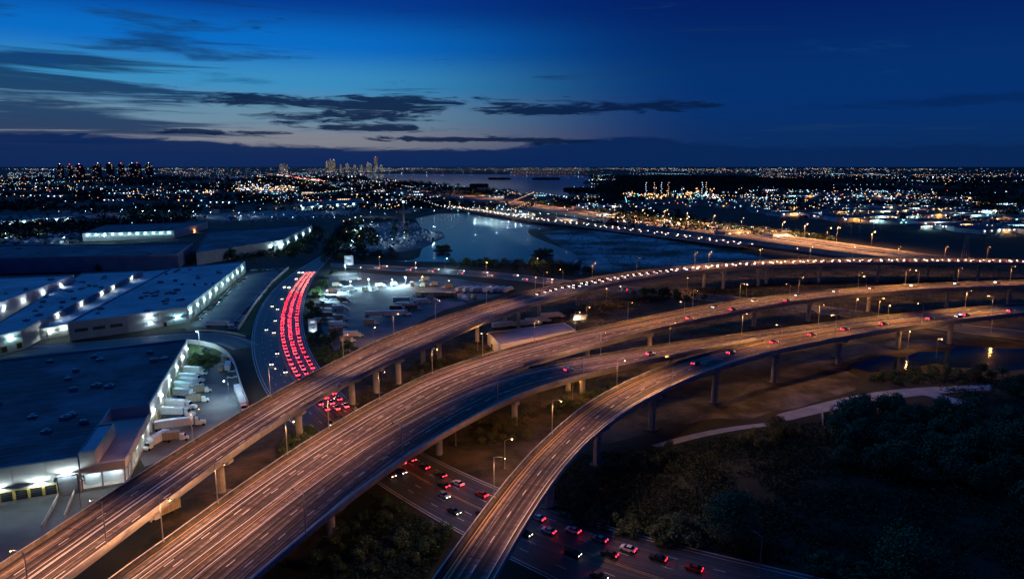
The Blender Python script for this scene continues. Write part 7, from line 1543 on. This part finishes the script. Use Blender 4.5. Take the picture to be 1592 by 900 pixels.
rc = random.Random(77)
def light_at(x, y, z, r, kind):
    city[kind].octa((x, y, z), r)
# low buildings one can still tell apart
tries = 0
STRIP = [(666.2,2011.1),(1219.5,2590.8),(1429.5,1808.1),(752.4,943.1),(623.8,1241.4),(528.4,1547.3)]
while n_b < 200 and tries < 14000:
    tries += 1
    az_ = R(rc.uniform(-40, 40))
    d = rc.uniform(620, 3000)
    if tries % 3 == 0:
        az_, d = R(rc.uniform(17, 39)), rc.uniform(1150, 1900)
    x, y = d * math.sin(az_), d * math.cos(az_)
    if inside((x, y), INNER) or blocked((x, y), WATERS + MARSH) or (clus(x, y) < -.02 and not inside((x, y), STRIP)):
        continue
    big = 1.0 + d / 1600
    w, dp, h = rc.uniform(14, 40) * big, rc.uniform(12, 26) * big, rc.uniform(5, 9)
    rz = rc.choice((.35, .35, -.1, .1)) + rc.uniform(-.05, .05)
    side_ = 'right of the lake' if x > 0 else 'on the left plain'
    wm_ = rc.choice(('house_wall', 'wall_grey', 'wall_white'))
    lc_ = rc.choice(('city_teal', 'city_white', 'city_white', 'city_teal', 'city_warm') if x < 300 else ('city_white', 'city_teal', 'city_warm', 'city_white'))
    wd_ = {'house_wall': 'brownish', 'wall_grey': 'grey', 'wall_white': 'white'}[wm_]
    ld_ = {'city_teal': 'teal', 'city_white': 'white', 'city_warm': 'warm'}[lc_]
    t = thing('low_building', f'low {wd_} flat-roofed building with {ld_} wall lights in the town {side_}', 'building', (x, y, 0), rz, f'low buildings in the town {side_}')
    b = MB(); b.box((0, 0, 0), (w, dp, h)); b.build('wall', wm_, t)
    b = MB(); b.box((0, 0, h), (w + .8, dp + .8, .5)); b.build('roof', 'house_roof', t)
    b = MB()
    nl = rc.randrange(2, 7)
    for k in range(nl):
        b.box((-w / 2 + (k + .5) * w / nl, -dp / 2 - .5, h * .62), (rc.uniform(1.0, 2.0) * (1 + d / 3000), .5, .8 + d / 4000))
    b.build('wall_light', lc_, t, kind='stuff')
    if d < 1700 or inside((x, y), STRIP):
        lamp('lamp_light', t, (0, -dp / 2 - 6, 6), rc.choice((TEAL, WHITE, SODIUM)), 7000, 'POINT', .5)
    n_b += 1
# countless far lights and roofs, out to the horizon
for k in range(26000):
    az_ = R(rc.uniform(-41, 41))
    u = rc.random()
    d = 650 * (24000 / 650) ** (u ** .62)
    x, y = d * math.sin(az_), d * math.cos(az_)
    if inside((x, y), INNER) or blocked((x, y), WATERS + MARSH):
        continue
    cl = clus(x, y, 500 + d * .12)
    keep = .03 if cl < -.02 else (.26 if cl < .14 else .95)
    if d < 2600:
        keep *= .75
    if d > 7000:
        keep = max(keep, .12) * .5
    elif x < -250:
        keep *= .55
    if rc.random() > keep:
        continue
    right = x > -200
    r_ = rc.random()
    kind = 'city_white' if r_ < .36 else 'city_warm' if r_ < .64 else 'city_teal' if r_ < .82 else 'city_amber' if r_ < .95 else 'city_red' if r_ < .98 else 'city_blue'
    s = rc.uniform(.3, .7) * (1 + d / 3000) * (2.0 if rc.random() < .05 else 1) * (.62 if d > 6000 else 1)
    light_at(x, y, rc.uniform(3, 10) + (rc.uniform(0, 25) if d > 5000 else 0), s, kind)
    if d < 5000 and rc.random() < .4:
        blocks.box((x + rc.uniform(-20, 20), y + rc.uniform(12, 30), 0), (rc.uniform(10, 30), rc.uniform(9, 20), rc.uniform(4, 8)), rc.randrange(2), rc.choice((.35, -.1, .2)))
for k in range(70):
    az_ = R(rc.uniform(-41, 41))
    d = 900 * (9000 / 900) ** rc.random()
    x, y = d * math.sin(az_), d * math.cos(az_)
    a_ = rc.choice((.3, 1.87, -.1, 1.45)) + rc.uniform(-.1, .1)
    kd = rc.choice(('city_amber', 'city_amber', 'city_warm', 'city_white', 'city_teal'))
    for j in range(rc.randrange(8, 26)):
        px, py = x + math.cos(a_) * j * 38, y + math.sin(a_) * j * 38
        if inside((px, py), INNER) or blocked((px, py), WATERS + MARSH):
            continue
        light_at(px, py, 9, .45 * (1 + d / 3000), kd)
for k, m in city.items():
    if m.v:
        nm = {'city_white': 'white', 'city_warm': 'warm', 'city_amber': 'amber', 'city_teal': 'teal', 'city_red': 'red', 'city_blue': 'blue'}[k]
        m.build('city_lights', k, None, f'countless small {nm} lamps scattered over the far town to the horizon', 'city lights', None, 'stuff')
blocks.build('far_rooftops', ['house_wall', 'house_roof'], None, 'mass of small dark houses across the far town', 'houses', None, 'stuff')

# ---------------------------------------------------------------- vegetation
def leaf_clump(mb, c, r, n, s, rr, mats, flat=.8):
    for _ in range(n):
        while True:
            v = Vector((rr.uniform(-1, 1), rr.uniform(-1, 1), rr.uniform(-1, 1)))
            if .15 < v.length < 1:
                break
        v = v.normalized() * (v.length ** .4)
        p = Vector(c) + Vector((v.x * r, v.y * r, v.z * r * flat))
        nrm = (v + Vector((rr.uniform(-.7, .7), rr.uniform(-.7, .7), rr.uniform(-.2, .9)))).normalized()
        u = nrm.orthogonal().normalized()
        w = nrm.cross(u)
        a = rr.uniform(0, 6.28)
        u, w = u * math.cos(a) + w * math.sin(a), w * math.cos(a) - u * math.sin(a)
        k = s * rr.uniform(.6, 1.3)
        mb.face([p - u * k, p - w * k * .55, p + u * k, p + w * k * .55], rr.randrange(mats))
def tree_proto(seed, h, cr, leaves, size, mats=('leaf_dark', 'leaf_mid'), clumps=16, dome=.62, kind='tree'):
    rr = random.Random(seed)
    t = thing(kind, kind, kind)
    b = MB()
    th = h * .42
    b.tube((0, 0, -.2), (0, 0, th), cr * .075 + .08, cr * .05 + .05, 7)
    ends = []
    for k in range(6):
        a = k * 1.047 + rr.uniform(-.3, .3)
        e = (math.cos(a) * cr * .55, math.sin(a) * cr * .55, h * rr.uniform(.55, .8))
        b.tube((0, 0, th * rr.uniform(.6, 1)), e, cr * .035 + .04, .05, 5)
    b.build('trunk', 'bark', t)
    b = MB()
    for k in range(clumps):
        a = rr.uniform(0, 6.28)
        q = rr.random() ** .5
        zz = rr.random()
        rad = cr * q * (1 - .45 * zz) * .8
        leaf_clump(b, (math.cos(a) * rad, math.sin(a) * rad, h * (1 - dome) + h * dome * (.12 + .75 * zz * (1 - .35 * q))), cr * rr.uniform(.26, .44), leaves // clumps, size, rr, len(mats))
    b.build('crown', list(mats), t)
    t['_used'] = 0
    return t
TP = [tree_proto(200 + k, 11, 5.6, 2000, .36, ('leaf_dark', 'leaf_mid', 'leaf_pale'), clumps=30, dome=.74) for k in range(3)]
TBIG = [tree_proto(230 + k, 16, 9.5, 6000, .36, ('leaf_mid', 'leaf_mid', 'leaf_pale'), clumps=70, dome=.88) for k in range(2)]
TM = [tree_proto(220 + k, 9, 4.6, 420, .62, clumps=16, dome=.75) for k in range(4)]
SH = [tree_proto(240 + k, 4.2, 2.8, 620, .26, ('leaf_dark', 'leaf_mid', 'leaf_pale'), clumps=14, dome=.9, kind='bush') for k in range(3)]
SHD = [tree_proto(250 + k, 5.5, 3.4, 800, .25, ('leaf_dry', 'leaf_mid'), clumps=16, dome=.85, kind='bush') for k in range(2)]
def plant_tree(lst, x, y, label, group, s=1.0, cat=None):
    o = put(RN.choice(lst), x, y, 0, RN.uniform(0, 6.28), label, group)
    o.scale = (s * RN.uniform(.9, 1.12), s * RN.uniform(.9, 1.12), s * RN.uniform(.85, 1.15))
    return o
(x, y) = (59.3,169.5)
o = put(TBIG[0], x, y, 0, .4, 'big round dark green tree beside the lower boulevard', None)
(x, y) = (96.8,151.3)
o = put(TBIG[1], x, y, 0, 1.4, 'rounded pale-leaved tree at the bottom right edge', None)
def scatter_trees(poly, n, lst, label, group, smin, smax, seed, mind=4.0):
    rr = random.Random(seed)
    xs, ys = [p[0] for p in poly], [p[1] for p in poly]
    pts = []
    tries = 0
    while len(pts) < n and tries < n * 60:
        tries += 1
        p = (rr.uniform(min(xs), max(xs)), rr.uniform(min(ys), max(ys)))
        if not inside(p, poly) or any(math.dist(p, q) < mind for q in pts):
            continue
        pts.append(p)
    pts.sort(key=lambda p: p[0] / p[1])
    for k, p in enumerate(pts):
        md = sorted(math.hypot(*q) for q in pts)[len(pts) // 2]
        lb = f'{label}, {ORD[k]} from the left' if len(pts) <= 25 else label + ', ' + ('near' if math.hypot(*p) < md else 'far') + ' side, ' + ('left part', 'middle part', 'right part')[min(2, 3 * k // len(pts))]
        plant_tree(lst, p[0], p[1], lb, group, rr.uniform(smin, smax))
scatter_trees([(109.8,219.1),(127.4,254.5),(142.9,265.0),(171.3,268.7),(198.5,235.5),(165.7,184.1),(145.9,187.9),(125.8,195.9)], 62, TP, 'dark tree in the dense wood right of the footpath', 'trees in the dense wood', .8, 1.25, 1, 5)
scatter_trees([(200.1,317.0),(219.4,297.7),(224.5,268.7),(250.8,302.3),(237.4,317.0)], 14, TP, 'dark tree between the path fork and the pond', 'trees by the path fork', .5, .8, 2, 5)
scatter_trees([(161.0,307.1),(173.5,302.3),(209.4,311.9),(227.1,320.1),(217.4,329.8),(190.6,322.2)], 26, SH, 'dark bush along the near bank of the pond', 'bushes on the pond bank', .7, 1.2, 3, 2.5)
scatter_trees([(83.3,235.5),(97.7,249.2),(109.2,253.1),(108.1,241.6),(92.9,229.8)], 12, SHD, 'yellow-brown bush at the end of the blue footpath', 'yellow-brown bushes', .8, 1.2, 4, 3)
scatter_trees([(15.2,176.9),(21.1,200.2),(25.6,187.9),(46.1,170.2),(44.7,164.5),(27.4,173.5)], 20, SH, 'green bush along the far verge of the lower boulevard', 'bushes along the lower boulevard', .7, 1.25, 5, 3)
scatter_trees([(35.7,216.5),(46.9,229.8),(62.1,235.5),(53.7,219.1),(38.8,209.2)], 12, SH, 'green bush below the blue footpath beside the ramp pier', 'bushes below the footpath', .7, 1.2, 6, 3)
scatter_trees([(63.8,160.9),(82.3,158.1),(110.6,151.3),(92.0,146.2),(71.4,155.3)], 12, SH, 'bush at the foot of the trees by the boulevard', 'bushes at the lower right verge', .8, 1.4, 7, 3)
scatter_trees([(44.1,176.9),(55.1,184.1),(48.3,165.4),(43.6,167.0)], 6, SH, 'bush leaning on the big round tree', 'bushes by the big round tree', 1.1, 1.6, 8, 3)
scatter_trees([(-112.6,363.7),(-132.7,434.7),(-149.6,498.8),(-165.3,584.0),(-168.0,638.0),(-145.5,538.1),(-131.8,475.5),(-114.5,416.7),(-97.6,377.5),(-80.5,349.6),(-87.1,322.2)], 36, TM, 'bushy tree between the boulevard and the truck yard', 'trees between boulevard and truck yard', .55, .95, 9, 4)
scatter_trees([(-197.9,702.8),(-275.0,1056.2),(-292.5,1318.2),(-182.2,1241.4),(-115.7,781.7),(-168.9,753.6)], 28, TM, 'dark tree by the upper boulevard left of the lake', 'trees left of the lake', .8, 1.4, 10, 6)
scatter_trees([(-340.5,693.4),(-350.0,742.8),(-301.5,895.0),(-318.6,1035.5),(-263.9,943.1),(-234.4,781.7),(-238.0,702.8),(-274.8,702.8)], 28, TM, 'broad dark tree behind the blue-roofed warehouse', 'trees behind the blue-roofed warehouse', .9, 1.5, 11, 6)
scatter_trees([(-69.9,693.4),(-30.0,684.3),(53.4,666.7),(62.0,693.4),(-10.7,702.8),(-64.6,707.6)], 18, TM, 'tree along the near shore of the lake', 'trees along the lake shore', .7, 1.1, 12, 6)
scatter_trees([(95.6,527.1),(122.9,503.7),(142.4,486.9),(147.1,503.7),(123.4,527.1)], 14, TM, 'dark tree by the amber road behind the middle flyover', 'trees by the amber frontage road', .6, 1.0, 13, 4)
scatter_trees([(-165.9,335.4),(-164.6,347.2),(-148.8,337.7),(-140.8,322.2),(-156.5,322.2)], 8, TM, 'leafy tree on the lit grass corner of the truck court', 'trees on the grass corner', .5, .8, 14, 3)
scatter_trees([(-395.5,642.0),(-380.1,658.3),(-387.4,666.7),(-404.0,666.7)], 3, TM, 'low tree before the long pale warehouse wall', 'trees before the long pale wall', .7, .9, 15, 5)
scatter_trees([(-81.8,227.0),(-79.9,254.5),(-69.6,235.5),(-76.1,200.2),(-78.0,184.1)], 20, SH, 'bush in the dark gap between the two left flyovers', 'bushes between the left flyovers', .7, 1.2, 16, 3)
scatter_trees([(-23.1,241.6),(-14.2,254.5),(1.0,261.4),(8.2,241.6),(-8.3,229.8)], 14, SHD, 'amber lit bush on bare earth between the flyovers', 'bushes on the bare earth', .5, .9, 17, 3)
scatter_trees([(11.7,268.7),(25.0,302.3),(50.2,311.9),(60.6,302.3),(27.0,261.4)], 16, SH, 'dark bush below the bluish flyover lanes', 'bushes below the bluish lanes', .6, 1.1, 18, 3)
scatter_trees([(-52.5,344.7),(-35.2,377.5),(-20.2,370.5),(-30.8,327.6),(-46.4,302.3)], 14, SH, 'bush around the piers of the topmost flyover', 'bushes around the flyover piers', .6, 1.0, 19, 3)
scatter_trees([(-51.7,170.2),(-34.9,195.9),(-16.9,171.8),(-25.1,155.3),(-50.8,155.3)], 22, SH, 'dark bush in the scrub below the middle flyover', 'bushes in the lower scrub', .6, 1.2, 20, 4)
scatter_trees([(167.1,538.1),(188.9,498.8),(201.3,519.0),(176.8,552.6)], 10, SH, 'lit bush by the underpass behind the upper right flyover', 'bushes by the lit underpass', .7, 1.2, 21, 4)
for k, (cx, cy, n, sp) in enumerate([(34.4,770.2,9,8),(-82.4,812.0,8,7)]):
    o = thing('islet', ('round' if k == 0 else 'low') + ' dark tree-covered islet in the lake', 'islet', (cx, cy, 0))
    b = MB()
    b.tube((0, 0, -.5), (0, 0, .5), sp * 1.9, sp * 1.6, 20)
    b.build('bank', 'scrub_ground', o)
    for j in range(n):
        a = j * 2.4
        rr_ = sp * (j / n) ** .5 * 1.3
        plant_tree(TM, cx + rr_ * math.cos(a), cy + rr_ * math.sin(a), 'tree growing on the ' + ('round' if k == 0 else 'low') + ' islet in the lake', 'trees on the lake islets', .9)
for p_ in TP + TBIG + TM + SH + SHD + [post, post_yard, post_freeway, post_peach, post_bright, post_white, post_road, post_unlit]:
    if not p_['_used']:
        for ch in list(p_.children):
            bpy.data.objects.remove(ch)
        bpy.data.objects.remove(p_)
# undergrowth and far woods
def undergrowth(name, poly, n, smin, smax, leaf, label, seed, mats=('leaf_dark', 'leaf_mid', 'leaf_dry'), avoid=()):
    rr = random.Random(seed)
    xs, ys = [p[0] for p in poly], [p[1] for p in poly]
    b = MB()
    k = 0
    g_ = 0
    while k < n and g_ < n * 20:
        g_ += 1
        x, y = rr.uniform(min(xs), max(xs)), rr.uniform(min(ys), max(ys))
        if not inside((x, y), poly) or noise.noise(Vector((x / 14, y / 14, seed))) < rr.uniform(-.5, .25) or blocked((x, y), avoid):
            continue
        r = rr.uniform(smin, smax)
        leaf_clump(b, (x, y, r * .4), r, 14, leaf, rr, len(mats), .55)
        k += 1
    b.build(name, list(mats), None, label, 'undergrowth', None, 'stuff')
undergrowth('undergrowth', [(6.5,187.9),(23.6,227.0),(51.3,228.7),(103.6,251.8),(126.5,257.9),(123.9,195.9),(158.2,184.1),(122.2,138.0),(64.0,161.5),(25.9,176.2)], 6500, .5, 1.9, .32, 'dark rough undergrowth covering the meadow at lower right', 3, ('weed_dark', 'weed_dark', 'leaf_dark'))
undergrowth('undergrowth', [(-46.6,163.9),(-42.3,198.0),(-16.9,171.8),(-23.6,145.0),(-53.8,145.0)], 2600, .3, 1.2, .26, 'dark scrub below the middle flyover at the bottom', 4, ('weed_dark', 'leaf_dark'))
undergrowth('undergrowth', [(-55.5,235.5),(-96.9,302.3),(-42.1,454.2),(53.6,538.1),(293.9,679.8),(525.3,693.4),(354.4,434.7),(195.5,400.1),(78.4,302.3),(17.0,268.7),(-8.3,229.8)], 9000, .3, 1.4, .3, 'patchy weeds on the earth beneath the flyovers', 5, ('weed_dark', 'leaf_dark', 'leaf_dry'))
undergrowth('undergrowth', [(166.5,311.9),(190.6,322.2),(225.0,317.0),(250.8,302.3),(213.4,254.5),(191.0,296.8)], 700, .5, 1.5, .3, 'low dark scrub between footpath and pond', 6, ('weed_dark', 'leaf_dark'))
undergrowth('undergrowth', [(60.0,880.1),(75.4,727.3),(62.9,634.1),(238.2,707.6),(285.1,742.8),(243.3,844.7),(179.8,1035.5),(86.2,1088.7)], 520, .5, 2.2, .5, 'patchy scrub on the open field right of the lake', 7, ('leaf_dark', 'leaf_dry'))
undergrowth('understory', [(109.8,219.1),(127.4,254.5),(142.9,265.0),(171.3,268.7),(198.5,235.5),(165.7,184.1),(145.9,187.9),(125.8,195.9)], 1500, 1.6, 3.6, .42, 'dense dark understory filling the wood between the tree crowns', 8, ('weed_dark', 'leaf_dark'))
def far_woods(name, n, d0, d1, label, seed, polys=None, size=1.6):
    rr = random.Random(seed)
    b = MB()
    k = g_ = 0
    while k < n and g_ < n * 30:
        g_ += 1
        az_ = R(rr.uniform(-41, 41))
        d = d0 * (d1 / d0) ** rr.random()
        x, y = d * math.sin(az_), d * math.cos(az_)
        if polys:
            if not blocked((x, y), polys):
                continue
        elif inside((x, y), INNER) or blocked((x, y), WATERS + MARSH[1:]) or noise.noise(Vector((x / 260, y / 260, 1.5))) < rr.uniform(-.15, .35):
            continue
        r = rr.uniform(2, 3.8) * size * (1 + d / 3500)
        leaf_clump(b, (x, y, r * .8), r, 12 if size > 1.2 else 40, r * (.42 if size > 1.2 else .2), rr, 1, .8)
        k += 1
    b.build(name, 'far_canopy', None, label, 'wood', None, 'stuff')
far_woods('far_wood', 11000, 640, 6500, 'dark belts of trees spread through the distant town', 31)
far_woods('roadside_trees', 900, 420, 1300, 'dark tree belts around the boulevard and the rear of the warehouses', 33, [[(-195.3,693.4),(-241.6,880.1),(-287.6,1147.6),(-299.8,1351.6),(-198.2,1351.6),(-260.7,1172.9),(-223.8,943.1),(-179.0,799.6),(-113.2,764.6),(-135.5,727.3),(-173.4,712.4)],[(-342.3,702.8),(-362.1,753.6),(-322.3,838.0),(-296.5,880.1),(-335.1,1147.6),(-284.4,1035.5),(-232.1,799.6),(-244.2,742.8),(-286.8,732.4)],[(-69.5,688.8),(-50.5,698.1),(61.2,684.3),(81.5,638.0),(49.6,619.0),(-10.0,658.3)]], 1.0)
far_woods('far_wood', 2500, 1500, 6500, 'dark mangrove wood on the far side of the bay', 32, [MARSH[0]])
for k, (cx, cy, rx) in enumerate([(-99.1,5327.0,19),(257.8,5327.0,24),(-167.2,3516.6,14),(291.5,2865.4,30)]):
    rr = random.Random(60 + k)
    o = thing('bay_island', f'low dark wooded island in the bay, {ORD[k]} of the four', 'island', (cx, cy, 0), 0, 'islands in the bay')
    b = MB()
    kx = rx * cy / 1061
    b.hexa([(-kx, -60, -.2), (kx, -60, -.2), (kx * .9, 60, -.2), (-kx * .9, 60, -.2)], [(-kx * .9, -50, .6), (kx * .9, -50, .6), (kx * .8, 50, .6), (-kx * .8, 50, .6)])
    b.build('bank', 'far_canopy', o)
    b = MB()
    for j in range(160):
        a, q = rr.uniform(0, 6.28), rr.random() ** .5
        leaf_clump(b, (math.cos(a) * kx * .9 * q, math.sin(a) * 70 * q, 4), 9, 12, 4.5, rr, 1, .6)
    b.build('canopy', 'far_canopy', o)
